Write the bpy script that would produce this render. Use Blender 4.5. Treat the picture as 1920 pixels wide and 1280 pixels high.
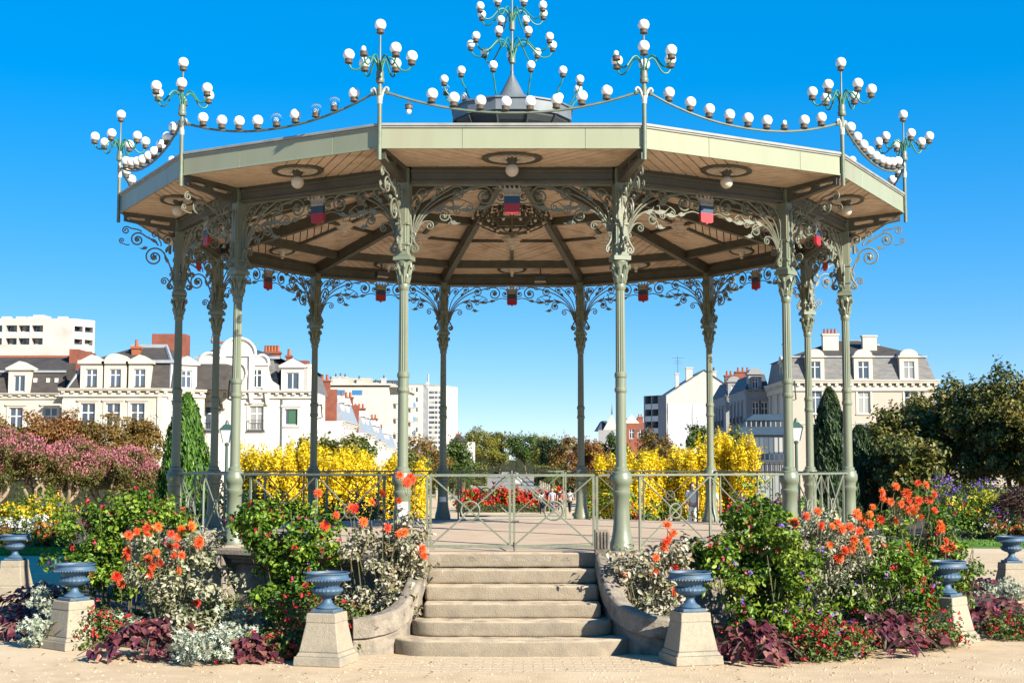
import bpy, bmesh, math, random
import numpy as np
from mathutils import Vector, Matrix

for o in list(bpy.data.objects):
    bpy.data.objects.remove(o, do_unlink=True)
scene = bpy.context.scene
COL = scene.collection
RAD = math.radians
PI = math.pi

# ------------------------------------------------------------------ camera
CAM_D, CAM_H, PITCH = 23.5, 2.18, RAD(5.02)
FPX = 2620.0                                   # focal length for a 1920 wide picture
cam_data = bpy.data.cameras.new('camera')
cam_data.sensor_width = 36.0
cam_data.lens = FPX / 1920 * 36
cam_data.clip_start = 0.1
cam_data.clip_end = 6000
cam = bpy.data.objects.new('camera', cam_data)
cam.location = (0.0, -CAM_D, CAM_H)
cam.rotation_euler = (PI / 2 + PITCH, 0, 0)
COL.objects.link(cam)
scene.camera = cam

# ------------------------------------------------------------------ sky, sun, exposure
SUN_EL, SUN_AZ = RAD(28), RAD(45)              # azimuth: to the right of the line back to the camera
world = bpy.data.worlds.new('World')
scene.world = world
world.use_nodes = True
wn = world.node_tree.nodes
wl = world.node_tree.links
bg = wn['Background']
sky = wn.new('ShaderNodeTexSky')
sky.sky_type = 'NISHITA'
sky.sun_disc = False
sky.sun_elevation = SUN_EL
sun_dir = Vector((math.sin(SUN_AZ) * math.cos(SUN_EL), -math.cos(SUN_AZ) * math.cos(SUN_EL), math.sin(SUN_EL)))
sky.sun_rotation = math.atan2(sun_dir.x, sun_dir.y)
sky.altitude = 3000
sky.air_density = 1.0
sky.dust_density = 0.0
sky.ozone_density = 5.0
hsv = wn.new('ShaderNodeHueSaturation')
hsv.inputs['Hue'].default_value = 0.508
hsv.inputs['Saturation'].default_value = 2.52
hsv.inputs['Value'].default_value = 1.60
gam = wn.new('ShaderNodeGamma')               # the photograph's flat, polarised sky: less contrast, more colour, all over
gam.inputs['Gamma'].default_value = 0.35
wl.new(sky.outputs[0], gam.inputs['Color'])
wl.new(gam.outputs[0], hsv.inputs['Color'])
wl.new(hsv.outputs[0], bg.inputs['Color'])
bg.inputs['Strength'].default_value = 0.13
sun_data = bpy.data.lights.new('sun', 'SUN')
sun_data.energy = 5.0
sun_data.angle = RAD(0.5)
sun_data.color = (1.0, 0.915, 0.78)
sun = bpy.data.objects.new('sun', sun_data)
sun.rotation_euler = sun_dir.to_track_quat('Z', 'Y').to_euler()
sun.location = (30, -30, 40)
COL.objects.link(sun)
vs = scene.view_settings
vs.view_transform = 'Standard'
vs.look = 'None'
vs.gamma = 1.0
vs.exposure = 1.4
vs.use_curve_mapping = False
scene.render.engine = 'CYCLES'
scene.cycles.max_bounces = 6
scene.cycles.diffuse_bounces = 3
scene.cycles.transparent_max_bounces = 6


def at(px, py, d):
    """world point seen at a photograph pixel, d metres in front of the camera"""
    u, v = (px - 960) / FPX, (640 - py) / FPX
    dy = math.cos(PITCH) - v * math.sin(PITCH)
    dz = math.sin(PITCH) + v * math.cos(PITCH)
    s = d / dy
    return Vector((u * s, d - CAM_D, CAM_H + dz * s))


def atx(px, d, py=840):
    return at(px, py, d).x


def atz(py, d):
    return at(960, py, d).z


GZ = [(-60, 0), (30, 0), (75, -1.3), (290, -1.9), (1600, -2.0)]


def ground_z(y):
    for (y0, z0), (y1, z1) in zip(GZ, GZ[1:]):
        if y <= y1:
            return z0 + (z1 - z0) * max(0, y - y0) / (y1 - y0)
    return GZ[-1][1]


# ------------------------------------------------------------------ object helpers
def link(o, parent=None):
    COL.objects.link(o)
    if parent is not None:
        o.parent = parent
    return o


def tag(o, label=None, cat=None, group=None, kind=None):
    if label: o['label'] = label
    if cat: o['category'] = cat
    if group: o['group'] = group
    if kind: o['kind'] = kind
    return o


def empty(name, loc=(0, 0, 0), rz=0.0, label=None, cat=None, group=None, parent=None):
    o = bpy.data.objects.new(name, None)
    o.empty_display_size = 0.2
    o.location = loc
    o.rotation_euler = (0, 0, rz)
    link(o, parent)
    return tag(o, label, cat, group)


def inst(name, me, parent=None, loc=(0, 0, 0), rot=(0, 0, 0), sc=(1, 1, 1)):
    o = bpy.data.objects.new(name, me)
    o.location = loc
    o.rotation_euler = rot
    o.scale = sc if not isinstance(sc, (int, float)) else (sc, sc, sc)
    return link(o, parent)


def copy_tree(o, parent=None):
    c = o.copy()
    link(c)
    c.parent = parent
    for ch in list(o.children):
        copy_tree(ch, c)
    return c


class MB:
    def __init__(self):
        self.v, self.f, self.mi, self.cur = [], [], [], 0

    def add(self, vs_, fs_, M=None):
        b = len(self.v)
        if M is not None:
            vs_ = [M @ Vector(p) for p in vs_]
        self.v.extend([tuple(p) for p in vs_])
        self.f.extend([tuple(i + b for i in f) for f in fs_])
        self.mi.extend([self.cur] * len(fs_))
        return self

    def box(self, x0, x1, y0, y1, z0, z1, M=None):
        vs_ = [(x0, y0, z0), (x1, y0, z0), (x1, y1, z0), (x0, y1, z0), (x0, y0, z1), (x1, y0, z1), (x1, y1, z1), (x0, y1, z1)]
        return self.add(vs_, [(3, 2, 1, 0), (4, 5, 6, 7), (0, 1, 5, 4), (1, 2, 6, 5), (2, 3, 7, 6), (3, 0, 4, 7)], M)

    def taper(self, x, y, z0, z1, w0, d0, w1, d1, M=None):
        vs_ = []
        for z, w, d in ((z0, w0, d0), (z1, w1, d1)):
            vs_ += [(x - w / 2, y - d / 2, z), (x + w / 2, y - d / 2, z), (x + w / 2, y + d / 2, z), (x - w / 2, y + d / 2, z)]
        return self.add(vs_, [(3, 2, 1, 0), (4, 5, 6, 7), (0, 1, 5, 4), (1, 2, 6, 5), (2, 3, 7, 6), (3, 0, 4, 7)], M)

    def prism(self, poly, z0, z1, M=None):
        """poly: list of (x, y) counter-clockwise"""
        n = len(poly)
        vs_ = [(p[0], p[1], z0) for p in poly] + [(p[0], p[1], z1) for p in poly]
        fs_ = [tuple(reversed(range(n))), tuple(range(n, 2 * n))]
        fs_ += [(i, (i + 1) % n, n + (i + 1) % n, n + i) for i in range(n)]
        return self.add(vs_, fs_, M)

    def slab(self, poly, y0, y1, M=None):
        """poly in the x-z plane (counter-clockwise seen from -y), thickness from y0 to y1"""
        n = len(poly)
        vs_ = [(p[0], y0, p[1]) for p in poly] + [(p[0], y1, p[1]) for p in poly]
        fs_ = [tuple(range(n)), tuple(reversed(range(n, 2 * n)))]
        fs_ += [((i + 1) % n, i, n + i, n + (i + 1) % n) for i in range(n)]
        return self.add(vs_, fs_, M)

    def lathe(self, prof, n=16, c=(0, 0, 0), M=None, rot=0.0, flute=None, caps=True):
        """prof: list of (radius, z) from bottom to top; flute(r index) -> depth for odd segments"""
        vs_, fs_ = [], []
        for k, (r, z) in enumerate(prof):
            for i in range(n):
                a = rot + 2 * PI * i / n
                rr = r * (1 - flute) if (flute and i % 2) else r
                vs_.append((c[0] + rr * math.cos(a), c[1] + rr * math.sin(a), c[2] + z))
        for k in range(len(prof) - 1):
            for i in range(n):
                j = (i + 1) % n
                fs_.append((k * n + i, k * n + j, (k + 1) * n + j, (k + 1) * n + i))
        if caps:
            fs_.append(tuple(reversed(range(n))))
            fs_.append(tuple(range((len(prof) - 1) * n, len(prof) * n)))
        return self.add(vs_, fs_, M)

    def tube(self, pts, r, n=6, M=None, flat=1.0):
        pts = [Vector(p) for p in pts]
        m = len(pts)
        rr = r if isinstance(r, (list, tuple)) else [r] * m
        vs_, fs_ = [], []
        up = None
        for k in range(m):
            t = (pts[min(k + 1, m - 1)] - pts[max(k - 1, 0)])
            if t.length < 1e-9: t = Vector((0, 0, 1))
            t.normalize()
            if up is None:
                up = Vector((0, 0, 1)) if abs(t.z) < 0.9 else Vector((1, 0, 0))
            s = t.cross(up)
            if s.length < 1e-6: s = t.orthogonal()
            s.normalize()
            up = s.cross(t).normalized()
            for i in range(n):
                a = 2 * PI * (i + .5) / n
                vs_.append(pts[k] + rr[k] * (math.cos(a) * s * flat + math.sin(a) * up))
        for k in range(m - 1):
            for i in range(n):
                j = (i + 1) % n
                fs_.append((k * n + i, (k + 1) * n + i, (k + 1) * n + j, k * n + j))
        fs_.append(tuple(range(n)))
        fs_.append(tuple(reversed(range((m - 1) * n, m * n))))
        return self.add(vs_, fs_, M)

    def sphere(self, c, r, nu=12, nv=8, M=None, sz=1.0):
        prof = []
        for k in range(nv + 1):
            a = -PI / 2 + PI * k / nv
            prof.append((max(1e-4, r * math.cos(a)), r * sz * math.sin(a)))
        return self.lathe(prof, nu, c, M)

    def mesh(self, name, mat, smooth=False, bevel=0.0, seg=1, ang=0.5):
        me = bpy.data.meshes.new(name)
        me.from_pydata(self.v, [], self.f)
        mats = mat if isinstance(mat, (list, tuple)) else [mat]
        for m in mats: me.materials.append(m)
        if len(mats) > 1:
            me.polygons.foreach_set('material_index', self.mi)
        if bevel > 0:
            bm = bmesh.new(); bm.from_mesh(me)
            bmesh.ops.remove_doubles(bm, verts=bm.verts, dist=1e-5)
            bmesh.ops.recalc_face_normals(bm, faces=bm.faces)
            es = [e for e in bm.edges if len(e.link_faces) == 2 and e.calc_face_angle(0) > ang]
            bmesh.ops.bevel(bm, geom=es, offset=bevel, segments=seg, affect='EDGES', profile=.5)
            bm.to_mesh(me); bm.free()
        if smooth:
            me.polygons.foreach_set('use_smooth', [True] * len(me.polygons))
            if smooth != 'all':
                me.set_sharp_from_angle(angle=RAD(40))
        me.update()
        return me

    def build(self, name, mat, parent=None, smooth=False, bevel=0.0, seg=1, kind=None, loc=(0, 0, 0), rz=0):
        o = inst(name, self.mesh(name, mat, smooth, bevel, seg), parent, loc, (0, 0, rz))
        if kind: o['kind'] = kind
        return o


# ------------------------------------------------------------------ materials
def new_mat(name):
    m = bpy.data.materials.new(name)
    m.use_nodes = True
    nt = m.node_tree
    return m, nt, nt.nodes, nt.links, nt.nodes['Principled BSDF']


ALBEDO = 0.585


def mat(name, c, rough=.6, c2=None, scale=4.0, detail=5, bump=0.0, bscale=40, metal=0.0, spec=.5, ramp=(.38, .66), coord='Object', c3=None, scale3=.7, stretch=None, chips=None, objvar=0.0):
    """principled surface: base colour c broken up with c2 (and large stains c3), fine bump"""
    m, nt, ns, ls, p = new_mat(name)
    c, c2, c3 = [None if q is None else tuple(x * ALBEDO for x in q) for q in (c, c2, c3)]
    p.inputs['Roughness'].default_value = rough
    p.inputs['Metallic'].default_value = metal
    p.inputs['Specular IOR Level'].default_value = spec
    p.inputs['Base Color'].default_value = (*c, 1)
    tc = ns.new('ShaderNodeTexCoord')
    vec = tc.outputs[coord]
    if stretch:
        mp = ns.new('ShaderNodeMapping'); mp.inputs['Scale'].default_value = stretch
        ls.new(vec, mp.inputs['Vector']); vec = mp.outputs[0]
    col = None
    if c2:
        nz = ns.new('ShaderNodeTexNoise'); nz.inputs['Scale'].default_value = scale; nz.inputs['Detail'].default_value = detail
        nz.inputs['Roughness'].default_value = .65
        ls.new(vec, nz.inputs['Vector'])
        rp = ns.new('ShaderNodeValToRGB')
        rp.color_ramp.elements[0].position = ramp[0]; rp.color_ramp.elements[1].position = ramp[1]
        rp.color_ramp.elements[0].color = (*c, 1); rp.color_ramp.elements[1].color = (*c2, 1)
        ls.new(nz.outputs['Fac'], rp.inputs['Fac'])
        col = rp.outputs['Color']
        if c3:
            n3 = ns.new('ShaderNodeTexNoise'); n3.inputs['Scale'].default_value = scale3; n3.inputs['Detail'].default_value = 6
            ls.new(vec, n3.inputs['Vector'])
            r3 = ns.new('ShaderNodeValToRGB')
            r3.color_ramp.elements[0].position = .52; r3.color_ramp.elements[1].position = .72
            r3.color_ramp.elements[0].color = (0, 0, 0, 1); r3.color_ramp.elements[1].color = (1, 1, 1, 1)
            ls.new(n3.outputs['Fac'], r3.inputs['Fac'])
            mx = ns.new('ShaderNodeMix'); mx.data_type = 'RGBA'
            ls.new(r3.outputs['Color'], mx.inputs['Factor'])
            ls.new(col, mx.inputs[6]); mx.inputs[7].default_value = (*c3, 1)
            col = mx.outputs[2]
        if chips:                           # small flakes and rust spots: (colour, scale, threshold)
            n4 = ns.new('ShaderNodeTexNoise'); n4.inputs['Scale'].default_value = chips[1]; n4.inputs['Detail'].default_value = 8; n4.inputs['Roughness'].default_value = .75
            ls.new(vec, n4.inputs['Vector'])
            r4 = ns.new('ShaderNodeValToRGB')
            r4.color_ramp.elements[0].position = chips[2]; r4.color_ramp.elements[1].position = chips[2] + .05
            r4.color_ramp.elements[0].color = (0, 0, 0, 1); r4.color_ramp.elements[1].color = (1, 1, 1, 1)
            ls.new(n4.outputs['Fac'], r4.inputs['Fac'])
            mx = ns.new('ShaderNodeMix'); mx.data_type = 'RGBA'
            ls.new(r4.outputs['Color'], mx.inputs['Factor'])
            ls.new(col, mx.inputs[6]); mx.inputs[7].default_value = (*[x * ALBEDO for x in chips[0]], 1)
            col = mx.outputs[2]
        if objvar:                          # each piece a little lighter or darker
            oi = ns.new('ShaderNodeObjectInfo'); hv = ns.new('ShaderNodeHueSaturation')
            mr = ns.new('ShaderNodeMapRange'); mr.inputs['To Min'].default_value = 1 - objvar; mr.inputs['To Max'].default_value = 1 + objvar
            ls.new(oi.outputs['Random'], mr.inputs['Value']); ls.new(mr.outputs[0], hv.inputs['Value']); ls.new(col, hv.inputs['Color'])
            col = hv.outputs[0]
        ls.new(col, p.inputs['Base Color'])
    if bump > 0:
        nb = ns.new('ShaderNodeTexNoise'); nb.inputs['Scale'].default_value = bscale; nb.inputs['Detail'].default_value = 6
        ls.new(vec, nb.inputs['Vector'])
        bp = ns.new('ShaderNodeBump'); bp.inputs['Strength'].default_value = bump; bp.inputs['Distance'].default_value = .02
        ls.new(nb.outputs['Fac'], bp.inputs['Height'])
        ls.new(bp.outputs[0], p.inputs['Normal'])
    return m


LEAF = 0.88


def leaf_mat(name, cols, rough=.5, trans=.3, objrand=False, spec=.35):
    """cols: list of colours spread over a per-leaf random number; part of the light passes through"""
    m, nt, ns, ls, p = new_mat(name)
    p.inputs['Roughness'].default_value = rough
    p.inputs['Specular IOR Level'].default_value = spec
    if objrand:
        src = ns.new('ShaderNodeObjectInfo').outputs['Random']
    else:
        a = ns.new('ShaderNodeAttribute'); a.attribute_name = 'rnd'
        src = a.outputs['Fac']
    rp = ns.new('ShaderNodeValToRGB')
    el = rp.color_ramp.elements
    while len(el) < len(cols): el.new(.5)
    for i, c in enumerate(cols):
        el[i].position = i / max(1, len(cols) - 1)
        el[i].color = (*[x * LEAF for x in c], 1)
    ls.new(src, rp.inputs['Fac'])
    ls.new(rp.outputs['Color'], p.inputs['Base Color'])
    if trans > 0:
        t = ns.new('ShaderNodeBsdfTranslucent')
        ls.new(rp.outputs['Color'], t.inputs['Color'])
        mx = ns.new('ShaderNodeMixShader'); mx.inputs[0].default_value = trans
        out = ns['Material Output']
        ls.new(p.outputs[0], mx.inputs[1]); ls.new(t.outputs[0], mx.inputs[2])
        ls.new(mx.outputs[0], out.inputs['Surface'])
    return m


def glass_mat(name, c, rough=.05, vary=False):
    m, nt, ns, ls, p = new_mat(name)
    p.inputs['Base Color'].default_value = (*c, 1)
    if vary:                                # blinds and curtains behind some panes
        oi = ns.new('ShaderNodeObjectInfo'); rp = ns.new('ShaderNodeValToRGB'); e = rp.color_ramp.elements
        e[0].color = (c[0] * .6, c[1] * .6, c[2] * .6, 1); e[1].color = (.30, .29, .26, 1); e[1].position = 1.0
        q = e.new(.62); q.color = (c[0] * 1.7, c[1] * 1.7, c[2] * 1.7, 1); q = e.new(.72); q.color = (.20, .20, .19, 1)
        ls.new(oi.outputs['Random'], rp.inputs['Fac']); ls.new(rp.outputs['Color'], p.inputs['Base Color'])
    p.inputs['Roughness'].default_value = rough
    p.inputs['Specular IOR Level'].default_value = .9
    return m


M = {}
M['paint'] = mat('paint_green', (.245, .285, .20), .42, (.21, .245, .165), 3.0, bump=.08, bscale=30, c3=(.23, .22, .135), scale3=1.3, chips=((.16, .085, .04), 9, .655), stretch=(1, 1, .45))
M['fascia'] = mat('fascia_green', (.385, .42, .285), .42, (.345, .375, .25), 1.2, bump=.05, bscale=6, c3=(.34, .32, .205), scale3=.8, stretch=(1, 1, .25), chips=((.17, .15, .10), 7, .67), objvar=.05)
M['iron'] = mat('iron_green', (.235, .255, .185), .5, (.15, .145, .105), 9.0, ramp=(.42, .70), chips=((.15, .08, .04), 14, .66))
M['rail'] = mat('rail_green', (.25, .285, .20), .45, (.19, .21, .15), 14.0)
M['beam'] = mat('beam_paint', (.115, .11, .078), .55, (.085, .075, .052), 3.5)
M['boards'] = mat('board_paint', (1.0, .755, .55), .65, (.84, .62, .44), 5.0, c3=(.58, .39, .24), scale3=2.2, bump=.1, bscale=60)
M['plaster'] = mat('rosette_plaster', (1.0, .87, .72), .7, (.80, .67, .53), 8.0)
M['arm'] = mat('arm_green', (.045, .27, .15), .4, (.08, .25, .14), 8.0)
M['post'] = mat('post_green', (.20, .25, .18), .45, (.14, .18, .125), 7.0)
M['holder'] = mat('holder_brown', (.17, .135, .095), .55, (.10, .08, .06), 12)
M['globe'] = mat('globe_white', (1.3, 1.29, 1.25), .15, (1.2, 1.18, 1.1), 6.0, spec=.7, c3=(.98, .92, .80), scale3=9, objvar=.1)
M['globe_dirty'] = mat('globe_ivory', (.95, .82, .66), .3, (.84, .70, .54), 3.0)
M['zinc'] = mat('zinc_grey', (.20, .235, .26), .45, (.15, .17, .19), 3.0, metal=.1, c3=(.25, .28, .29))
M['zinc_dark'] = mat('zinc_dark', (.05, .06, .065), .5, (.035, .04, .045), 3.0)
M['white_orn'] = mat('ornament_white', (.66, .68, .62), .5, (.5, .52, .45), 9)
M['red'] = mat('crest_red', (.48, .018, .03), .5)
M['blue'] = mat('crest_blue', (.010, .06, .13), .5)
M['crown'] = mat('crest_crown', (.58, .50, .40), .6, (.42, .34, .25), 14)
M['stone'] = mat('stone_steps', (.38, .315, .225), .85, (.30, .25, .175), 7.0, bump=.5, bscale=70, c3=(.24, .20, .15), scale3=2.2, chips=((.17, .15, .12), 16, .66), objvar=.05)
M['stone_dark'] = mat('stone_weathered', (.42, .36, .28), .88, (.27, .23, .18), 9.0, bump=.5, bscale=45, c3=(.13, .115, .09), scale3=3.2, chips=((.10, .09, .075), 11, .60))
M['stone_ped'] = mat('stone_pedestal', (.50, .435, .32), .85, (.41, .355, .26), 30.0, bump=.45, bscale=90, c3=(.33, .30, .235), scale3=2.6, chips=((.2, .18, .14), 20, .67))
M['floor'] = mat('floor_cement', (.74, .58, .42), .8, (.66, .51, .36), 2.0, bump=.1, bscale=60, c3=(.60, .46, .34), scale3=.5)
M['gravel'] = mat('gravel_sand', (.84, .64, .40), .95, (.68, .50, .30), 2.3, detail=9, bump=.55, bscale=55, c3=(.88, .70, .46), scale3=.45, chips=((.42, .31, .2), 34, .665))
M['paver'] = mat('paver_stone', (.74, .58, .39), .9, (.60, .47, .31), 5.0, bump=.4, bscale=60)
M['soil'] = mat('bed_soil', (.055, .040, .028), .95, (.09, .065, .045), 8, bump=.6, bscale=30)
M['urn'] = mat('urn_blue', (.060, .140, .245), .55, (.09, .18, .285), 7.0, bump=.15, bscale=40, c3=(.15, .21, .26), scale3=5, chips=((.08, .09, .10), 16, .66))
M['peat'] = mat('urn_peat', (.06, .035, .02), .95, (.03, .018, .012), 30, bump=.8, bscale=40)
M['grass'] = mat('lawn', (.10, .22, .03), .9, (.07, .17, .025), 3, bump=.5, bscale=90)
M['bark'] = mat('bark', (.20, .15, .105), .9, (.11, .08, .06), 8, bump=.5, bscale=20, stretch=(1, 1, .3))
M['bark_pale'] = mat('bark_pale', (.42, .31, .20), .85, (.28, .19, .12), 7, bump=.3, bscale=16, stretch=(1, 1, .3))
M['stem'] = mat('green_stem', (.12, .15, .05), .7, (.17, .12, .06), 9)
M['cap'] = mat('eave_cap_zinc', (.40, .41, .37), .5, (.30, .32, .30), 4)


def dusty(m, dust, lo=.55, hi=.85):
    """pale grit lying on the upward faces of a stone"""
    nt = m.node_tree; ns, ls = nt.nodes, nt.links
    p = ns['Principled BSDF']
    src = p.inputs['Base Color'].links[0].from_socket
    g = ns.new('ShaderNodeNewGeometry'); sp = ns.new('ShaderNodeSeparateXYZ'); ls.new(g.outputs['True Normal'], sp.inputs[0])
    mr = ns.new('ShaderNodeMapRange'); mr.inputs['From Min'].default_value = lo; mr.inputs['From Max'].default_value = hi; mr.inputs['To Max'].default_value = .85
    ls.new(sp.outputs['Z'], mr.inputs['Value'])
    nz = ns.new('ShaderNodeTexNoise'); nz.inputs['Scale'].default_value = 5; nz.inputs['Detail'].default_value = 7
    tc = ns.new('ShaderNodeTexCoord'); ls.new(tc.outputs['Object'], nz.inputs['Vector'])
    mm = ns.new('ShaderNodeMath'); mm.operation = 'MULTIPLY'; ls.new(mr.outputs[0], mm.inputs[0])
    m2 = ns.new('ShaderNodeMapRange'); m2.inputs['From Min'].default_value = .3; m2.inputs['From Max'].default_value = .55; ls.new(nz.outputs['Fac'], m2.inputs['Value']); ls.new(m2.outputs[0], mm.inputs[1])
    mx = ns.new('ShaderNodeMix'); mx.data_type = 'RGBA'
    ls.new(mm.outputs[0], mx.inputs['Factor']); ls.new(src, mx.inputs[6]); mx.inputs[7].default_value = (*[x * ALBEDO for x in dust], 1)
    ls.new(mx.outputs[2], p.inputs['Base Color'])


dusty(M['stone'], (.78, .62, .42))


def weather(me, amp=.006, freq=4.0, cuts=(), seed=0.0):
    """wear a stone: cut it across and push its skin in and out a little"""
    from mathutils import noise
    bm = bmesh.new(); bm.from_mesh(me)
    for ax, vals in cuts:
        n = [0, 0, 0]; n[ax] = 1
        for v in vals:
            c = [0, 0, 0]; c[ax] = v
            bmesh.ops.bisect_plane(bm, geom=bm.verts[:] + bm.edges[:] + bm.faces[:], plane_co=c, plane_no=n)
    for v in bm.verts:
        d = noise.noise_vector(v.co * freq + Vector((seed, seed * 2, 0)))
        e = noise.noise_vector(v.co * freq * 3 + Vector((seed, 9, 0)))
        v.co += d * amp + e * amp * .4
    bm.to_mesh(me); bm.free()
    me.update()
    return me
# ================================================================== the setting
def sheet(name, polys, z, m, seg_y=None):
    mb = MB()
    for x0, x1, y0, y1 in polys:
        ys = sorted({y0, y1, *[g[0] for g in GZ if y0 < g[0] < y1]})
        for a, b in zip(ys, ys[1:]):
            mb.add([(x0, a, ground_z(a) + z), (x1, a, ground_z(a) + z), (x1, b, ground_z(b) + z), (x0, b, ground_z(b) + z)], [(0, 1, 2, 3)])
    o = mb.build(name, m)
    o['kind'] = 'structure'
    return o


sheet('ground', [(-900, 900, -60, 1600)], 0, M['gravel'])
M['asphalt'] = mat('road_asphalt', (.42, .38, .33), .9, (.36, .32, .28), 1.2, bump=.1)
M['pave'] = mat('pavement', (.50, .42, .33), .9, (.45, .37, .29), 2)
sheet('road', [(-7.2, 4.6, 120, 1500)], .004, M['asphalt'])
for nm, x0, x1 in (('pavement', -12.5, -7.2), ('pavement', 4.6, 9.5)):
    mb = MB()
    ys = [120, 290, 1500]
    for a, b in zip(ys, ys[1:]):
        za, zb = ground_z(a), ground_z(b)
        mb.add([(x0, a, za), (x1, a, za), (x1, b, zb), (x0, b, zb), (x0, a, za + .13), (x1, a, za + .13), (x1, b, zb + .13), (x0, b, zb + .13)],
               [(4, 5, 6, 7), (0, 1, 5, 4), (1, 2, 6, 5), (3, 0, 4, 7)])
    mb.build(nm, M['pave'])['kind'] = 'structure'
# lawns edging the far flower beds
def lawn(x0, x1, y0, y1, seed, n=9000, edge=None):
    mb = MB()
    pl = [(x0, y0), (x1, y0), (x1, y1), (x0, y1)] if edge is None else edge
    mb.prism(pl, 0, .05)
    o = mb.build('lawn', M['grass']); o['kind'] = 'structure'
    return o


# ================================================================== the bandstand
RC, RR = 5.48, 6.41                       # circle through the columns, through the eave corners
C15, S15 = math.cos(RAD(15)), math.sin(RAD(15))
AC, AR = RC * C15, RR * C15
HC, HR = RC * S15, RR * S15
ZF, ZB, ZS = 1.06, 5.865, 6.075             # floor, underside of the ring beam, soffit
ZRT, ZRB = 6.445, 6.145                     # fascia top and bottom
APEX = 7.46
zc = lambda py: atz(py, CAM_D - AC)
BAY = [RAD(30 * k) for k in range(12)]
VTX = [RAD(-15 + 30 * k) for k in range(12)]

stand = empty('bandstand', (0, 0, 0), 0, 'twelve sided pale green iron bandstand with lamp garlands around its roof', 'bandstand')


def ngon(r, n=12, rot=RAD(-105)):
    return [(r * math.cos(rot + 2 * PI * i / n), r * math.sin(rot + 2 * PI * i / n)) for i in range(n)]


# plinth and floor
pl = MB(); pl.prism(ngon(5.66), -.05, .20); pl.prism(ngon(5.58), .20, .84)
plinth = pl.build('plinth', M['stone_dark'], stand, bevel=.02)
fl = MB()
for r0, z0, z1 in ((5.70, .84, .90), (5.78, .90, .95), (5.86, .95, 1.035)):
    fl.prism(ngon(r0), z0, z1)
fl.build('plinth_moulding', M['stone_dark'], stand, bevel=.012)
MB().prism(ngon(5.845), 1.03, ZF).build('floor', M['floor'], stand, bevel=.008)
mb = MB(); mb.box(-.2, .2, -RC - .32, -RC + .2, .80, ZF + .012); mb.box(-.15, .15, -RC - .28, -RC + .2, .05, .80)
mb.lathe([(.1, -.16), (.1, .16)], 14, (0, 0, 0), Matrix.Translation((0, -RC - .28, .86)) @ Matrix.Rotation(PI / 2, 4, 'Y'))
me = mb.mesh('column_footing', M['stone_dark'], bevel=.015)
for a in VTX: inst('column_footing', me, stand, rot=(0, 0, a))

# columns
P = lambda r, py: (r, zc(py))
sub = {}
mb = MB()
z0 = ZF + .012
mb.lathe([(.16, z0), (.16, z0 + .07), (.15, z0 + .085), (.15, z0 + .11), (.132, z0 + .16), (.117, z0 + .25), (.107, z0 + .36), (.104, z0 + .5),
          P(.104, 930), P(.120, 927), P(.120, 921), P(.106, 919), P(.108, 914), P(.118, 909), P(.137, 905), P(.139, 899), P(.137, 893), P(.122, 890), P(.122, 885), P(.094, 883), P(.094, 878), P(.072, 875), P(.070, 868)], 28, (0, -RC, 0))
sub['base'] = mb.mesh('base', M['paint'], 'sharp')
mb = MB()
mb.lathe([P(.070, 869), P(.067, 735)], 24, (0, -RC, 0), flute=0)
mb.lathe([P(.067, 737), P(.082, 733), P(.082, 729), P(.071, 726), P(.071, 709), P(.082, 706), P(.082, 701), P(.066, 697)], 20, (0, -RC, 0))
mb.lathe([P(.065, 700), P(.059, 540)], 28, (0, -RC, 0), flute=.12)
sub['shaft'] = mb.mesh('shaft', M['paint'])
mb = MB()
mb.lathe([P(.058, 545), P(.073, 541), P(.073, 535), P(.061, 531), P(.066, 515), P(.082, 502), P(.108, 492), P(.1, 489)], 16, (0, -RC, 0))
mb.box(-.115, .115, -RC - .115, -RC + .115, zc(489), zc(481))
for k in range(8):                          # curled leaves of the capital
    a = 2 * PI * k / 8 + PI / 8
    pts = [Vector((r * math.cos(a), -RC + r * math.sin(a), zc(y))) for r, y in ((.064, 530), (.077, 515), (.10, 503), (.128, 497), (.132, 503), (.12, 506))]
    mb.tube(pts, [.016, .021, .021, .018, .012, .007], 5)
    a += PI / 8
    pts = [Vector((r * math.cos(a), -RC + r * math.sin(a), zc(y))) for r, y in ((.064, 532), (.08, 522), (.10, 517), (.10, 522))]
    mb.tube(pts, [.016, .02, .015, .007], 5)
sub['capital'] = mb.mesh('capital', M['paint'], 'sharp')
mb = MB()
mb.box(-.08, .08, -RC - .08, -RC + .08, zc(481), ZB + .2)
mb.box(-.055, .055, -RC - .095, -RC + .095, zc(470), zc(360))
for zz in (481, 462, 424):
    mb.box(-.095, .095, -RC - .102, -RC + .102, zc(zz), zc(zz - 5))
sub['pilaster'] = mb.mesh('pilaster', M['paint'], bevel=.006)


def catmull(pts, n=6):
    P_ = [Vector(p) for p in pts]
    P_ = [P_[0] * 2 - P_[1]] + P_ + [P_[-1] * 2 - P_[-2]]
    out = []
    for i in range(1, len(P_) - 2):
        p0, p1, p2, p3 = P_[i - 1:i + 3]
        for k in range(n):
            t = k / n
            out.append(.5 * ((2 * p1) + (p2 - p0) * t + (2 * p0 - 5 * p1 + 4 * p2 - p3) * t * t + (3 * p1 - p0 - 3 * p2 + p3) * t ** 3))
    out.append(P_[-2])
    return out


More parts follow.
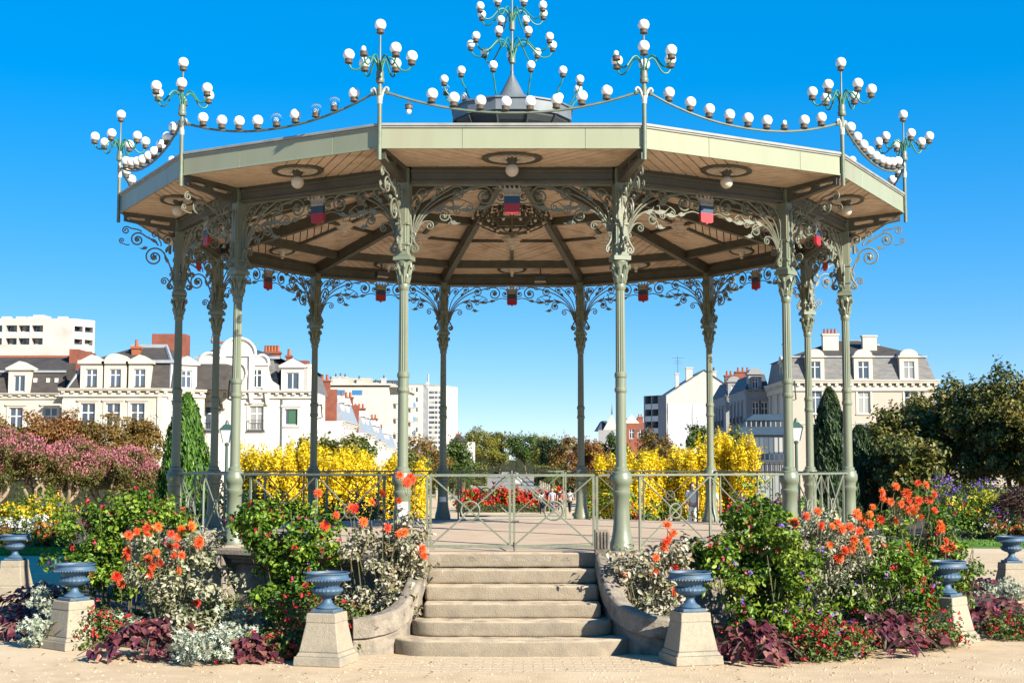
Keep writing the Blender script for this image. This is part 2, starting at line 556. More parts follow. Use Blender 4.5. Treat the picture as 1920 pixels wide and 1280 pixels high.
def scroll2d(p0, d0, c, r, a0, turns, ccw=1, k=.5, n=12):
    """stem leaving p0 along d0 and rolling up into a spiral around c that starts at angle a0"""
    p0, c = Vector(p0), Vector(c)
    s = c + r * Vector((math.cos(a0), math.sin(a0)))
    tg = ccw * Vector((-math.sin(a0), math.cos(a0)))
    L = (s - p0).length
    b1 = p0 + Vector(d0).normalized() * L * k
    b2 = s - tg * L * k
    out = []
    for i in range(n):
        t = i / n
        out.append((1 - t) ** 3 * p0 + 3 * (1 - t) ** 2 * t * b1 + 3 * (1 - t) * t * t * b2 + t ** 3 * s)
    m = int(18 * turns)
    for i in range(m + 1):
        t = i / m
        rr = r * (1 - .80 * t ** .85)
        a = a0 + ccw * 2 * PI * turns * t
        out.append(c + rr * Vector((math.cos(a), math.sin(a))))
    return out


def leaf2d(mb, p, d, L, w, to3, curl=.25):
    """a small cut leaf in the plane of the scrollwork"""
    p = Vector(p); d = Vector(d).normalized(); q = Vector((-d.y, d.x))
    pts = [p, p + d * L * .35 + q * w, p + d * L * .7 + q * w * .5, p + d * L + q * curl * L, p + d * L * .65 - q * w * .35, p + d * L * .3 - q * w * .9]
    v = [to3(x, .012) for x in pts] + [to3(x, -.012) for x in pts]
    n = len(pts)
    mb.add(v, [tuple(range(n)), tuple(reversed(range(n, 2 * n)))] + [((i + 1) % n, i, n + i, n + (i + 1) % n) for i in range(n)])


def rosette2d(mb, c, r, to3):
    c = Vector(c)
    n = 10
    pts = [c + (r if i % 2 == 0 else r * .62) * Vector((math.cos(2 * PI * i / n), math.sin(2 * PI * i / n))) for i in range(n)]
    v = [to3(p, -.026) for p in pts] + [to3(p, .026) for p in pts] + [to3(c, -.045), to3(c, .045)]
    fs_ = [((i + 1) % n, i, 2 * n) for i in range(n)] + [(n + i, n + (i + 1) % n, 2 * n + 1) for i in range(n)]
    fs_ += [(i, (i + 1) % n, n + (i + 1) % n, n + i) for i in range(n)]
    mb.add(v, fs_)


# scrollwork of one half bay; x from the column, y up from the beam
SW = [((.10, -.72), (.25, 1), (1.05, -.165), .135, RAD(100), 1.6, -1, .42, 1.0),
      ((.10, -.72), (.12, 1), (.70, -.125), .10, RAD(120), 1.6, -1, .42, .9),
      ((.10, -.72), (.05, 1), (.46, -.095), .075, RAD(130), 1.5, -1, .45, .8),
      ((.10, -.72), (.02, 1), (.25, -.13), .075, RAD(140), 1.5, -1, .45, .8),
      ((.11, -.74), (.4, 1), (.52, -.43), .085, RAD(80), 1.5, -1, .45, .9),
      ((.11, -.76), (.5, 1), (.33, -.56), .06, RAD(80), 1.4, -1, .45, .8),
      ((.60, -.24), (1, .5), (.86, -.31), .05, RAD(60), 1.3, -1, .45, .7),
      ((1.16, -.06), (1, .3), (1.27, -.17), .075, RAD(30), 1.4, -1, .4, .8),
      ((.62, -.2), (.6, -1), (.70, -.36), .05, RAD(180), 1.3, 1, .45, .7),
      ((.84, -.05), (1, -.8), (.93, -.04), .035, RAD(-60), 1.2, 1, .4, .7)]


def catmull2(pts, n=4):
    return [Vector((p[0], p[1])) for p in catmull([(a, b, 0) for a, b in pts], n)]


def scrollwork(mb, to3, r=.0125, with_leaf=True):
    for p0, d0, c, rr, a0, tn, cc, k, th in SW:
        pts = scroll2d(p0, d0, c, rr, a0, tn, cc, k)
        mb.tube([to3(p, 0) for p in pts], r * th, 5)
        if rr > .07: rosette2d(mb, c, rr * .36, to3)
    mb.tube([to3(Vector(p), 0) for p in ((.1, -.02), (1.31, -.02))], r * .8, 4)
    mb.tube([to3(p, 0) for p in catmull2([(.11, -.70), (.24, -.46), (.42, -.33), (.62, -.31), (.80, -.36), (.96, -.33), (1.06, -.30), (1.2, -.26), (1.32, -.28)], 4)], r * .8, 5)
    mb.tube([to3(p, 0) for p in catmull2([(.40, -.34), (.55, -.40), (.62, -.48), (.58, -.53)], 4)], r * .7, 4)
    for p, d, L in (((.55, -.33), (1, .1), .28), ((.75, -.33), (1, -.25), .2), ((.42, -.36), (1, .5), .17), ((.60, -.50), (1, -.4), .14), ((.35, -.22), (.8, .7), .12), ((.95, -.32), (1, .0), .15)):
        leaf2d(mb, p, d, L, .035, to3)


mb = MB()
HB = HC                                    # half a bay
for s in (-1, 1):
    scrollwork(mb, lambda p, o, s=s: (s * (p[0] - HB), -AC + o, ZB + p[1]))
frieze_me = mb.mesh('scrollwork', M['iron'])

# outward eave bracket in the radial plane: x outwards from the column, y up from the eave beam
EB = [((.07, -1.02), (.15, 1), (.40, -.52), .165, RAD(150), 1.7, -1, .4, 1.0),
      ((.07, -1.02), (.1, 1), (.20, -.24), .09, RAD(170), 1.5, -1, .4, .9),
      ((.34, -.33), (.7, 1), (.66, -.25), .12, RAD(130), 1.6, -1, .45, .95),
      ((.60, -.12), (1, .9), (.84, -.11), .065, RAD(120), 1.5, -1, .4, .85),
      ((.09, -1.02), (.7, .8), (.24, -.90), .05, RAD(60), 1.4, -1, .45, .8),
      ((.30, -.34), (-.4, 1), (.40, -.16), .06, RAD(190), 1.4, -1, .4, .8),
      ((.78, -.33), (.7, -.3), (.90, -.27), .045, RAD(-80), 1.4, 1, .4, .7)]
mb = MB()
to3 = lambda p, o: (o, -RC - p[0], 5.97 + p[1] - .10 * 0)
for p0, d0, c, rr, a0, tn, cc, k, th in EB:
    mb.tube([to3(p, 0) for p in scroll2d(p0, d0, c, rr, a0, tn, cc, k)], .0135 * th, 5)
    if rr > .08: rosette2d(mb, c, rr * .32, to3)
for p, d, L in (((.16, -.62), (.6, .8), .2), ((.5, -.36), (1, -.4), .14), ((.35, -.28), (1, .4), .18), ((.22, -.45), (-.2, 1), .15)):
    leaf2d(mb, p, d, L, .03, to3)
eave_me = mb.mesh('eave_bracket', M['iron'])
# smaller bracket turned towards the inside
mb = MB()
to3 = lambda p, o: (o, -RC + p[0] * .8, 5.90 + p[1] * .8)
for p0, d0, c, rr, a0, tn, cc, k, th in EB[:3] + EB[4:5]:
    mb.tube([to3(p, 0) for p in scroll2d(p0, d0, c, rr, a0, tn, cc, k)], .015 * th, 5)
inner_me = mb.mesh('inner_bracket', M['iron'])
# little volutes either side of the pilaster foot
mb = MB()
for s in (-1, 1):
    for ax in (0, 1):
        t3 = (lambda p, o, s=s: (s * p[0], -RC + o, zc(478) + p[1])) if ax == 0 else (lambda p, o, s=s: (o, -RC + s * p[0], zc(478) + p[1]))
        mb.tube([t3(p, 0) for p in scroll2d((.085, .42), (.2, -1), (.145, .07), .05, RAD(40), 1.4, -1, .4)], .016, 5)
        mb.tube([t3(p, 0) for p in scroll2d((.085, .1), (.3, 1), (.13, .26), .038, RAD(200), 1.3, -1, .4)], .013, 5)
volute_me = mb.mesh('volute', M['iron'])
columns = []
for k, a in enumerate(VTX):
    c = empty('column', (0, 0, 0), a, parent=stand)
    for nm in ('base', 'shaft', 'capital', 'pilaster'):
        inst(nm, sub[nm], c)
    inst('eave_bracket', eave_me, c); inst('inner_bracket', inner_me, c); inst('volute', volute_me, c)
    columns.append(c)
# wire frames for notices hooked to some shafts, and stickers
mb = MB()
for q in (((.07, 700), (.15, 704), (.17, 700), (.20, 738), (.07, 742)),):
    mb.tube([(x, -RC, zc(y)) for x, y in q], .012, 5)
hook = mb.mesh('notice_hook', M['beam'])
for k in (9, 11, 8, 2): inst('notice_hook', hook, columns[k], sc=(-1 if k != 2 else 1, 1, 1))
def sticker(k, a0, a1, z0_, z1_, r):
    mb = MB(); n = 8
    v = []
    for i in range(n + 1):
        a = a0 + (a1 - a0) * i / n
        for z in (z0_, z1_):
            zz = z if z == z0_ else z0_ + (z1_ - z0_)
            v.append((r * math.cos(a), -RC + r * math.sin(a), zz))
    mb.add(v, [(2 * i, 2 * i + 2, 2 * i + 3, 2 * i + 1) for i in range(n)])
    mb.build('sticker', M['globe'], columns[k])
sticker(0, RAD(-110), RAD(-30), zc(975), zc(940), .1065)
sticker(7, RAD(40), RAD(115), ZF + .36, ZF + .46, .1125)

for k, a in enumerate(BAY):
    inst('scrollwork', frieze_me, stand, rot=(0, 0, a))

# crests with a mural crown at the middle of each bay
def shield(z0_, z1_, w, pointed):
    if pointed:
        return [(-w, z1_), (-w, z0_ + .03), (-w * .75, z0_ + .012), (-.02, z0_ + .010), (0, z0_ - .018), (.02, z0_ + .010), (w * .75, z0_ + .012), (w, z0_ + .03), (w, z1_)]
    return [(-w, z1_), (-w, z0_), (w, z0_), (w, z1_)]
cy0 = -AC - .02
cb = MB().slab(shield(5.60, 5.70, .105, False), cy0 - .02, cy0 + .02).mesh('blue_field', M['blue'])
cr = MB().slab(shield(5.455, 5.60, .105, True), cy0 - .022, cy0 + .022).mesh('red_field', M['red'])
mb = MB()
crown = [(-.10, 5.70), (.10, 5.70), (.115, 5.76)]
for i in range(5):
    x = .125 - i * .0625
    crown += [(x, 5.80), (x - .022, 5.815), (x - .022, 5.84), (x - .042, 5.84), (x - .045, 5.80)]
crown += [(-.14, 5.80), (-.115, 5.76)]
mb.slab(crown, cy0 - .015, cy0 + .015)
mb.box(-.108, .108, cy0 - .026, cy0 + .026, 5.698, 5.722)
for i in range(6): mb.box(-.1 + i * .04 - .008, -.1 + i * .04 + .008, cy0 - .024, cy0 + .024, 5.735, 5.77)
cc_ = mb.mesh('crown', M['crown'])
for a in BAY:
    c = empty('crest', (0, 0, 0), a, parent=stand)
    inst('blue_field', cb, c); inst('red_field', cr, c); inst('crown', cc_, c)

# ring beams, eave beams, rafters, purlins
mb = MB()
mb.box(-HC + .09, HC - .09, -AC - .06, -AC + .06, ZB + .03, ZS + .14)
mb.box(-HC + .085, HC - .085, -AC - .095, -AC + .095, ZB, ZB + .032)
mb.box(-HC + .085, HC - .085, -AC - .085, -AC + .085, ZS - .07, ZS - .03)
me = mb.mesh('ring_beam', M['beam'], bevel=.006)
for a in BAY: inst('ring_beam', me, stand, rot=(0, 0, a))


def plate_with_slots(outer, holes, thick):
    """flat plate in the y-z plane with real openings, thickness along x"""
    bm = bmesh.new()
    def ring(pts):
        vs_ = [bm.verts.new((0, p[0], p[1])) for p in pts]
        return [bm.edges.new((vs_[i], vs_[(i + 1) % len(vs_)])) for i in range(len(vs_))]
    es = ring(outer)
    for h in holes: es += ring(h)
    r = bmesh.ops.triangle_fill(bm, use_beauty=True, edges=es)
    fs_ = [g for g in r['geom'] if isinstance(g, bmesh.types.BMFace)]
    ex = bmesh.ops.extrude_face_region(bm, geom=fs_)
    bmesh.ops.translate(bm, verts=[g for g in ex['geom'] if isinstance(g, bmesh.types.BMVert)], vec=(thick, 0, 0))
    bmesh.ops.translate(bm, verts=bm.verts, vec=(-thick / 2, 0, 0))
    bmesh.ops.recalc_face_normals(bm, faces=bm.faces)
    me = bpy.data.meshes.new('eave_beam'); bm.to_mesh(me); bm.free()
    return me


def pill(y0, y1, zc0, zc1, h, n=6):
    pts = []
    for i in range(n + 1):
        a = -PI / 2 + PI * i / n
        pts.append((y1 + h * math.cos(a) * -1, zc1 + h * math.sin(a)))
    for i in range(n + 1):
        a = PI / 2 + PI * i / n
        pts.append((y0 + h * math.cos(a) * -1, zc0 + h * math.sin(a)))
    return pts


y_in, y_out = -RC - .06, -RR + .05
me = plate_with_slots([(y_in, ZS + .02), (y_in, ZB), (y_out, ZS - .06), (y_out, ZS + .09)],
                      [pill(y_in - .14, y_in - .38, 5.995, 6.02, .034), pill(y_in - .52, y_in - .74, 6.045, 6.06, .028)], .10)
me.materials.append(M['beam'])
for a in VTX: inst('eave_beam', me, stand, rot=(0, 0, a))

zceil = lambda r: ZS + .02 + (APEX - ZS - .02) * (1 - r / RC)      # along a rafter line
zap = lambda y: ZS + .02 + (APEX - ZS - .02) * (1 - y / AC)        # along the middle of a bay
mb = MB()
def slope_box(mb, x0, x1, ra, rb, zf, dz0, dz1):
    v = []
    for r in (ra, rb):
        v += [(x0, -r, zf(r) + dz0), (x1, -r, zf(r) + dz0), (x1, -r, zf(r) + dz1), (x0, -r, zf(r) + dz1)]
    mb.add(v, [(0, 1, 2, 3), (7, 6, 5, 4), (1, 0, 4, 5), (2, 1, 5, 6), (3, 2, 6, 7), (0, 3, 7, 4)])
slope_box(mb, -.075, .075, RC - .1, .25, zceil, -.17, .03)
slope_box(mb, -.055, .055, RC - .1, .25, zceil, -.20, -.17)
me = mb.mesh('rafter', M['beam'])
for a in VTX: inst('rafter', me, stand, rot=(0, 0, a))
TAN15 = math.tan(RAD(15))
for rp, w, dp in ((4.60, .06, .13), (2.60, .06, .13), (1.2, .05, .10)):
    mb = MB()
    hw = rp * TAN15 - .07
    mb.box(-hw, hw, -rp - w, -rp + w, zap(rp) - dp, zap(rp) + .02)
    me = mb.mesh('purlin', M['beam'])
    for a in BAY: inst('purlin', me, stand, rot=(0, 0, a))
mb = MB()                                   # ribs and boss of the middle coffer
hw = 3.55 * TAN15 - .07
mb.box(-hw, hw, -3.55 - .035, -3.55 + .035, zap(3.55) - .045, zap(3.55) + .02)
slope_box(mb, -.035, .035, 4.54, 3.58, zap, -.042, .02)
slope_box(mb, -.035, .035, 3.52, 2.66, zap, -.042, .02)
me = mb.mesh('ceiling_rib', M['beam'])
mb = MB()
mb.lathe([(.03, -.20), (.045, -.185), (.03, -.17), (.055, -.15), (.075, -.12), (.07, -.105), (.12, -.09), (.12, -.07), (.16, -.06), (.16, -.03), (.20, -.02), (.2, .02)], 18, (0, -3.55, zap(3.55) + .01))
me2 = mb.mesh('ceiling_boss', M['plaster'], 'sharp')
for a in BAY:
    inst('ceiling_rib', me, stand, rot=(0, 0, a)); inst('ceiling_boss', me2, stand, rot=(0, 0, a))


# boarded ceiling: separate boards with open joints, laid on the slant and mirrored about the bay
def clip(poly, a, b, c):
    """keep a*x+b*y<=c"""
    out = []
    for i in range(len(poly)):
        p, q = poly[i], poly[(i + 1) % len(poly)]
        fp, fq = a * p[0] + b * p[1] - c, a * q[0] + b * q[1] - c
        if fp <= 0: out.append(p)
        if (fp <= 0) != (fq <= 0):
            t = fp / (fp - fq)
            out.append((p[0] + (q[0] - p[0]) * t, p[1] + (q[1] - p[1]) * t))
    return out


def boards(mb, poly, ang, w, zf, rnd, thick=.018, gap=.010):
    ca, sa = math.cos(ang), math.sin(ang)
    ds = [p[0] * ca + p[1] * sa for p in poly]
    k0, k1 = math.floor(min(ds) / w), math.ceil(max(ds) / w)
    for k in range(k0, k1):
        q = clip(clip(poly, ca, sa, (k + 1) * w - gap / 2), -ca, -sa, -(k * w + gap / 2))
        if len(q) < 3: continue
        ar = 0.5 * abs(sum(q[i][0] * q[(i + 1) % len(q)][1] - q[(i + 1) % len(q)][0] * q[i][1] for i in range(len(q))))
        if ar < .002: continue
        dz = rnd.uniform(-.004, .004)
        n = len(q)
        v = [(p[0], -p[1], zf(p[1]) + dz) for p in q] + [(p[0], -p[1], zf(p[1]) + dz + thick) for p in q]
        mb.add(v, [tuple(range(n)), tuple(reversed(range(n, 2 * n)))] + [((i + 1) % n, i, n + i, n + (i + 1) % n) for i in range(n)])


rnd = random.Random(5)
def trap(r0, r1, half, gap=.05):
    """half of the bay between two distances from the centre; half = -1 or +1"""
    a, b = r0 * TAN15 - gap, r1 * TAN15 - gap
    return [(0, r0), (half * a, r0), (half * b, r1), (0, r1)]
ceil_meshes = []
for r0, r1, zf in ((AC + .07, AR - .01, lambda y: ZS + .075 * (y - AC) / (AR - AC)), (4.66, AC - .05, zap), (2.66, 4.54, zap), (1.25, 2.54, zap), (.2, 1.15, zap)):
    mb = MB()
    for s in (-1, 1):
        boards(mb, trap(r0, r1, s), RAD(90 + s * 38) if r1 > 5.5 else RAD(90 - s * 40), .125, zf, rnd, gap=.017)
    ceil_meshes.append(mb.mesh('ceiling_boards', M['boards']))
for a in BAY:
    for me in ceil_meshes:
        inst('ceiling_boards', me, stand, rot=(0, 0, a))['kind'] = 'stuff'
# ceiling backing, roof sheet
mb = MB()
pc = ngon(AC / C15 + .02)
v = [(x, y, ZS + .12) for x, y in ngon(RR - .05)] + [(x, y, ZS + .06) for x, y in ngon(RC)] + [(0, 0, APEX + .05)]
fs_ = [(i, (i + 1) % 12, 12 + (i + 1) % 12, 12 + i) for i in range(12)] + [(12 + i, 12 + (i + 1) % 12, 24) for i in range(12)]
mb.add(v, [tuple(reversed(f)) for f in fs_])
mb.build('ceiling_lining', M['beam'], stand)
roof = MB()
v = [(x, y, ZRT - .03) for x, y in ngon(RR - .02)] + [(x, y, 7.42) for x, y in ngon(.86)]
roof.add(v, [(i, (i + 1) % 12, 12 + (i + 1) % 12, 12 + i) for i in range(12)] + [tuple(range(12, 24))])
for k in range(12):
    a = RAD(-105 + 30 * k)
    roof.tube([((RR - .05) * math.cos(a), (RR - .05) * math.sin(a), ZRT), (.86 * math.cos(a), .86 * math.sin(a), 7.45)], .03, 6)
roof.build('roof', M['zinc'], stand)

# rosettes (a lamp globe hangs from those under the eaves)
def rosette(y, zf, lamp, r):
    mb = MB()
    flat = Matrix.Translation((0, -y, zf(y))) @ Matrix.Rotation(math.atan((zf(y - .2) - zf(y + .2)) / .4), 4, 'X')
    sc = Matrix.Diagonal((1.25, .82, 1, 1))
    mb.lathe([(r * 1.02, -.020), (r * 1.06, -.026), (r * 1.26, -.026), (r * 1.3, -.018), (r * 1.3, .01), (r * 1.02, .01), (r * 1.02, -.020)], 28, (0, 0, 0), flat @ sc, caps=False)
    ring = mb.mesh('rosette_ring', M['beam'], 'sharp')
    mb = MB()
    mb.lathe([(.04, -.035), (r * .2, -.035), (r * .28, -.02), (r * .3, -.008), (r * .95, -.005), (r * 1.0, -.014), (r * 1.02, -.014), (r * 1.02, .012)], 28, (0, 0, 0), flat @ sc)
    for i in range(14):                     # radiating leaves
        a = 2 * PI * i / 14
        R_ = Matrix.Rotation(a, 4, 'Z')
        mb.add([(r * .28, 0, -.022), (r * .6, r * .10, -.012), (r * .93, 0, -.03), (r * .6, -r * .10, -.012)], [(0, 1, 2, 3)], flat @ sc @ R_)
    disc = mb.mesh('rosette_disc', M['plaster'], 'sharp')
    if lamp:
        mb = MB(); mb.lathe([(.06, -.10), (.06, -.05), (.075, -.04), (.075, .0)], 14, (0, -y, zf(y)))
        hold = mb.mesh('lamp_holder', M['beam'])
        mb = MB(); mb.sphere((0, -y, zf(y) - .165), .085, 18, 12)
        gl = mb.mesh('globe', M['globe_dirty'], 'all')
    else:
        mb = MB(); mb.lathe([(.02, -.16), (.035, -.14), (.02, -.12), (.05, -.07), (.06, -.04), (.06, 0)], 12, (0, -y, zf(y)))
        hold = mb.mesh('rosette_boss', M['plaster']); gl = None
    for a in BAY:
        e = empty('rosette', (0, 0, 0), a, parent=stand)
        inst('rosette_ring', ring, e); inst('rosette_disc', disc, e); inst(hold.name.split('.')[0], hold, e)
        if gl: inst('globe', gl, e)
rosette((AC + AR) / 2 + .02, lambda y: ZS + .075 * (y - AC) / (AR - AC), True, .24)
rosette((4.66 + AC) / 2, zap, False, .185)

# fascia: three sheets to each side, rolled zinc edge above
mb = MB(); mb.box(-HR + .012, HR - .012, -AR + .012, -AR + .10, ZRB + .02, ZRT - .01)
back = mb.mesh('fascia_board', M['beam'])
sheets = []
for x0, x1 in ((-HR + .012, -.63), (-.627, .92), (.923, HR - .012)):
    mb = MB(); mb.box(x0, x1, -AR - .004, -AR + .010, ZRB, ZRT - .045)
    mb.box(x0, x1, -AR - .014, -AR + .010, ZRB - .012, ZRB + .012)
    sheets.append(mb.mesh('fascia_sheet', M['fascia'], bevel=.003))
mb = MB(); mb.box(-HR, HR, -AR - .035, -AR + .06, ZRT - .025, ZRT + .012)
mb.box(-HR, HR, -AR - .022, -AR + .04, ZRT - .048, ZRT - .026)
cap = mb.mesh('eave_cap', M['cap'], bevel=.006)
for a in BAY:
    e = empty('fascia', (0, 0, 0), a, parent=stand)
    inst('fascia_board', back, e); inst('eave_cap', cap, e)
    for s in sheets: inst('fascia_sheet', s, e)

# lamp globes, holders and broken ones
mb = MB(); mb.sphere((0, 0, .118), .073, 18, 12); GLOBE = mb.mesh('globe', M['globe'], 'all')
mb = MB(); mb.lathe([(.018, 0), (.05, .008), (.054, .014), (.046, .022), (.046, .05), (.05, .055), (.05, .062), (.03, .064)], 16); HOLDER = mb.mesh('lamp_holder', M['holder'], 'sharp')
mb = MB(); mb.sphere((0, 0, .095), .033, 12, 8, sz=1.15); mb.lathe([(.02, .05), (.02, .075)], 10); BULB = mb.mesh('bulb', M['globe'], 'all')
cg = bpy.data.materials.new('globe_clear'); cg.use_nodes = True
p_ = cg.node_tree.nodes['Principled BSDF']; p_.inputs['Transmission Weight'].default_value = 1; p_.inputs['Roughness'].default_value = .03; p_.inputs['IOR'].default_value = 1.08
p_.inputs['Base Color'].default_value = (.86, .9, .92, 1)
CLEAR = GLOBE.copy(); CLEAR.materials.clear(); CLEAR.materials.append(cg)
def lamp(parent, loc, kind='globe', rot=(0, 0, 0)):
    inst('lamp_holder', HOLDER, parent, loc, rot)
    if kind == 'globe': inst('globe', GLOBE, parent, loc, rot)
    elif kind == 'clear':
        inst('globe', CLEAR, parent, loc, rot); inst('bulb', BULB, parent, loc, rot)
    else: inst('bulb', BULB, parent, loc, rot)

# candelabra at the eave corners
ZH = 7.10
ARM = [(.022, -.04), (.03, .06), (.055, .15), (.10, .20), (.155, .185), (.205, .12), (.25, .06), (.30, .03), (.355, .045), (.395, .11)]
mb = MB(); mb.tube(catmull([(r, 0, z) for r, z in ARM], 4), .0115, 6); ARM_ME = mb.mesh('lamp_arm', M['arm'], 'all')
mb = MB()
mb.lathe([(.028, ZRB - .16), (.028, 6.80), (.034, 6.80), (.034, 6.92), (.024, 6.93), (.022, ZH - .14), (.05, ZH - .13), (.056, ZH - .11), (.056, ZH - .08), (.048, ZH - .07), (.048, ZH + .02), (.02, ZH + .03), (.0115, ZH + .05), (.0115, 7.60)], 14)
POST_ME = mb.mesh('lamp_post', M['post'], 'sharp')
mb = MB()
for s in (-1, 1):
    mb.tube(catmull([(s * .02, 0, 6.78), (s * .045, 0, 6.86), (s * .085, 0, 6.905), (s * .115, 0, 6.88), (s * .105, 0, 6.86)], 4), [.02 - .0006 * i for i in range(17)], 6)
mb.lathe([(.031, 6.70), (.036, 6.76), (.031, 6.82)], 12)
COLLAR_ME = mb.mesh('post_collar', M['white_orn'])
rnd = random.Random(11)
broken = {(0, 4): 'bulb', (11, 2): 'bulb', (1, 3): 'bulb', (2, 5): 'globe'}
phis = {0: RAD(20), 1: RAD(10), 11: RAD(25), 2: RAD(5), 10: RAD(40), 3: RAD(15)}
for k, a in enumerate(VTX):
    e = empty('candelabra', ((RR + .03) * math.sin(a), -(RR + .03) * math.cos(a), 0), a, parent=stand)
    inst('lamp_post', POST_ME, e); inst('post_collar', COLLAR_ME, e)
    ph = phis.get(k, rnd.uniform(0, 1))
    lamp(e, (0, 0, 7.60))
    for i in range(6):
        q = ph + i * PI / 3
        inst('lamp_arm', ARM_ME, e, (0, 0, ZH), (0, 0, q))
        t = RAD(rnd.uniform(-3, 3))
        lamp(e, (.395 * math.cos(q), .395 * math.sin(q), ZH + .105), broken.get((k, i), 'globe'), (t, RAD(rnd.uniform(-3, 3)), 0))
# garlands of lamps between the candelabra
GX = [-1.02, -.72, -.40, -.08, .24, .55, .87, 1.18]
zg = lambda x: 6.585 + .27 * (abs(x) / 1.6) ** 2.1
mb = MB()
pts = [(x, -AR - .03, zg(x)) for x in [i * .1 - 1.6 for i in range(33)]]
pts = [(-1.66, -AR - .03, 6.865)] + pts + [(1.66, -AR - .03, 6.865)]
mb.tube(catmull(pts, 1), .0165, 6)
for s in (-1, 1): mb.lathe([(.03, -.02), (.03, .02)], 8, (0, 0, 0), Matrix.Translation((s * 1.57, -AR - .03, zg(1.57))) @ Matrix.Rotation(PI / 2, 4, 'Y'))
G_ME = mb.mesh('garland_bar', M['post'], 'sharp')
kinds = {0: {}, 11: {4: 'clear', 7: 'clear', 6: 'clear'}, 1: {6: 'bulb'}}
for k, a in enumerate(BAY):
    e = empty('lamp_garland', (0, 0, 0), a, parent=stand)
    inst('garland_bar', G_ME, e)
    xs = list(GX) if k == 0 else [-1.28 + i * .32 for i in range(9)]
    for i, x in enumerate(xs):
        x += rnd.uniform(-.015, .015)
        lamp(e, (x, -AR - .03, zg(x) + .022), kinds.get(k, {}).get(i, 'globe'), (0, RAD(rnd.uniform(-4, 4)), 0))
        pass
    if k == 0:
        x = -1.30
        MB().tube([(x, -AR - .03, zg(x) - .005), (x, -AR - .03, zg(x) - .10)], .008, 5).build('lamp_wire', M['holder'], e)
        lamp(e, (x, -AR - .03, zg(x) - .06), 'bulb', (PI, 0, 0))

# lantern on top of the roof
lant = empty('lantern', (0, 0, 0), 0, parent=stand)
mb = MB(); mb.lathe([(.80, 7.25), (.80, 7.78), (.84, 7.82)], 12, rot=RAD(15)); mb.build('lantern_drum', M['zinc_dark'], lant)
mb = MB(); mb.lathe([(.80, 7.74), (.86, 7.78), (.93, 7.84), (.99, 7.93), (1.0, 8.0)], 12, rot=RAD(15))
for k in range(12):
    a = RAD(15 + 30 * k)
    mb.tube([(r * math.cos(a), r * math.sin(a), z) for r, z in ((.83, 7.51), (.87, 7.71), (.95, 7.84), (1.02, 7.96))], .025, 5)
mb.build('lantern_cove', M['zinc_dark'], lant)
mb = MB(); mb.lathe([(1.04, 7.98), (1.04, 8.17), (1.07, 8.175), (1.07, 8.2), (1.0, 8.205), (.42, 8.30), (.36, 8.31)], 12, rot=RAD(15)); mb.build('lantern_rim', M['zinc'], lant)
mb = MB(); mb.lathe([(.40, 8.29), (.30, 8.38), (.21, 8.49), (.03, 8.84), (.03, 8.9)], 16); mb.build('lantern_cone', M['zinc'], lant, 'sharp')
mb = MB()                                   # pierced cresting against the drum
for s in (-1, 1):
    t3 = lambda p, o, s=s: Vector((s * p[0], -.9 + o, 7.42 + p[1]))
    mb.tube([t3(p, 0) for p in scroll2d((0, 0), (.3, 1), (.09, .12), .06, RAD(160), 1.4, -1, .4)], .014, 4)
me = mb.mesh('lantern_cresting', M['white_orn'])
for a in BAY: inst('lantern_cresting', me, lant, rot=(0, 0, a))
lampset = empty('lamp_spray', (0, 0, 0), 0, parent=stand)
LA = catmull([(.93, 0, 8.2), (1.0, 0, 8.24), (1.05, 0, 8.30), (1.10, 0, 8.40), (1.16, 0, 8.47), (1.19, 0, 8.56)], 4)
mb = MB(); mb.tube(LA, .0125, 6); LA_ME = mb.mesh('lamp_arm', M['arm'], 'all')
for k in range(12):
    a = RAD(-105 + 30 * k)
    inst('lamp_arm', LA_ME, lampset, rot=(0, 0, a))
    lamp(lampset, (1.19 * math.cos(a), 1.19 * math.sin(a), 8.555), 'clear' if k == 9 else 'globe')
fin = empty('finial_candelabra', (0, 0, 0), 0, parent=stand)
mb = MB()
mb.lathe([(.03, 8.8), (.022, 8.9), (.022, 9.02), (.055, 9.04), (.055, 9.20), (.04, 9.22), (.02, 9.26), (.02, 9.60), (.05, 9.62), (.05, 9.77), (.03, 9.79), (.015, 9.83), (.015, 10.5)], 14)
mb.build('lamp_post', M['post'], fin, 'sharp')
def ring(z, rad_, n, ph, sc):
    A = [(r * rad_ / .395, zz * sc) for r, zz in ARM]
    mb = MB(); mb.tube(catmull([(r, 0, zz) for r, zz in A], 4), .0125, 6)
    me = mb.mesh('lamp_arm', M['arm'], 'all')
    for i in range(n):
        q = ph + 2 * PI * i / n
        inst('lamp_arm', me, fin, (0, 0, z), (0, 0, q))
        lamp(fin, (rad_ * math.cos(q), rad_ * math.sin(q), z + A[-1][1] - .005))
ring(9.13, .72, 9, RAD(12), 1.45)
ring(9.73, .58, 8, RAD(20), 1.25)
lamp(fin, (0, 0, 10.5))

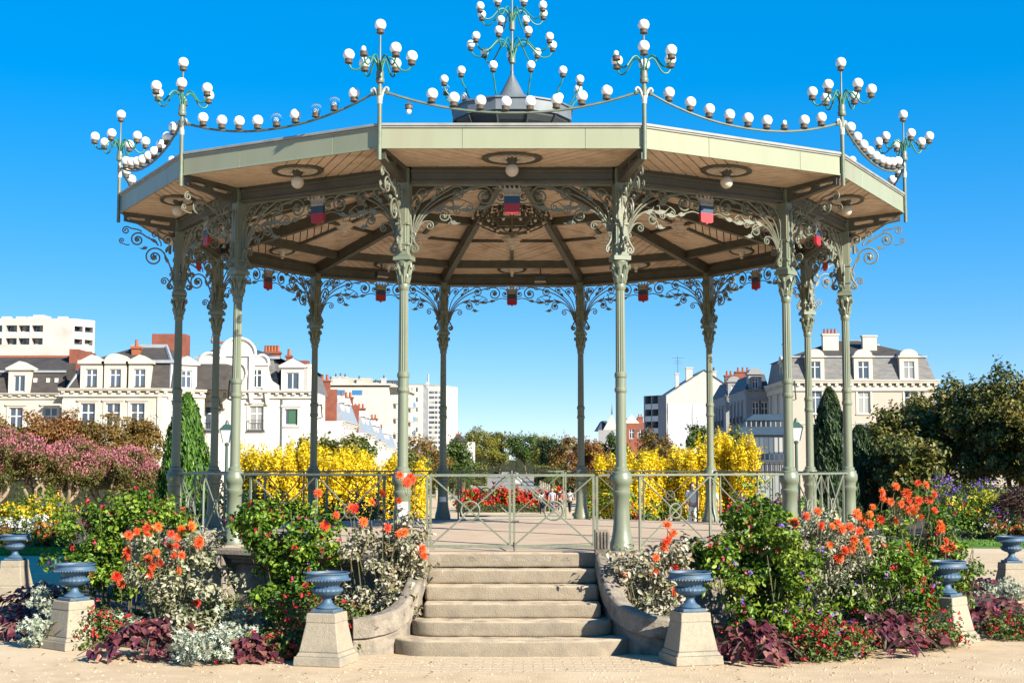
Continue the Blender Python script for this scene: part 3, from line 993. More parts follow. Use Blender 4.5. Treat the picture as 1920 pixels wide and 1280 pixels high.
# railings: bar, posts, crossed braces with a ring
def brace(mb, x0, x1, z0_, z1_, y, r=.011, ring_r=.095):
    mx_, mz = (x0 + x1) / 2, (z0_ + z1_) / 2
    d = Vector((x1 - x0, 0, z1_ - z0_)).normalized()
    e_ = Vector((x1 - x0, 0, -(z1_ - z0_))).normalized()
    for dd, off in ((d, -.006), (e_, .006)):
        L = ((x1 - x0) ** 2 + (z1_ - z0_) ** 2) ** .5 / 2
        c = Vector((mx_, y + off, mz))
        mb.tube([c - dd * L, c + dd * L], r, 5)
    mb.tube([(mx_ + ring_r * math.cos(t), y, mz + ring_r * math.sin(t)) for t in [2 * PI * i / 20 for i in range(21)]], r * 1.15, 5)
ZR = 2.045
bar = MB().box(-HC + .08, HC - .08, -AC - .028, -AC + .028, ZR - .018, ZR + .012).mesh('handrail', M['rail'], bevel=.004)
posts = []
for x in (-1.13, .02, 1.13):
    posts.append(MB().box(x - .015, x + .015, -AC - .012, -AC + .012, ZF, ZR - .018).mesh('railing_post', M['rail']))
braces = []
for x0, x1 in ((-1.115, .005), (.035, 1.115)):
    mb = MB(); brace(mb, x0, x1, ZF + .06, ZR - .03, -AC); braces.append(mb.mesh('cross_brace', M['rail']))
for k in range(1, 12):
    if k == 6: continue
    e = empty('railing', (0, 0, 0), BAY[k], parent=stand)
    inst('handrail', bar, e)
    for p in posts: inst('railing_post', p, e)
    for p in braces: inst('cross_brace', p, e)
for a, nm in ((BAY[0], 'near'), (BAY[6], 'far')):
    e = empty('railing', (0, 0, 0), a, parent=stand)
    for s in (-1, 1):
        mb = MB(); mb.box(s * 1.26 - .13, s * 1.26 + .13, -AC - .02, -AC + .02, ZR - .018, ZR + .01); mb.build('handrail', M['rail'], e)
        mb = MB(); mb.box(s * 1.10 - .016, s * 1.10 + .016, -AC - .014, -AC + .014, ZF, ZR - .018); mb.build('railing_post', M['rail'], e)
    for s in (-1, 1):
        g = empty('gate', (0, 0, 0), a, parent=stand)
        x0, x1 = (.012, 1.07) if s > 0 else (-1.07, -.012)
        mb = MB()
        mb.box(x0, x1, -AC - .02, -AC + .02, ZR - .022, ZR + .010); mb.box(x0, x1, -AC - .015, -AC + .015, ZF + .05, ZF + .085)
        mb.box(x0, x0 + .03, -AC - .015, -AC + .015, ZF + .085, ZR - .022); mb.box(x1 - .03, x1, -AC - .015, -AC + .015, ZF + .085, ZR - .022)
        mb.build('gate_frame', M['rail'], g)
        mb = MB(); brace(mb, x0 + .03, x1 - .03, ZF + .09, ZR - .03, -AC, ring_r=.12); mb.build('cross_brace', M['rail'], g)
        if s > 0:
            mb = MB(); mb.box(.0, .09, -AC - .035, -AC - .02, ZF + .38, ZF + .40); mb.tube([(.03, -AC - .025, ZF - .0), (.03, -AC - .025, ZF + .12)], .01, 5); mb.build('gate_bolt', M['holder'], g)

# ================================================================== chandelier and floodlights under the roof
ch = empty('chandelier', (0, 0, 6.0), 0, 'dark wrought iron chandelier hanging under the middle of the bandstand ceiling', 'chandelier')
mb = MB()
mb.lathe([(.02, .02), (.05, .05), (.09, .09), (.05, .14), (.03, .2), (.03, .55), (.06, .6), (.03, .66), (.02, .7), (.02, 1.5)], 12)
mb.build('stem', M['beam'], ch)
mb = MB()
for r, z in ((.55, .28), (.30, .14)):
    mb.tube([(r * math.cos(t), r * math.sin(t), z) for t in [2 * PI * i / 36 for i in range(37)]], .016, 5)
mb.build('hoop', M['beam'], ch)
mb = MB()
for i in range(12):
    q = 2 * PI * i / 12
    t3 = lambda p: Vector((p[0] * math.cos(q), p[0] * math.sin(q), p[1]))
    mb.tube([t3(p) for p in scroll2d((.04, .1), (1, -.2), (.58, .33), .09, RAD(-70), 1.3, 1, .4)], .012, 4)
    mb.tube([t3(p) for p in scroll2d((.04, .55), (1, .1), (.36, .42), .10, RAD(90), 1.4, -1, .4)], .011, 4)
    mb.tube([t3(Vector(p)) for p in ((.55, .28), (.36, .5), (.05, .64))], .009, 4)
mb.build('scroll_arm', M['beam'], ch)
mb = MB(); mb.lathe([(.02, 0), (.03, .02), (.012, .03), (.012, .09), (.0, .10)], 8); cand = mb.mesh('candle_lamp', M['plaster'])
mb = MB(); mb.sphere((0, 0, -.03), .028, 8, 6); drop = mb.mesh('pendant', M['plaster'])
for i in range(12):
    q = 2 * PI * i / 12
    inst('candle_lamp', cand, ch, (.66 * math.cos(q), .66 * math.sin(q), .33))
    inst('pendant', drop, ch, (.55 * math.cos(q + .26), .55 * math.sin(q + .26), .27))
    if i % 2: inst('pendant', drop, ch, (.30 * math.cos(q + .1), .30 * math.sin(q + .1), .13))
for k, lb in ((5, 'black floodlight fixed below the ceiling nearest the left rear column'), (8, 'black floodlight below the ceiling above the far left columns'), (3, 'black floodlight below the ceiling near the right hand columns')):
    a = {5: RAD(-15 + 30 * 8 - 12), 8: RAD(-15 + 30 * 7 - 22), 3: RAD(-15 + 30 * 4 - 10)}[k]
    r = 4.75
    fz = zap(4.6) - .13
    t = empty('floodlight', (r * math.sin(a), -r * math.cos(a), fz), a, lb, 'floodlight', 'floodlights under the ceiling')
    mb = MB(); mb.box(-.015, .015, -.015, .015, -.12, .0); mb.box(-.14, .14, -.01, .01, -.14, -.115)
    mb.build('mount', M['holder'], t)
    mb = MB(); mb.taper(0, 0, -.30, -.15, .26, .10, .22, .16); mb.build('lamp_body', M['zinc_dark'], t, bevel=.01)
    mb = MB(); mb.box(-.115, .115, .051, .058, -.285, -.17); mb.build('lens', M['plaster'], t)

# ================================================================== staircase
RISE, TREAD = ZF / 6, .32
stair = empty('stone_staircase', (0, -6.4, 0), 0, 'worn pale stone staircase with curving parapets leading up to the gate', 'staircase')
def rounded_front(hw, yf, yb, r, bow=.0, n=9):
    """plan of a step: rounded front corners and a gently bowed front edge, counter-clockwise"""
    pts = [(hw, yb), (-hw, yb), (-hw, yf + r)]
    front = [(-hw + r - r * math.cos(PI / 2 * i / n), yf + r - r * math.sin(PI / 2 * i / n)) for i in range(1, n + 1)]
    front += [(-hw + r + (2 * hw - 2 * r) * i / 12, yf) for i in range(1, 12)]
    front += [(hw - r + r * math.sin(PI / 2 * i / n), yf + r - r * math.cos(PI / 2 * i / n)) for i in range(0, n + 1)]
    return pts + [(x, y - bow * (1 - (x / hw) ** 2)) for x, y in front]
rnd = random.Random(3)
for k in range(1, 6):
    hw, r, bow = {5: (1.42, .46, .10), 4: (1.20, .30, .05)}.get(k, (1.06, .05, .012))
    yf = -5.66 - TREAD * k
    zt, zb = ZF - RISE * k + rnd.uniform(-.004, .004), ZF - RISE * (k + 1) + (.0 if k < 5 else -.05)
    mb = MB(); mb.prism(rounded_front(hw, yf + 6.4, .72, r, bow), zb, zt)
    me = mb.mesh('step', M['stone'], bevel=.030, seg=3, ang=.9)
    weather(me, .007, 5, ((0, [i * .12 - 1.38 for i in range(24)]), (2, [zb + .05, zb + .1])), k)
    me.polygons.foreach_set('use_smooth', [True] * len(me.polygons)); me.set_sharp_from_angle(angle=RAD(50))
    inst('step', me, stair)
mb = MB(); mb.box(-1.06, 1.06, -5.66 + 6.4, .85, ZF - RISE, ZF + .006)
me = mb.mesh('step', M['stone'], bevel=.028, seg=3); weather(me, .005, 5, ((0, [i * .12 - 1.0 for i in range(17)]),), 9); inst('step', me, stair)
PATH = catmull([(1.15, -5.62, 1.12), (1.15, -5.9, 1.07), (1.155, -6.2, .95), (1.20, -6.55, .75), (1.33, -6.90, .56), (1.55, -7.13, .46), (1.84, -7.20, .43)], 5)
for s in (1, -1):
    for nm, w, top, bot in (('parapet', .105, 0, -.24), ('parapet_footing', .06, -.23, None)):
        v, f = [], []
        n = len(PATH)
        for i, p in enumerate(PATH):
            t = PATH[min(i + 1, n - 1)] - PATH[max(i - 1, 0)]
            q = Vector((-t.y, t.x, 0)).normalized()
            zt = p.z + top; zb = (p.z + bot) if bot is not None else -.05
            prof = [(-w, zb), (-w, zt - .03), (-w * .7, zt), (w * .7, zt), (w, zt - .03), (w, zb)]
            for a, z in prof:
                pp = p + q * a
                v.append((s * pp.x, pp.y + 6.4, z))
        m = 6
        for i in range(n - 1):
            for j in range(m):
                f.append((i * m + j, i * m + (j + 1) % m, (i + 1) * m + (j + 1) % m, (i + 1) * m + j) if s < 0 else (i * m + j, (i + 1) * m + j, (i + 1) * m + (j + 1) % m, i * m + (j + 1) % m))
        f.append(tuple(range(m))); f.append(tuple(range((n - 1) * m, n * m)))
        mb = MB(); mb.add(v, f)
        o = mb.build(nm, M['stone_dark'], stair, bevel=.012, seg=2); weather(o.data, .008, 6, ((2, [.2, .35, .5, .65, .8]),), s)
mb = MB(); mb.box(1.04, 1.225, -5.86 + 6.4, -5.68 + 6.4, .95, 1.36)
for i in range(4): mb.box(1.062 + i * .042, 1.082 + i * .042, -5.875 + 6.4, -5.86 + 6.4, 1.13, 1.345)
mb.build('newel_block', M['stone_dark'], stair, bevel=.006)

# pavers in front of the stairs
pv = empty('paving', (0, 0, 0)); pv['kind'] = 'structure'
vars_ = []
rnd = random.Random(8)
for i in range(5):
    mb = MB()
    w, d = rnd.uniform(.098, .106), rnd.uniform(.053, .058)
    mb.prism([(-w + rnd.uniform(0, .008), -d), (w, -d + rnd.uniform(0, .006)), (w - rnd.uniform(0, .008), d), (-w, d - rnd.uniform(0, .006))], -.02, .012)
    vars_.append(mb.mesh('paving_stone', M['paver'], bevel=.004))
for j in range(11):
    for i in range(-9, 10):
        x = i * .22 + (.11 if j % 2 else 0); y = -7.32 - j * .125 + .12
        if abs(x) < 1.40 and y > -7.26: continue
        if abs(x) > 2.0 - .05 * j: continue
        inst('paving_stone', vars_[rnd.randrange(5)], pv, (x, y, rnd.uniform(-.0108, -.0088)), (0, 0, rnd.uniform(-.03, .03)))
# ================================================================== foliage tools
def leaf_mesh(name, C, N, T, L, W, m, shape='diamond', rnd=None, fold=.22):
    """one mesh of many leaves: C centres (n,3), N normals, T directions, L lengths, W widths"""
    n = len(C)
    N = N / (np.linalg.norm(N, axis=1, keepdims=True) + 1e-9)
    S = np.cross(T, N); S /= (np.linalg.norm(S, axis=1, keepdims=True) + 1e-9)
    T = np.cross(N, S)
    L = np.broadcast_to(np.asarray(L, float), (n,))[:, None]; W = np.broadcast_to(np.asarray(W, float), (n,))[:, None]
    if shape == 'diamond':
        tab = [(-.5, 0, 0), (0, .5, fold), (.5, 0, -.1), (0, -.5, fold)]
        tri = [(0, 3, 2), (0, 2, 1)]
    elif shape == 'oval':
        tab = [(-.5, 0, 0), (-.22, .45, fold), (.15, .42, fold), (.5, 0, -.25), (.15, -.42, fold), (-.22, -.45, fold)]
        tri = [(0, 5, 4), (0, 4, 3), (0, 3, 2), (0, 2, 1)]
    elif shape == 'lobed':               # lacy, deeply cut
        tab = [(-.5, 0, 0), (-.2, .06, 0), (-.05, .42, .15), (.02, .07, 0), (.22, .36, .15), (.24, .05, 0), (.5, 0, .1), (.24, -.05, 0), (.22, -.36, .15), (.02, -.07, 0), (-.05, -.42, .15), (-.2, -.06, 0)]
        tri = [(0, 11, 1), (1, 11, 9), (1, 9, 3), (3, 9, 7), (3, 7, 5), (5, 7, 6), (1, 3, 2), (3, 5, 4), (11, 10, 9), (9, 8, 7)]
    tab = np.array(tab); k = len(tab)
    V = (C[:, None, :] + T[:, None, :] * (tab[None, :, 0:1] * L[:, None, :]) + S[:, None, :] * (tab[None, :, 1:2] * W[:, None, :]) + N[:, None, :] * (tab[None, :, 2:3] * W[:, None, :]))
    tri = np.array(tri); nt = len(tri)
    F = (np.arange(n)[:, None, None] * k + tri[None]).reshape(-1)
    me = bpy.data.meshes.new(name)
    me.vertices.add(n * k); me.vertices.foreach_set('co', V.reshape(-1))
    me.loops.add(n * nt * 3); me.loops.foreach_set('vertex_index', F.astype(np.int32))
    me.polygons.add(n * nt)
    me.polygons.foreach_set('loop_start', (np.arange(n * nt) * 3).astype(np.int32))
    me.polygons.foreach_set('loop_total', np.full(n * nt, 3, np.int32))
    at_ = me.attributes.new('rnd', 'FLOAT', 'FACE')
    r = np.random.default_rng(n).random(n) if rnd is None else np.clip(rnd, 0, 1)
    at_.data.foreach_set('value', np.repeat(r, nt).astype(np.float32))
    me.materials.append(m)
    me.update(calc_edges=True)
    return me


def unit(rg, n):
    v = rg.normal(size=(n, 3))
    return v / np.linalg.norm(v, axis=1, keepdims=True)


def blob_points(rg, blobs, n, shell=.55):
    """points in a set of ellipsoids (cx,cy,cz,rx,ry,rz), mostly near their surfaces, with the outward direction"""
    B = np.array(blobs, float)
    w = (B[:, 3] * B[:, 4] * B[:, 5]) ** .67
    idx = rg.choice(len(B), n, p=w / w.sum())
    d = unit(rg, n)
    r = rg.random(n) ** (1 / 3) * shell + (1 - shell) * (.9 + .15 * rg.normal(size=n)) * rg.random(n) ** .25
    ph = rg.random((len(B), 6)) * 6.28
    q = ph[idx]
    lump = 1 + .17 * np.sin(5 * d[:, 0] + q[:, 0]) * np.sin(5 * d[:, 2] + q[:, 1]) + .13 * np.sin(9 * d[:, 1] + q[:, 2]) * np.sin(8 * d[:, 2] + q[:, 3]) + .10 * np.sin(13 * d[:, 0] + q[:, 4])
    r = r * lump
    P_ = B[idx, :3] + d * r[:, None] * B[idx, 3:6]
    O = d / B[idx, 3:6]
    O /= np.linalg.norm(O, axis=1, keepdims=True)
    return P_, O, idx


def crown_blobs(rg, h0, h1, rx, ry, k, size=(.28, .45), power=1.0, bottom=.35):
    """clumps spread through a rounded crown"""
    out = []
    H = (h1 - h0) / 2
    while len(out) < k:
        p = unit(rg, 1)[0] * rg.random() ** .42
        if p[2] < -bottom and rg.random() < .6: continue
        s = rg.uniform(*size)
        out.append((p[0] * rx * .82, p[1] * ry * .82, h0 + H + p[2] * H * .82, rx * s, ry * s, H * s * rg.uniform(.6, .9)))
    return out


def subclump(rg, blobs, k, size=(.10, .19)):
    """break big rounded masses into many small uneven tufts with gaps between them"""
    P_, O, idx = blob_points(rg, blobs, k, .45)
    out = []
    for p in P_:
        s_ = rg.uniform(*size)
        out.append((p[0], p[1], max(.06, p[2]), s_ * rg.uniform(.8, 1.3), s_ * rg.uniform(.8, 1.2), s_ * rg.uniform(.6, 1.1)))
    return out


def cloud(name, rg, blobs, n, size, m, shape='diamond', asp=.55, up=.35, shell=.5, jit=.6, tz=0.0, zmin=None, shoots=0, slen=.25):
    P_, O, idx = blob_points(rg, blobs, n, shell)
    if shoots:                              # loose sprays that break the outline
        k = 12
        b0, o0, i0 = blob_points(rg, blobs, shoots, .05)
        dr = o0 + unit(rg, shoots) * .45 + np.array([0, 0, .55])
        dr /= np.linalg.norm(dr, axis=1, keepdims=True)
        ln = slen * rg.uniform(.4, 1.2, shoots)
        tt = np.tile(np.linspace(0, 1, k), shoots)
        q = np.repeat(b0, k, axis=0) + np.repeat(dr * ln[:, None], k, axis=0) * tt[:, None] + rg.normal(size=(shoots * k, 3)) * size * .45
        q[:, 2] -= .25 * np.repeat(ln, k) * tt ** 2
        P_ = np.r_[P_, q]; O = np.r_[O, np.repeat(o0, k, axis=0)]; idx = np.r_[idx, np.repeat(i0, k)]
        n = len(P_)
    if zmin is not None:
        P_[:, 2] = np.maximum(P_[:, 2], zmin + rg.random(len(P_)) * .06)
    N = O * .6 + unit(rg, n) * jit + np.array([0, 0, up])
    T = unit(rg, n) + np.array([0, 0, tz]) + O * .3
    L = size * rg.uniform(.6, 1.3, n)
    cl = rg.random(len(blobs))
    r = .55 * rg.random(n) + .45 * cl[idx]
    return leaf_mesh(name, P_, N, T, L, L * asp, m, shape, r)


def limb_tree(mb, rg, base, top, r0, targets, n=6):
    """tapered trunk with limbs that bend up to the clumps"""
    base, top = Vector(base), Vector(top)
    pts = [base.lerp(top, t) + Vector((rg.normal() * .03, rg.normal() * .03, 0)) * (top - base).length * .15 for t in (0, .33, .66, 1)]
    pts[0] = base
    mb.tube(catmull(pts, 3), [r0 * (1.25 if i == 0 else 1 - .5 * i / 9) for i in range(10)], 8)
    for q in targets:
        q = Vector(q); s = base.lerp(top, rg.uniform(.7, 1.0))
        mid = s.lerp(q, .5) + Vector((0, 0, -.08 * (q - s).length))
        mb.tube(catmull([s, mid, q], 3), [r0 * .42 * (1 - .75 * i / 6) for i in range(7)], 5)


def make_tree(name, label, loc, h, rx, m, seed, trunk_h=.35, n=9000, leaf=.16, k=26, ry=None, group=None, bark='bark', cat='tree', size=(.26, .42), asp=.6, r0=None, gaps=.5, bottom=.35, shoots=0):
    rg = np.random.default_rng(seed)
    ry = ry or rx
    t = empty(name, loc, rg.random() * 6, label, cat, group)
    blobs = crown_blobs(rg, h * trunk_h, h, rx, ry, k, size, bottom=bottom)
    mb = MB()
    limb_tree(mb, rg, (0, 0, -.1), (rg.normal() * .05 * h, rg.normal() * .05 * h, h * (trunk_h + .18)), r0 or h * .022, [b[:3] for b in blobs[:min(12, k)]])
    mb.build('trunk', M[bark], t, 'all')
    inst('crown', cloud('crown', rg, blobs, n, leaf, m, asp=asp, shell=gaps, shoots=shoots, slen=leaf * 3.2), t)
    return t


# ================================================================== planting around the bandstand
LM = {}
LM['dahlia'] = leaf_mat('dahlia_leaves', [(.05, .085, .02), (.17, .20, .085), (.34, .345, .22), (.47, .46, .34), (.29, .30, .15), (.42, .40, .27)], .55, .25)
LM['dry'] = leaf_mat('dry_leaves', [(.06, .06, .025), (.19, .18, .10), (.36, .33, .24), (.50, .46, .36), (.22, .26, .11), (.28, .19, .10), (.44, .40, .30)], .6, .25)
LM['fuchsia'] = leaf_mat('fuchsia_leaves', [(.018, .05, .007), (.05, .115, .012), (.11, .21, .020), (.21, .34, .03), (.38, .46, .06)], .42, .35)
LM['lime'] = leaf_mat('lime_leaves', [(.04, .09, .010), (.11, .20, .018), (.24, .33, .03), (.36, .42, .06)], .45, .4)
LM['silver'] = leaf_mat('silver_leaves', [(.20, .24, .16), (.34, .385, .29), (.50, .54, .44)], .7, .12)
LM['purple'] = leaf_mat('purple_leaves', [(.04, .008, .018), (.10, .022, .035), (.20, .07, .06), (.12, .025, .06), (.30, .13, .10), (.07, .014, .03), (.17, .05, .05)], .38, .22, objrand=True)
LM['salvia'] = leaf_mat('salvia_leaves', [(.045, .10, .018), (.11, .17, .035), (.19, .20, .05)], .5, .3)
LM['redflower'] = leaf_mat('red_flowers', [(.50, .015, .025), (.62, .03, .03), (.45, .01, .06)], .5, .25)
LM['violet'] = leaf_mat('violet_flowers', [(.10, .05, .42), (.20, .08, .50), (.30, .12, .48)], .5, .25)
LM['pinkflower'] = leaf_mat('pink_flowers', [(.60, .05, .13), (.45, .02, .06), (.70, .12, .20)], .5, .3)
LM['orange'] = leaf_mat('orange_petals', [(.74, .085, .02), (.80, .15, .03), (.70, .045, .02), (.85, .22, .045), (.62, .03, .02)], .5, .3, objrand=True)
LM['yellowflower'] = leaf_mat('yellow_flowers', [(.80, .52, .02), (.85, .62, .05), (.75, .38, .02)], .5, .3)
LM['whiteflower'] = leaf_mat('white_flowers', [(.75, .75, .72), (.65, .62, .68)], .5, .2)


def dahlia_mesh(seed, petals=(16, 15, 12, 8), m='orange'):
    rg = random.Random(seed)
    mb = MB()
    for ring_, (cnt, el, L) in enumerate(zip(petals, (-8, 18, 42, 66), (1.0, .92, .75, .5))):
        for i in range(cnt):
            a = 2 * PI * (i + rg.uniform(-.25, .25)) / cnt + ring_ * .3
            e = RAD(el + rg.uniform(-12, 12)); l = L * rg.uniform(.82, 1.1)
            d = Vector((math.cos(a) * math.cos(e), math.sin(a) * math.cos(e), math.sin(e)))
            s = Vector((-math.sin(a), math.cos(a), 0)) * .12
            u = d.cross(s).normalized() * -.05
            mb.add([d * .08, d * .55 * l + s + u, d * l, d * .55 * l - s + u], [(0, 1, 2), (0, 2, 3)])
    return mb.mesh('flower', LM[m])


DAHLIA = [dahlia_mesh(s) for s in (1, 2, 3, 4)]


def dahlia_bush(label, loc, blobs, n, flowers, seed, leafm='dahlia', leaf=.085, group='orange dahlia bushes', fr=(.055, .085), stems=26, extra=3):
    """blobs in local metres; flowers: list of local points"""
    rg = np.random.default_rng(seed)
    leaf *= .86; n = int(n * 1.05)
    t = empty('dahlia_bush', loc, 0, label, 'plant', group)
    tufts = subclump(rg, blobs, 46)
    inst('foliage', cloud('foliage', rg, tufts, n, leaf, LM[leafm], 'oval', .50, up=.35, shell=.6, zmin=.02, shoots=60, slen=.3), t)['kind'] = 'stuff'
    mb = MB()
    for i in range(stems):
        b = blobs[i % len(blobs)]
        d = unit(rg, 1)[0]
        q = Vector((b[0] + d[0] * b[3] * .8, b[1] + d[1] * b[4] * .8, b[2] + abs(d[2]) * b[5] * .8))
        s = Vector((q.x * .35 + rg.normal() * .06, q.y * .35 + rg.normal() * .06, 0))
        mb.tube(catmull([s, s.lerp(q, .5) + Vector((rg.normal() * .04, rg.normal() * .04, .05)), q], 3), [.012 - .0012 * i for i in range(7)], 4)
    X_, O_, _ = blob_points(rg, blobs, 14, .02)
    flowers = list(flowers) + [tuple(p + o * .05) for p, o in zip(X_, O_) if o[1] < .1 and p[2] > .45][:extra]
    for f in flowers:
        q = Vector(f); s = q + Vector((rg.normal() * .05, .06 + rg.normal() * .05, -rg.uniform(.2, .4)))
        mb.tube([s, s.lerp(q, .6) + Vector((rg.normal() * .02, 0, .02)), q], .005, 4)
    mb.build('stems', M['stem'], t)['kind'] = 'stuff'
    for f in flowers:
        d = Vector((rg.normal() * .5 + f[0] * .3 + .25, -1.0 + rg.normal() * .35, .45 + rg.normal() * .35)).normalized()
        e = d.to_track_quat('Z', 'Y').to_euler()
        r = rg.uniform(*fr)
        inst('flower', DAHLIA[int(rg.integers(4))], t, f, e, (r, r, r * rg.uniform(.8, 1.1)))
    return t


def flowers_from_px(pxs, d, loc):
    out = []
    rg = random.Random(int(d * 100))
    for x, y in pxs:
        q = at(x, y, d + rg.uniform(-.1, .35))
        out.append((q.x - loc[0], q.y - loc[1], q.z - loc[2]))
    return out


def leafy_bush(name, label, loc, blobs, n, seed, leafm='fuchsia', leaf=.075, fl=None, nfl=60, flsize=.035, cat='plant', group=None, stems=18, shape='oval', hang=True):
    rg = np.random.default_rng(seed)
    if name == 'fuchsia_bush': leaf *= .8; n = int(n * 1.25)
    t = empty(name, loc, 0, label, cat, group)
    vol = sum(b[3] * b[4] * b[5] for b in blobs)
    tufts = subclump(rg, blobs, int(60 * min(1.6, max(.5, vol / .5))) if name == 'fuchsia_bush' else 26, (.10, .20) if name == 'fuchsia_bush' else (.12 + .1 * blobs[0][3], .2 + .2 * blobs[0][3]))
    inst('foliage', cloud('foliage', rg, tufts, n, leaf, LM[leafm], shape, .60, up=.4, shell=.65, zmin=.02, shoots=max(10, n // 45), slen=leaf * 3.6), t)['kind'] = 'stuff'
    mb = MB()
    for i in range(stems):
        b = blobs[i % len(blobs)]
        d = unit(rg, 1)[0]
        q = Vector((b[0] + d[0] * b[3] * .8, b[1] + d[1] * b[4] * .8, b[2] + abs(d[2]) * b[5] * .8))
        s = Vector((q.x * .4 + rg.normal() * .05, q.y * .4 + rg.normal() * .05, 0))
        mb.tube(catmull([s, s.lerp(q, .5) + Vector((rg.normal() * .05, rg.normal() * .05, .05)), q], 3), [.011 - .0011 * i for i in range(7)], 4)
    mb.build('stems', M['stem'], t)['kind'] = 'stuff'
    for key, cnt in (fl or {}).items():
        P_, O, _ = blob_points(rg, tufts, int(cnt * 2.2), .02)
        keep = O[:, 2] > -.5
        P_, O = P_[keep], O[keep]
        P_ = np.repeat(P_ + O * .03, 5, axis=0) + rg.normal(size=(len(P_) * 5, 3)) * flsize * .35
        N = unit(rg, len(P_)) + np.array([0, -.4, .3])
        P_[:, 2] = np.maximum(P_[:, 2], .05)
        o = inst('blossom', leaf_mesh('blossom', P_, N, unit(rg, len(P_)) + np.array([0, 0, -.6 if hang else .6]), flsize * rg.uniform(.7, 1.2, len(P_)), flsize * .6, LM[key], 'oval'), t)
        o['kind'] = 'stuff'
    return t


# heart-shaped leaves of the purple vine, each a leaf of its own
def heart_leaf(seed):
    rg = random.Random(seed)
    o = [(0, 0), (-.10, .22), (-.02, .42), (.22, .50), (.52, .36), (.78, .16), (1.0, 0)]
    v = []
    for x, y in o:                          # left rim, right rim, midrib
        v.append((x, y, .12 * y + rg.uniform(-.03, .03) - .22 * x * x))
    for x, y in o[1:-1]:
        v.append((x, -y, .12 * y + rg.uniform(-.03, .03) - .22 * x * x))
    mid = [(.22, 0, -.05), (.52, 0, -.10)]
    v += mid                                # indices 12, 13
    f = [(0, 12, 2, 1), (12, 3, 2), (12, 13, 4, 3), (13, 6, 5, 4), (0, 7, 8, 12), (12, 8, 9), (12, 9, 10, 13), (13, 10, 11, 6)]
    mb = MB(); mb.add(v, [tuple(reversed(x)) for x in f])
    return mb.mesh('leaf', LM['purple'])


HEART = [heart_leaf(s) for s in range(5)]


def purple_vine(label, loc, rx, ry, h, n, seed, size=(.12, .19), rz=0):
    size = (size[0] * .68, size[1] * .72); n = min(295, int(n * 1.75)); rx, ry = rx * 1.12, ry * 1.1
    rg = np.random.default_rng(seed)
    t = empty('purple_vine', loc, rz, label, 'plant', 'purple leaved vines in the bed')
    mb = MB()
    for i in range(10):
        a = rg.random() * 6.28; r = rg.random() ** .5
        mb.tube(catmull([(0, 0, .02), (rx * r * .5 * math.cos(a), ry * r * .5 * math.sin(a), h * .6), (rx * r * math.cos(a), ry * r * math.sin(a), h * (1 - r * r) * .8 + .02)], 3), .008, 4)
    mb.build('vine_stem', M['holder'], t)
    for i in range(n):
        a = rg.random() * 2 * PI
        r = rg.random() ** .55
        bump_ = .75 + .25 * math.sin(3 * a + seed) 
        x, y = rx * r * bump_ * math.cos(a), ry * r * bump_ * math.sin(a)
        z = h * (1 - .9 * r ** 2.2) * rg.uniform(.55, 1.05) + .03
        out = Vector((math.cos(a) * r, math.sin(a) * r, 0)) + Vector((rg.normal() * .35, -.35 + rg.normal() * .35, 0))
        yaw = math.atan2(out.y, out.x)
        tilt = RAD(rg.uniform(-12, 30) + 18 * r)
        s = rg.uniform(*size)
        M_ = Matrix.Rotation(yaw, 3, 'Z') @ Matrix.Rotation(tilt, 3, 'Y') @ Matrix.Rotation(RAD(rg.normal() * 22), 3, 'X')
        inst('leaf', HEART[int(rg.integers(5))], t, (x, y, z), M_.to_euler(), (s, s, s))
    return t


def silver_plant(label, loc, blobs, n, seed, leaf=.10, fl=None):
    rg = np.random.default_rng(seed)
    t = empty('silver_plant', loc, 0, label, 'plant', 'silver leaved plants in the bed')
    tufts = subclump(rg, blobs, 26, (.07, .13))
    P_, O, idx = blob_points(rg, tufts, n, .35)
    P_[:, 2] = np.maximum(P_[:, 2], .02 + rg.random(n) * .05)
    T = O * .8 + unit(rg, n) * .4 + np.array([0, 0, .7])
    N = unit(rg, n) + O * .4
    L = leaf * rg.uniform(.6, 1.25, n)
    inst('foliage', leaf_mesh('foliage', P_, N, T, L, L * .75, LM['silver'], 'lobed'), t)['kind'] = 'stuff'
    for key, cnt in (fl or {}).items():
        q, o_, _ = blob_points(rg, blobs, cnt, .02)
        q[:, 2] = np.maximum(q[:, 2], .06)
        q = np.repeat(q + o_ * .03, 4, axis=0) + rg.normal(size=(cnt * 4, 3)) * .012
        inst('blossom', leaf_mesh('blossom', q, unit(rg, len(q)) + np.array([0, -.4, .4]), unit(rg, len(q)), .035, .025, LM[key], 'oval'), t)['kind'] = 'stuff'
    return t


# soil of the ring bed, left open at the stairs
mb = MB()
for a0, a1 in ((RAD(-90 + 15), RAD(90 - 14)), (RAD(90 + 14), RAD(270 - 15))):
    n = 40
    v = []
    for i in range(n + 1):
        a = a0 + (a1 - a0) * i / n
        for r, z in ((5.5, .10), (6.6, .12), (7.6, .07), (8.12, -.02)):
            v.append((r * math.cos(a), r * math.sin(a), z))
    mb.add(v, [(i * 4 + j, i * 4 + j + 1, (i + 1) * 4 + j + 1, (i + 1) * 4 + j) for i in range(n) for j in range(3)])
tag(mb.build('flower_bed', M['soil']), kind='structure')


def gp(px, py, dz=.05):
    """ground point seen at a pixel"""
    u, v = (px - 960) / FPX, (640 - py) / FPX
    dy = math.cos(PITCH) - v * math.sin(PITCH); dzv = math.sin(PITCH) + v * math.cos(PITCH)
    s = (dz - CAM_H) / dzv
    return Vector((u * s, dy * s - CAM_D, 0))


def place(px, d):
    return (atx(px, d, 1100), d - CAM_D, .05)


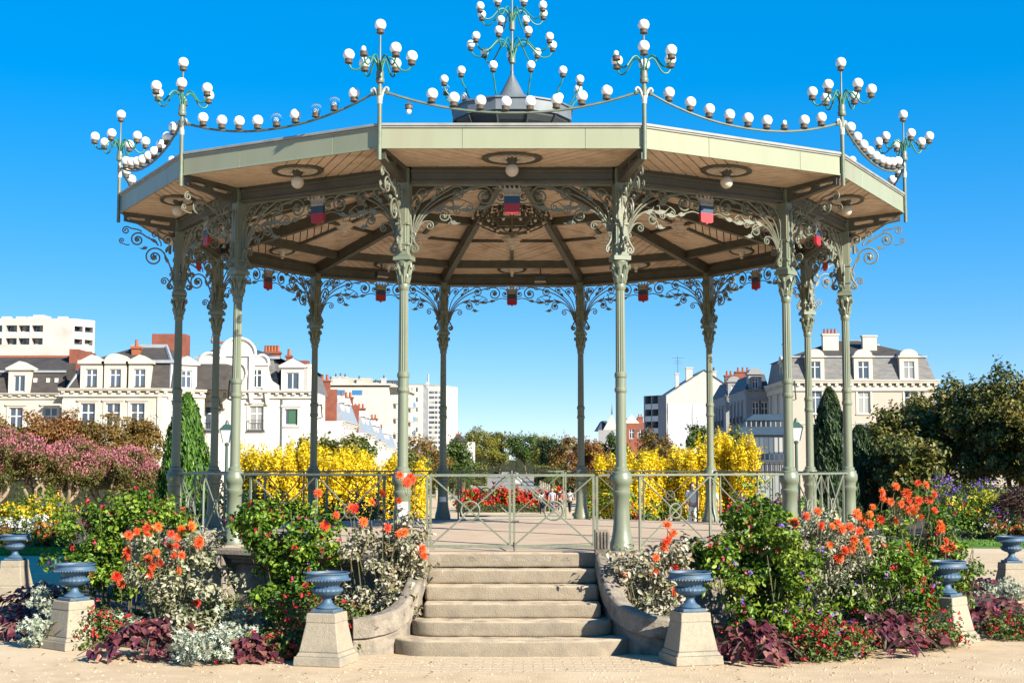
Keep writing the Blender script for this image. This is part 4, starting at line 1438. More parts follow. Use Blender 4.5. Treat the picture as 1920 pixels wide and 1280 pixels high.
# --- dahlias
L_ = place(325, 17.4)
dahlia_bush('pale leaved dahlia bush with about twenty orange flowers left of the stairs', L_,
            [(0, 0, .75, .55, .45, .45), (-.35, -.05, .85, .35, .35, .35), (.38, .05, .8, .38, .38, .38), (.1, -.15, .4, .5, .4, .38), (-.1, 0, 1.08, .42, .35, .26), (.35, .1, 1.1, .3, .3, .25)], 2300,
            flowers_from_px([(241, 1003), (257, 996), (275, 990), (276, 1001), (296, 987), (320, 1000), (333, 1007), (340, 992), (358, 988), (375, 1010), (372, 1018), (318, 1024), (330, 1022), (326, 1040), (341, 1040), (239, 1034), (300, 1054), (286, 1062), (278, 1047), (237, 1044), (218, 1080), (229, 1092), (293, 1035), (360, 985)], 16.95, L_), 21)
L_ = place(712, 17.1)
dahlia_bush('dry leaved dahlia bush with red orange flowers against the left stair parapet', L_,
            [(0, 0, .9, .5, .42, .4), (-.35, .05, 1.0, .32, .32, .4), (.35, .1, 1.0, .3, .3, .4), (.1, -.1, .5, .52, .35, .4), (-.05, .1, 1.35, .42, .3, .22), (.32, .1, 1.4, .22, .22, .2), (-.2, -.1, .35, .4, .3, .3)], 2600,
            flowers_from_px([(597, 924), (609, 985), (658, 951), (665, 953), (682, 978), (631, 965), (718, 923), (748, 938), (769, 895), (763, 904), (749, 890), (727, 989), (758, 997), (795, 1041), (698, 940), (775, 899)], 16.7, L_), 22, 'dry', .085)
L_ = place(1215, 17.1)
dahlia_bush('sparse dahlia with a few orange flowers beside the right stair parapet', L_,
            [(0, 0, .6, .4, .35, .4), (-.2, .05, .95, .28, .28, .28), (.2, .05, .9, .28, .28, .34), (.05, -.1, .3, .4, .3, .28)], 1150,
            flowers_from_px([(1262, 999), (1249, 1015), (1245, 1026), (1230, 1045), (1175, 1075), (1225, 1070), (1265, 1109), (1251, 983)], 16.8, L_), 23, 'dry', .085)
L_ = place(1560, 17.5)
dahlia_bush('tall pale dahlia bush crowded with orange flowers between two green bushes', L_,
            [(0, 0, .9, .5, .4, .45), (-.25, .1, 1.2, .35, .3, .35), (.3, .1, 1.15, .35, .32, .35), (.1, -.15, .45, .5, .35, .38), (0, .1, 1.45, .35, .3, .18)], 2200,
            flowers_from_px([(1560, 986), (1579, 991), (1571, 979), (1594, 987), (1611, 995), (1602, 1009), (1584, 1031), (1597, 1028), (1571, 1047), (1556, 1021), (1627, 1028), (1601, 1013), (1624, 1014), (1489, 980), (1479, 1010), (1512, 967), (1533, 958), (1575, 1045), (1540, 985)], 17.0, L_), 24, 'dahlia', .08)
L_ = place(1700, 18.6)
dahlia_bush('largest dahlia bush heaped with orange flowers behind the right hand urn', L_,
            [(0, 0, .95, .6, .5, .5), (-.45, .0, 1.15, .4, .4, .4), (.4, .05, 1.1, .45, .42, .42), (.1, -.2, .5, .6, .4, .45), (.1, .1, 1.5, .45, .35, .25), (.5, 0, .75, .35, .35, .4)], 3000,
            flowers_from_px([(1654, 922), (1655, 934), (1680, 911), (1700, 925), (1721, 905), (1736, 909), (1752, 926), (1742, 936), (1722, 938), (1704, 938), (1670, 940), (1752, 956), (1714, 960), (1703, 955), (1637, 950), (1632, 963), (1607, 962), (1616, 972), (1651, 973), (1764, 981), (1765, 990), (1774, 1013), (1788, 1022), (1772, 1028), (1727, 969), (1610, 968), (1690, 945), (1715, 952)], 18.1, L_), 25, 'fuchsia', .08, fr=(.055, .09), extra=9)

# --- fuchsias and other green bushes
leafy_bush('fuchsia_bush', 'large rounded green bush dotted with small red flowers behind the leftmost dahlia', place(240, 19.4),
           [(0, 0, .85, .85, .7, .75), (-.5, 0, 1.0, .5, .5, .65), (.5, .1, 1.1, .5, .5, .65), (0, 0, 1.5, .7, .5, .45), (-.3, -.2, .55, .65, .5, .5)], 5600, 31, 'fuchsia', .085, {'redflower': 60, 'pinkflower': 25}, flsize=.05, group='green bushes with small flowers')
leafy_bush('fuchsia_bush', 'tall green bush with hanging red flowers before the second column left of the gate', place(545, 17.3),
           [(0, 0, .75, .5, .45, .6), (-.3, .1, 1.15, .42, .38, .4), (.3, 0, 1.15, .42, .4, .45), (.05, .1, 1.5, .42, .36, .28), (.1, -.2, .45, .45, .35, .45), (-.4, .1, 1.35, .3, .3, .25)], 3600, 32, 'fuchsia', .09, {'pinkflower': 35, 'redflower': 30, 'violet': 8}, flsize=.045, group='green bushes with small flowers')
leafy_bush('fuchsia_bush', 'tall green bush with red and violet flowers right of the nearest right urn', place(1395, 17.3),
           [(0, 0, .8, .55, .45, .6), (-.35, .05, 1.1, .4, .38, .42), (.35, 0, 1.15, .45, .4, .45), (.1, .1, 1.5, .5, .36, .26), (0, -.2, .45, .5, .35, .45), (.45, .1, 1.4, .3, .3, .28)], 3700, 33, 'fuchsia', .09, {'pinkflower': 30, 'redflower': 40, 'violet': 14}, flsize=.045, group='green bushes with small flowers')
leafy_bush('fuchsia_bush', 'bright lime green leafy bush with violet flowers in front of the tall dahlia', place(1468, 16.9),
           [(0, 0, .55, .42, .36, .45), (-.2, 0, .85, .33, .3, .33), (.22, .0, .8, .33, .3, .35), (.05, -.12, .3, .42, .3, .3), (.1, 0, 1.15, .25, .25, .2)], 2100, 34, 'lime', .085, {'violet': 26, 'redflower': 8}, flsize=.045, group='green bushes with small flowers')
leafy_bush('fuchsia_bush', 'low green bush dotted with red between the right hand dahlias and the urn', place(1665, 17.2),
           [(0, 0, .5, .5, .4, .4), (.35, .05, .6, .35, .33, .35), (-.3, 0, .65, .35, .33, .33), (.1, .1, .85, .4, .3, .25)], 2100, 35, 'fuchsia', .075, {'redflower': 34, 'violet': 8}, flsize=.045, group='green bushes with small flowers')
leafy_bush('fuchsia_bush', 'green bush spilling white and red blooms behind the right hand urn', place(1765, 18.7),
           [(0, 0, .6, .45, .4, .5), (.2, 0, .95, .35, .3, .35), (-.2, 0, .9, .35, .3, .35)], 1700, 36, 'salvia', .075, {'whiteflower': 12, 'redflower': 18, 'violet': 6}, flsize=.05, group='green bushes with small flowers')
leafy_bush('fuchsia_bush', 'short green plant with red blooms in front of the left column footing', place(610, 16.3),
           [(0, 0, .3, .45, .35, .28), (-.3, .1, .45, .3, .28, .3), (.2, .1, .35, .3, .28, .25)], 1500, 37, 'salvia', .06, {'redflower': 60, 'violet': 5}, flsize=.04, group='green bushes with small flowers')

# --- red salvias hugging the bed edge
def salvia(label, loc, rx, ry, h, n, nf, seed, extra=None):
    fl = {'redflower': nf}; fl.update(extra or {})
    b = [(0, 0, h * .45, rx, ry, h * .5), (-rx * .5, 0, h * .5, rx * .55, ry * .7, h * .5), (rx * .5, 0, h * .5, rx * .55, ry * .7, h * .5)]
    return leafy_bush('salvia_clump', label, loc, b, n, seed, 'salvia', .05, fl, flsize=.035, group='low red flowering clumps', stems=8, hang=False)
salvia('red flowering clump at the foot of the left pedestal', gp(185, 1205), .38, .3, .38, 1000, 70, 41)
salvia('red flowering clump between silver foliage and the nearest left pedestal', gp(520, 1225), .32, .26, .3, 900, 60, 42)
salvia('red and violet clump beside the left stair parapet end', gp(690, 1185), .30, .25, .30, 800, 45, 43, {'violet': 16})
salvia('wide red flowering clump between two purple vines right of the stairs', gp(1552, 1228), .48, .3, .36, 1600, 120, 44, {'violet': 5})
salvia('red flowering clump at the foot of the right hand pedestal', gp(1742, 1205), .34, .3, .38, 1000, 70, 45)
salvia('red flowering clump at the far right end of the bed', gp(1905, 1190), .35, .35, .30, 800, 50, 46)
salvia('red flowering clump under the dahlia behind the nearest left pedestal', gp(560, 1180), .35, .28, .4, 900, 50, 47)

# --- silver plants
def silver(label, px, py, rx, ry, h, n, seed, fl=None, leaf=.10):
    b = [(0, 0, h * .4, rx, ry, h * .5), (-rx * .5, 0, h * .5, rx * .5, ry * .6, h * .5), (rx * .5, .05, h * .5, rx * .5, ry * .6, h * .45)]
    return silver_plant(label, gp(px, py), b, n, seed, leaf, fl)
silver('silver lacy plant between two purple vines left of the stairs', 385, 1235, .42, .36, .42, 900, 51, {'redflower': 6})
silver('silver lacy plant behind the small purple vine', 455, 1195, .40, .34, .45, 850, 52, {'redflower': 10})
silver('silver lacy plant between the large dahlia and the purple vine', 330, 1170, .38, .28, .30, 600, 53)
silver('silver lacy plant with red specks beside the left pedestal', 225, 1200, .28, .26, .38, 600, 54, {'redflower': 14})
silver('silver lacy plant at the left end of the bed outside the pedestal', 78, 1205, .24, .22, .42, 600, 55)
silver('silver lacy plant in the shade left of the left pedestal', 95, 1165, .3, .3, .45, 600, 56)
silver('silver lacy plant behind the nearest left urn', 660, 1168, .42, .3, .36, 800, 57, {'redflower': 8})
silver('silver lacy plant among red flowers in front of the lime bush', 1500, 1185, .30, .26, .40, 650, 58, {'redflower': 8})
silver('silver lacy plant under the pale dahlia right of the stairs', 1700, 1150, .30, .26, .45, 600, 59)
silver('silver lacy plant beside the right hand pedestal', 1690, 1205, .26, .24, .30, 450, 60, {'redflower': 8})
silver('silver lacy plant behind the nearest right urn', 1330, 1165, .34, .28, .30, 600, 61)
silver('silver lacy plant at the far right beside the last pedestal', 1880, 1120, .4, .3, .3, 500, 62)
silver('silver lacy plant between the salvia and the right hand pedestal', 1755, 1180, .24, .2, .42, 500, 63)

# --- purple vines
purple_vine('large purple leaved vine spreading onto the gravel left of the stairs', gp(285, 1225), .78, .45, .42, 210, 71, (.10, .165))
purple_vine('small purple leaved vine beside the nearest left pedestal', gp(470, 1232), .32, .26, .28, 70, 72, (.10, .16))
purple_vine('shaded purple vine spreading behind the left pedestal', gp(80, 1135, .1), .85, .7, .40, 190, 73, (.12, .18))
purple_vine('purple leaved vine at the left end of the bed', gp(45, 1190), .42, .36, .36, 110, 74, (.10, .16))
purple_vine('purple vine tumbling onto the gravel right of the nearest right pedestal', gp(1412, 1232), .58, .38, .42, 170, 75, (.10, .165))
purple_vine('large dark purple vine mound between salvia and the right hand pedestal', gp(1660, 1215), .80, .5, .46, 240, 76, (.10, .16))
purple_vine('purple vine mound to the right of the right hand pedestal', gp(1865, 1178), .75, .55, .45, 220, 77, (.10, .165))
purple_vine('purple vine stretching back towards the far right pedestal', gp(1845, 1110, .1), .7, .5, .30, 130, 78, (.10, .17))
purple_vine('small patch of purple leaves in front of the leftmost dahlia', gp(300, 1165), .42, .2, .25, 60, 79, (.10, .15))

purple_vine('dark purple leaves low in the bed behind the small silver plants', gp(420, 1205), .4, .3, .22, 70, 80, (.10, .15))
salvia('red flecked green carpet between the left dahlia and the green bush', gp(440, 1165), .55, .4, .35, 1200, 60, 48)
salvia('red flecked green carpet under the lime bush', gp(1470, 1200), .5, .35, .32, 1200, 70, 49, {'violet': 6})
salvia('green and red carpet behind the largest purple mound', gp(1640, 1165), .6, .35, .4, 1200, 60, 50)
silver('silver lacy plant low in front of the green bush left of the stairs', 520, 1190, .34, .28, .30, 600, 64, {'redflower': 10})
silver('silver lacy plant beside the small purple vine near the left pedestal', 425, 1225, .3, .26, .34, 600, 65, {'violet': 3})

# --- plants of the same bed on the far side of the floor
def backplant(label, px, d, rx, h, seed, leafm, fl, n=900):
    loc = (atx(px, d, 950), d - CAM_D, .05)
    b = [(0, 0, h * .5, rx, .5, h * .45), (-rx * .5, 0, h * .6, rx * .5, .4, h * .4), (rx * .5, 0, h * .55, rx * .5, .4, h * .42)]
    leafy_bush('flower_shrub', label, loc, b, n, seed, leafm, .10, fl, flsize=.08, group='flowering shrubs beyond the floor', stems=6)
backplant('dark shrub with red and violet flowers beyond the left railing', 480, 30.6, .7, 1.75, 81, 'salvia', {'redflower': 20, 'violet': 16, 'yellowflower': 4})
backplant('shrub with red and orange blooms beyond the floor under the yellow hedge', 590, 31.0, .7, 1.5, 82, 'fuchsia', {'redflower': 26, 'violet': 6})
backplant('shrub with violet and red blooms beyond the front left column', 710, 31.2, .75, 1.5, 83, 'salvia', {'violet': 14, 'redflower': 16})
backplant('green shrub with red blooms just right of the far gate', 1150, 31.2, .7, 1.6, 84, 'fuchsia', {'redflower': 24, 'yellowflower': 5})
backplant('green shrub with scattered red blooms beyond the right railing', 1235, 31.0, .6, 1.35, 85, 'fuchsia', {'redflower': 16})
backplant('low green shrub with red blooms under the rearmost right column', 1380, 30.6, .75, 1.5, 86, 'salvia', {'redflower': 24, 'yellowflower': 6})
backplant('dark shrub with violet spikes and red blooms beyond the far right railing', 1450, 29.8, .75, 1.85, 87, 'fuchsia', {'violet': 26, 'redflower': 14})
backplant('leafy shrub with red blooms behind the left hand columns', 390, 29.0, .8, 1.6, 88, 'fuchsia', {'redflower': 16})

# ================================================================== urns on pedestals
mb = MB()
prof = [(.07, .035), (.115, .04), (.12, .05), (.11, .062), (.085, .075), (.06, .10), (.047, .135), (.05, .15), (.066, .155), (.066, .165), (.055, .17)]
mb.lathe(prof, 24)
STEM_U = mb.mesh('stem', M['urn'], 'sharp')
mb = MB(); mb.box(-.135, .135, -.135, .135, 0, .036); FOOT_U = mb.mesh('foot', M['urn'], bevel=.006)
mb = MB()
# gadrooned lower bowl
n = 48
v, f = [], []
for k, (r, z) in enumerate([(.05, .168), (.10, .176), (.145, .20), (.168, .232), (.165, .255), (.15, .268)]):
    for i in range(n):
        a = 2 * PI * i / n
        g = 1 + (.05 * abs(math.sin(a * 12)) if 0 < k < 5 else 0)
        v.append((r * g * math.cos(a), r * g * math.sin(a), z))
for k in range(5):
    for i in range(n):
        f.append((k * n + i, k * n + (i + 1) % n, (k + 1) * n + (i + 1) % n, (k + 1) * n + i))
mb.add(v, f)
mb.lathe([(.135, .258), (.136, .275), (.142, .296), (.165, .322), (.205, .340), (.243, .350), (.252, .357), (.252, .365), (.236, .372), (.230, .392), (.232, .410), (.246, .418), (.248, .426), (.240, .432), (.222, .426), (.21, .385), (.0, .38)], 32)
BOWL_U = mb.mesh('bowl', M['urn'], 'sharp')
mb = MB()
for i in range(44):
    a = 2 * PI * i / 44
    mb.sphere((.25 * math.cos(a), .25 * math.sin(a), .353), .011, 6, 4)
BEAD_U = mb.mesh('beading', M['urn'])
mb = MB(); mb.lathe([(.0, .385), (.22, .400), (.12, .415), (.0, .42)], 20); PEAT = mb.mesh('soil', M['peat'])
mb = MB()
mb.taper(0, 0, 0, .10, .56, .56, .545, .545); mb.taper(0, 0, .10, .145, .52, .52, .47, .47); mb.taper(0, 0, .145, .46, .465, .465, .35, .35); mb.taper(0, 0, .455, .56, .36, .36, .345, .345)
PED_ME = mb.mesh('block', M['stone_ped'], bevel=.012, seg=2)
URNS = [(612, 1243, RAD(-15), 'nearest left of the stairs', 0), (1295, 1241, RAD(15), 'nearest right of the stairs', 0), (136, 1213, RAD(-40), 'second to the left, in front of the red flowered bush', 0),
        (1778, 1203, RAD(42), 'second to the right, in front of the largest dahlia', 0), (26, 1112, RAD(-95), 'cut by the left edge before the shaded path', 0), (1899, 1118, RAD(92), 'cut by the right edge before the lawn', 0)]
for px, py, a, wh, _ in URNS:
    g = gp(px, py, 0)
    t = empty('pedestal', g, a, 'tapered stone pedestal %s' % wh, 'pedestal', 'stone pedestals around the bed')
    inst('block', PED_ME, t)
    t = empty('urn', (g.x, g.y, .561), a, 'blue painted fluted urn %s' % wh, 'urn', 'blue urns around the bed')
    for nm, me in (('foot', FOOT_U), ('stem', STEM_U), ('bowl', BOWL_U), ('beading', BEAD_U), ('soil', PEAT)): inst(nm, me, t)

# ================================================================== litter and small stones on the gravel
LM['litter'] = leaf_mat('fallen_leaves', [(.26, .15, .06), (.36, .24, .11), (.20, .10, .04)], .7, .1)
M['pebble'] = mat('pebble', (.72, .56, .37), .9, (.55, .43, .29), 9)
rg = np.random.default_rng(77)
n = 130
xy = np.c_[rg.uniform(-6.5, 6.5, n), rg.uniform(-9.3, -7.2, n)]
xy = xy[np.hypot(xy[:, 0], xy[:, 1]) > 7.9]
n = len(xy)
o = inst('fallen_leaves', leaf_mesh('fallen_leaves', np.c_[xy, np.full(n, .018)], unit(rg, n) * .4 + np.array([0, 0, 1.]), unit(rg, n) * np.array([1, 1, .1]), rg.uniform(.02, .05, n), rg.uniform(.012, .03, n), LM['litter'], 'oval'))
tag(o, 'scattered fallen leaves and petals on the gravel before the beds', 'leaves', kind='stuff')
mb = MB()
for x, y in zip(rg.uniform(-6, 6, 500), rg.uniform(-9.5, -7.4, 500)):
    r = rg.uniform(.006, .017)
    mb.taper(x, y, -.002, r * .8, r * 2, r * 1.7, r, r)
o = mb.build('pebbles', M['pebble']); tag(o, 'small loose stones scattered on the gravel in the foreground', 'pebbles', kind='stuff')
# ================================================================== lawns and far beds
lawn(0, 0, 0, 0, 1, edge=[(-30, 9.6), (-9.5, 10.4), (-9.0, 12.6), (-30, 12.4)])
lawn(0, 0, 0, 0, 2, edge=[(10.2, 13.4), (30, 11.6), (30, 15), (10.2, 16.2)])
for i, pl_ in enumerate(([(-34, 12.4), (-9.0, 12.6), (-9.0, 32), (-34, 32)], [(10.2, 16.2), (34, 15), (34, 34), (10.2, 34)])):
    mb = MB(); mb.prism(pl_, -.1, .06); tag(mb.build('flower_bed', M['soil']), kind='structure')


def grass_blades(pl_, n, seed):
    rg = np.random.default_rng(seed)
    a = np.array(pl_)
    u, v = rg.random(n), rg.random(n)
    P_ = (a[0] * ((1 - u) * (1 - v))[:, None] + a[1] * (u * (1 - v))[:, None] + a[2] * (u * v)[:, None] + a[3] * ((1 - u) * v)[:, None])
    C_ = np.c_[P_, np.full(n, .075)]
    o = inst('grass', leaf_mesh('grass', C_, unit(rg, n) * np.array([1, 1, .2]), np.array([[0, 0, 1.]]) + unit(rg, n) * .5, .06 * rg.uniform(.6, 1.3, n), .02, LM['grass']))
    return tag(o, kind='stuff')


LM['gold'] = leaf_mat('golden_leaves', [(.22, .26, .02), (.42, .42, .03), (.55, .52, .06)], .5, .35)
LM['grass'] = leaf_mat('grass_blades', [(.06, .17, .015), (.12, .27, .03), (.20, .33, .05)], .6, .3)
tag(grass_blades([(-16, 9.9), (-9.5, 10.4), (-9.0, 12.6), (-16, 12.45)], 7000, 1), 'short mown grass edging the left flower bed', 'grass')
tag(grass_blades([(10.2, 13.4), (17, 12.8), (17, 15.7), (10.2, 16.2)], 7000, 2), 'short mown grass edging the right flower bed', 'grass')


def bedplant(name, label, px, d, rx, h, seed, leafm, fl, n=1200, leaf=.09, fls=.08, ry=.6, hang=False, shape='oval', group='flowers in the far beds'):
    loc = (atx(px, d, 1000), d - CAM_D, .05)
    b = [(0, 0, h * .5, rx, ry, h * .45), (-rx * .5, .1, h * .6, rx * .5, ry * .8, h * .4), (rx * .5, -.1, h * .55, rx * .5, ry * .8, h * .42)]
    return leafy_bush(name, label, loc, b, n, seed, leafm, leaf, fl, flsize=fls, group=group, stems=6, hang=hang, shape=shape)


LM['redflower2'] = leaf_mat('bed_red', [(.60, .03, .02), (.75, .06, .03), (.50, .02, .02)], .5, .25)
LM['orangeflower'] = leaf_mat('bed_orange', [(.8, .25, .02), (.75, .12, .02), (.8, .4, .03)], .5, .25)
LM['darkgrass'] = leaf_mat('dark_fountain_grass', [(.03, .012, .015), (.07, .03, .03), (.05, .03, .02)], .45, .1)
bedplant('yellow_rose', 'yellow flowering bush at the left edge beyond the urns', 15, 40, .9, 1.15, 101, 'lime', {'yellowflower': 70}, fls=.11)
bedplant('yellow_rose', 'yellow flowering bush next to the large red flowered bush', 62, 40.5, .8, 1.2, 102, 'lime', {'yellowflower': 60}, fls=.11)
bedplant('yellow_rose', 'yellow specked green bush under the crape myrtles', 105, 42, .9, 1.35, 103, 'lime', {'yellowflower': 22, 'violet': 8}, fls=.09)
bedplant('white_flower', 'white flowering strip in front of the yellow roses at left', 18, 38, 1.1, .55, 104, 'salvia', {'whiteflower': 90}, fls=.08)
bedplant('white_flower', 'white and lilac flowering strip beside the orange bedding', 75, 38.2, .7, .55, 105, 'salvia', {'whiteflower': 60, 'violet': 8}, fls=.08)
bedplant('orange_bedding', 'orange bedding flowers by the lawn left of the red flowered bush', 102, 37, .5, .45, 106, 'salvia', {'orangeflower': 80}, fls=.08)
bedplant('orange_bedding', 'orange bedding flowers at the left edge of the picture', 5, 37.4, .5, .35, 107, 'salvia', {'orangeflower': 50}, fls=.08)
bedplant('aster_bush', 'violet flowering bush behind the largest dahlia', 1805, 44, 1.0, 1.75, 111, 'salvia', {'violet': 110}, fls=.07)
bedplant('aster_bush', 'second violet flowering bush further right under dark trees', 1860, 45, .9, 1.5, 112, 'salvia', {'violet': 60}, fls=.07)
bedplant('golden_shrub', 'lime yellow leafy shrub in the right far bed', 1840, 42.5, .7, 1.15, 113, 'gold', {}, leaf=.13)
bedplant('golden_shrub', 'larger lime yellow shrub beside the dark fountain grass', 1880, 42, .7, 1.2, 114, 'gold', {}, leaf=.13)
bedplant('lavender_clump', 'violet spiky clump in front of the lime yellow shrubs', 1868, 41, .7, .75, 115, 'salvia', {'violet': 60, 'redflower': 8}, fls=.06)
bedplant('dark_bedding', 'dark leaved clump with yellow blooms behind the dahlias at right', 1800, 41.2, .9, .9, 116, 'fuchsia', {'yellowflower': 10, 'redflower': 12}, fls=.1)
bedplant('orange_bedding', 'orange and red bedding flowers beside the lawn at right', 1893, 40, .6, .4, 117, 'salvia', {'orangeflower': 60, 'redflower': 30, 'whiteflower': 20}, fls=.08)
rg = np.random.default_rng(5)
t = empty('fountain_grass', (atx(1905, 41, 1000), 41 - CAM_D, .05), 0, 'dark purple fountain grass at the right edge', 'plant')
n = 900
a = rg.random(n) * 6.28; r = rg.random(n) ** .6 * .75
C_ = np.c_[r * np.cos(a), r * np.sin(a), 1.45 - r * r * 1.3 - rg.random(n) * .5]
T_ = np.c_[np.cos(a), np.sin(a), .9 - 2.2 * r]
inst('blades', leaf_mesh('blades', C_, unit(rg, n) + np.array([0, 0, .5]), T_, .55 * rg.uniform(.6, 1.2, n), .03, LM['darkgrass']), t)['kind'] = 'stuff'

# ================================================================== trees and shrubs behind
LM['yellow'] = leaf_mat('yellow_leaves', [(.36, .30, .012), (.74, .55, .010), (.86, .66, .015), (.72, .50, .01), (.90, .72, .03)], .5, .35)
LM['olive'] = leaf_mat('olive_leaves', [(.05, .07, .012), (.11, .13, .02), (.17, .18, .035), (.20, .15, .03)], .5, .3)
LM['brown'] = leaf_mat('autumn_brown_leaves', [(.07, .05, .012), (.15, .11, .022), (.24, .13, .03), (.17, .15, .03)], .55, .3)
LM['rust'] = leaf_mat('rust_leaves', [(.10, .055, .014), (.22, .10, .025), (.30, .14, .045), (.13, .11, .025)], .55, .3)
LM['dark'] = leaf_mat('dark_green_leaves', [(.02, .036, .007), (.06, .08, .013), (.12, .13, .022), (.20, .16, .032), (.27, .19, .04)], .5, .2)
LM['green'] = leaf_mat('green_leaves', [(.03, .06, .010), (.07, .12, .018), (.12, .17, .03)], .5, .3)
LM['ygreen'] = leaf_mat('yellow_green_leaves', [(.08, .09, .012), (.17, .17, .02), (.26, .24, .03)], .5, .3)
LM['cypress'] = leaf_mat('cypress_leaves', [(.02, .06, .006), (.05, .13, .010), (.10, .21, .015)], .55, .15)
LM['cypress_dark'] = leaf_mat('dark_cypress_leaves', [(.008, .022, .006), (.018, .045, .010), (.04, .075, .016)], .55, .1)
LM['myrtle'] = leaf_mat('myrtle_leaves', [(.05, .06, .012), (.11, .11, .022), (.17, .12, .04)], .5, .3)
LM['pink'] = leaf_mat('pink_panicles', [(.30, .10, .09), (.46, .14, .18), (.58, .22, .27), (.36, .14, .10)], .55, .3)
LM['palm'] = leaf_mat('palm_fronds', [(.06, .10, .015), (.12, .16, .03), (.18, .2, .05)], .45, .2)


def gpos(px, d):
    return (atx(px, d), d - CAM_D, ground_z(d - CAM_D))


# crape myrtles: several bare stems, umbrella crown, pink panicles on top
def myrtle(px, d, h, rx, seed, label):
    rg = np.random.default_rng(seed)
    t = empty('crape_myrtle', gpos(px, d), rg.random() * 6, label, 'tree', 'pink crape myrtles')
    blobs = crown_blobs(rg, h * .27, h, rx * 1.12, rx, 30, (.26, .42), bottom=.9)
    mb = MB()
    fork = Vector((rg.normal() * .05, rg.normal() * .05, .75))
    mb.tube(catmull([(0, 0, -.1), (.03, 0, .35), fork], 3), [.19, .17, .15, .14, .135, .13, .13], 8)
    for i in range(5):
        a = i * 1.256 + rg.random() * .5
        q = fork + Vector((math.cos(a) * .45, math.sin(a) * .45, .55))
        mb.tube(catmull([fork - Vector((0, 0, .05)), fork.lerp(q, .5) + Vector((math.cos(a) * .1, math.sin(a) * .1, 0)), q], 3), [.10 - .006 * j for j in range(7)], 6)
        for b in blobs[i * 2:i * 2 + 2]:
            e_ = Vector(b[:3])
            mb.tube(catmull([q, q.lerp(e_, .5) + Vector((0, 0, .1)), e_], 3), [.055 - .006 * j for j in range(7)], 5)
    mb.build('trunk', M['bark_pale'], t, 'all')
    inst('crown', cloud('crown', rg, blobs, 9500, .12, LM['myrtle'], asp=.45, shell=.7, tz=.6, shoots=120, slen=.3), t)
    P_, O, idx = blob_points(rg, blobs, 2700, .04)
    keep = (P_[:, 2] > h * (.50 + .16 * rg.random(len(P_)))) & (O[:, 2] > -.2)
    P_, O = P_[keep] , O[keep]
    P_ = np.repeat(P_, 3, axis=0) + rg.normal(size=(len(P_) * 3, 3)) * np.array([.05, .05, .10]) + np.array([0, 0, .10])
    m_ = len(P_)
    o = inst('blossom', leaf_mesh('blossom', P_, unit(rg, m_) + np.array([0, -.3, .2]), np.array([[0, 0, 1.]]) + unit(rg, m_) * .6, .11 * rg.uniform(.6, 1.3, m_), .06, LM['pink']), t)
    o['kind'] = 'stuff'
for px, d, h, rx, lb in ((0, 56, 3.65, 1.5, 'pink crape myrtle at the left edge of the picture'), (66, 57, 3.5, 1.45, 'pink crape myrtle second from the left edge'), (128, 58.5, 3.35, 1.4, 'pink crape myrtle third from the left edge'),
                         (190, 60, 3.3, 1.35, 'pink crape myrtle in front of the corner building'), (246, 62, 3.2, 1.3, 'pink crape myrtle nearest the bright green cypress')):
    myrtle(px, d, h, rx, 120 + px, lb)
for i, (px, top, d, rx, mt, lb) in enumerate(((-10, 775, 72, 2.0, 'brown', 'olive brown autumn tree at the left edge behind the myrtles'), (62, 768, 74, 2.0, 'rust', 'reddish brown autumn tree left of the first window'),
                                           (118, 764, 75, 1.9, 'rust', 'rust coloured tree in front of the low slate roofed house'), (185, 760, 76, 1.9, 'brown', 'tallest brown autumn tree before the corner building'),
                                           (262, 772, 78, 1.5, 'brown', 'brown autumn tree nearest the left cypress'))):
    g = gpos(px, d)
    make_tree('autumn_tree', lb, g, atz(top, d) - g[2], rx, LM[mt], 130 + i, .3, 8500, .15, 34, group='autumn trees behind the myrtles', gaps=.8, size=(.2, .36), shoots=150)
# sheared hedge behind the myrtles
def hedge(name, label, px0, px1, d, h, seed, mt='dark', n=5000, th=.8, leaf=.12, group=None):
    rg = np.random.default_rng(seed)
    x0, x1 = atx(px0, d), atx(px1, d)
    w = (x1 - x0) / 2
    t = empty(name, ((x0 + x1) / 2, d - CAM_D, ground_z(d - CAM_D)), 0, label, 'hedge', group)
    C_ = (rg.random((n, 3)) - .5) * 2
    ax = rg.integers(0, 3, n)
    for k in (0, 1, 2):
        s_ = ax == k
        C_[s_, k] = np.sign(C_[s_, k])
    O = C_.copy()
    C_ = C_ * np.array([w, th / 2, h / 2]) + np.array([0, 0, h / 2]) + rg.normal(size=(n, 3)) * .05
    C_[:, 2] = np.maximum(C_[:, 2], .02)
    inst('foliage', leaf_mesh('foliage', C_, O * .5 + unit(rg, n), unit(rg, n), leaf, leaf * .6, LM[mt]), t)['kind'] = 'stuff'
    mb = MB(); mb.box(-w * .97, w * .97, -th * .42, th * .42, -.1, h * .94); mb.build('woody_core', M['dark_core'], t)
    return t
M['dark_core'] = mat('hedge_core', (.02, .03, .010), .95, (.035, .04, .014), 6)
hedge('clipped_hedge', 'dark clipped hedge behind the crape myrtle trunks', -60, 320, 68, 2.0, 140)

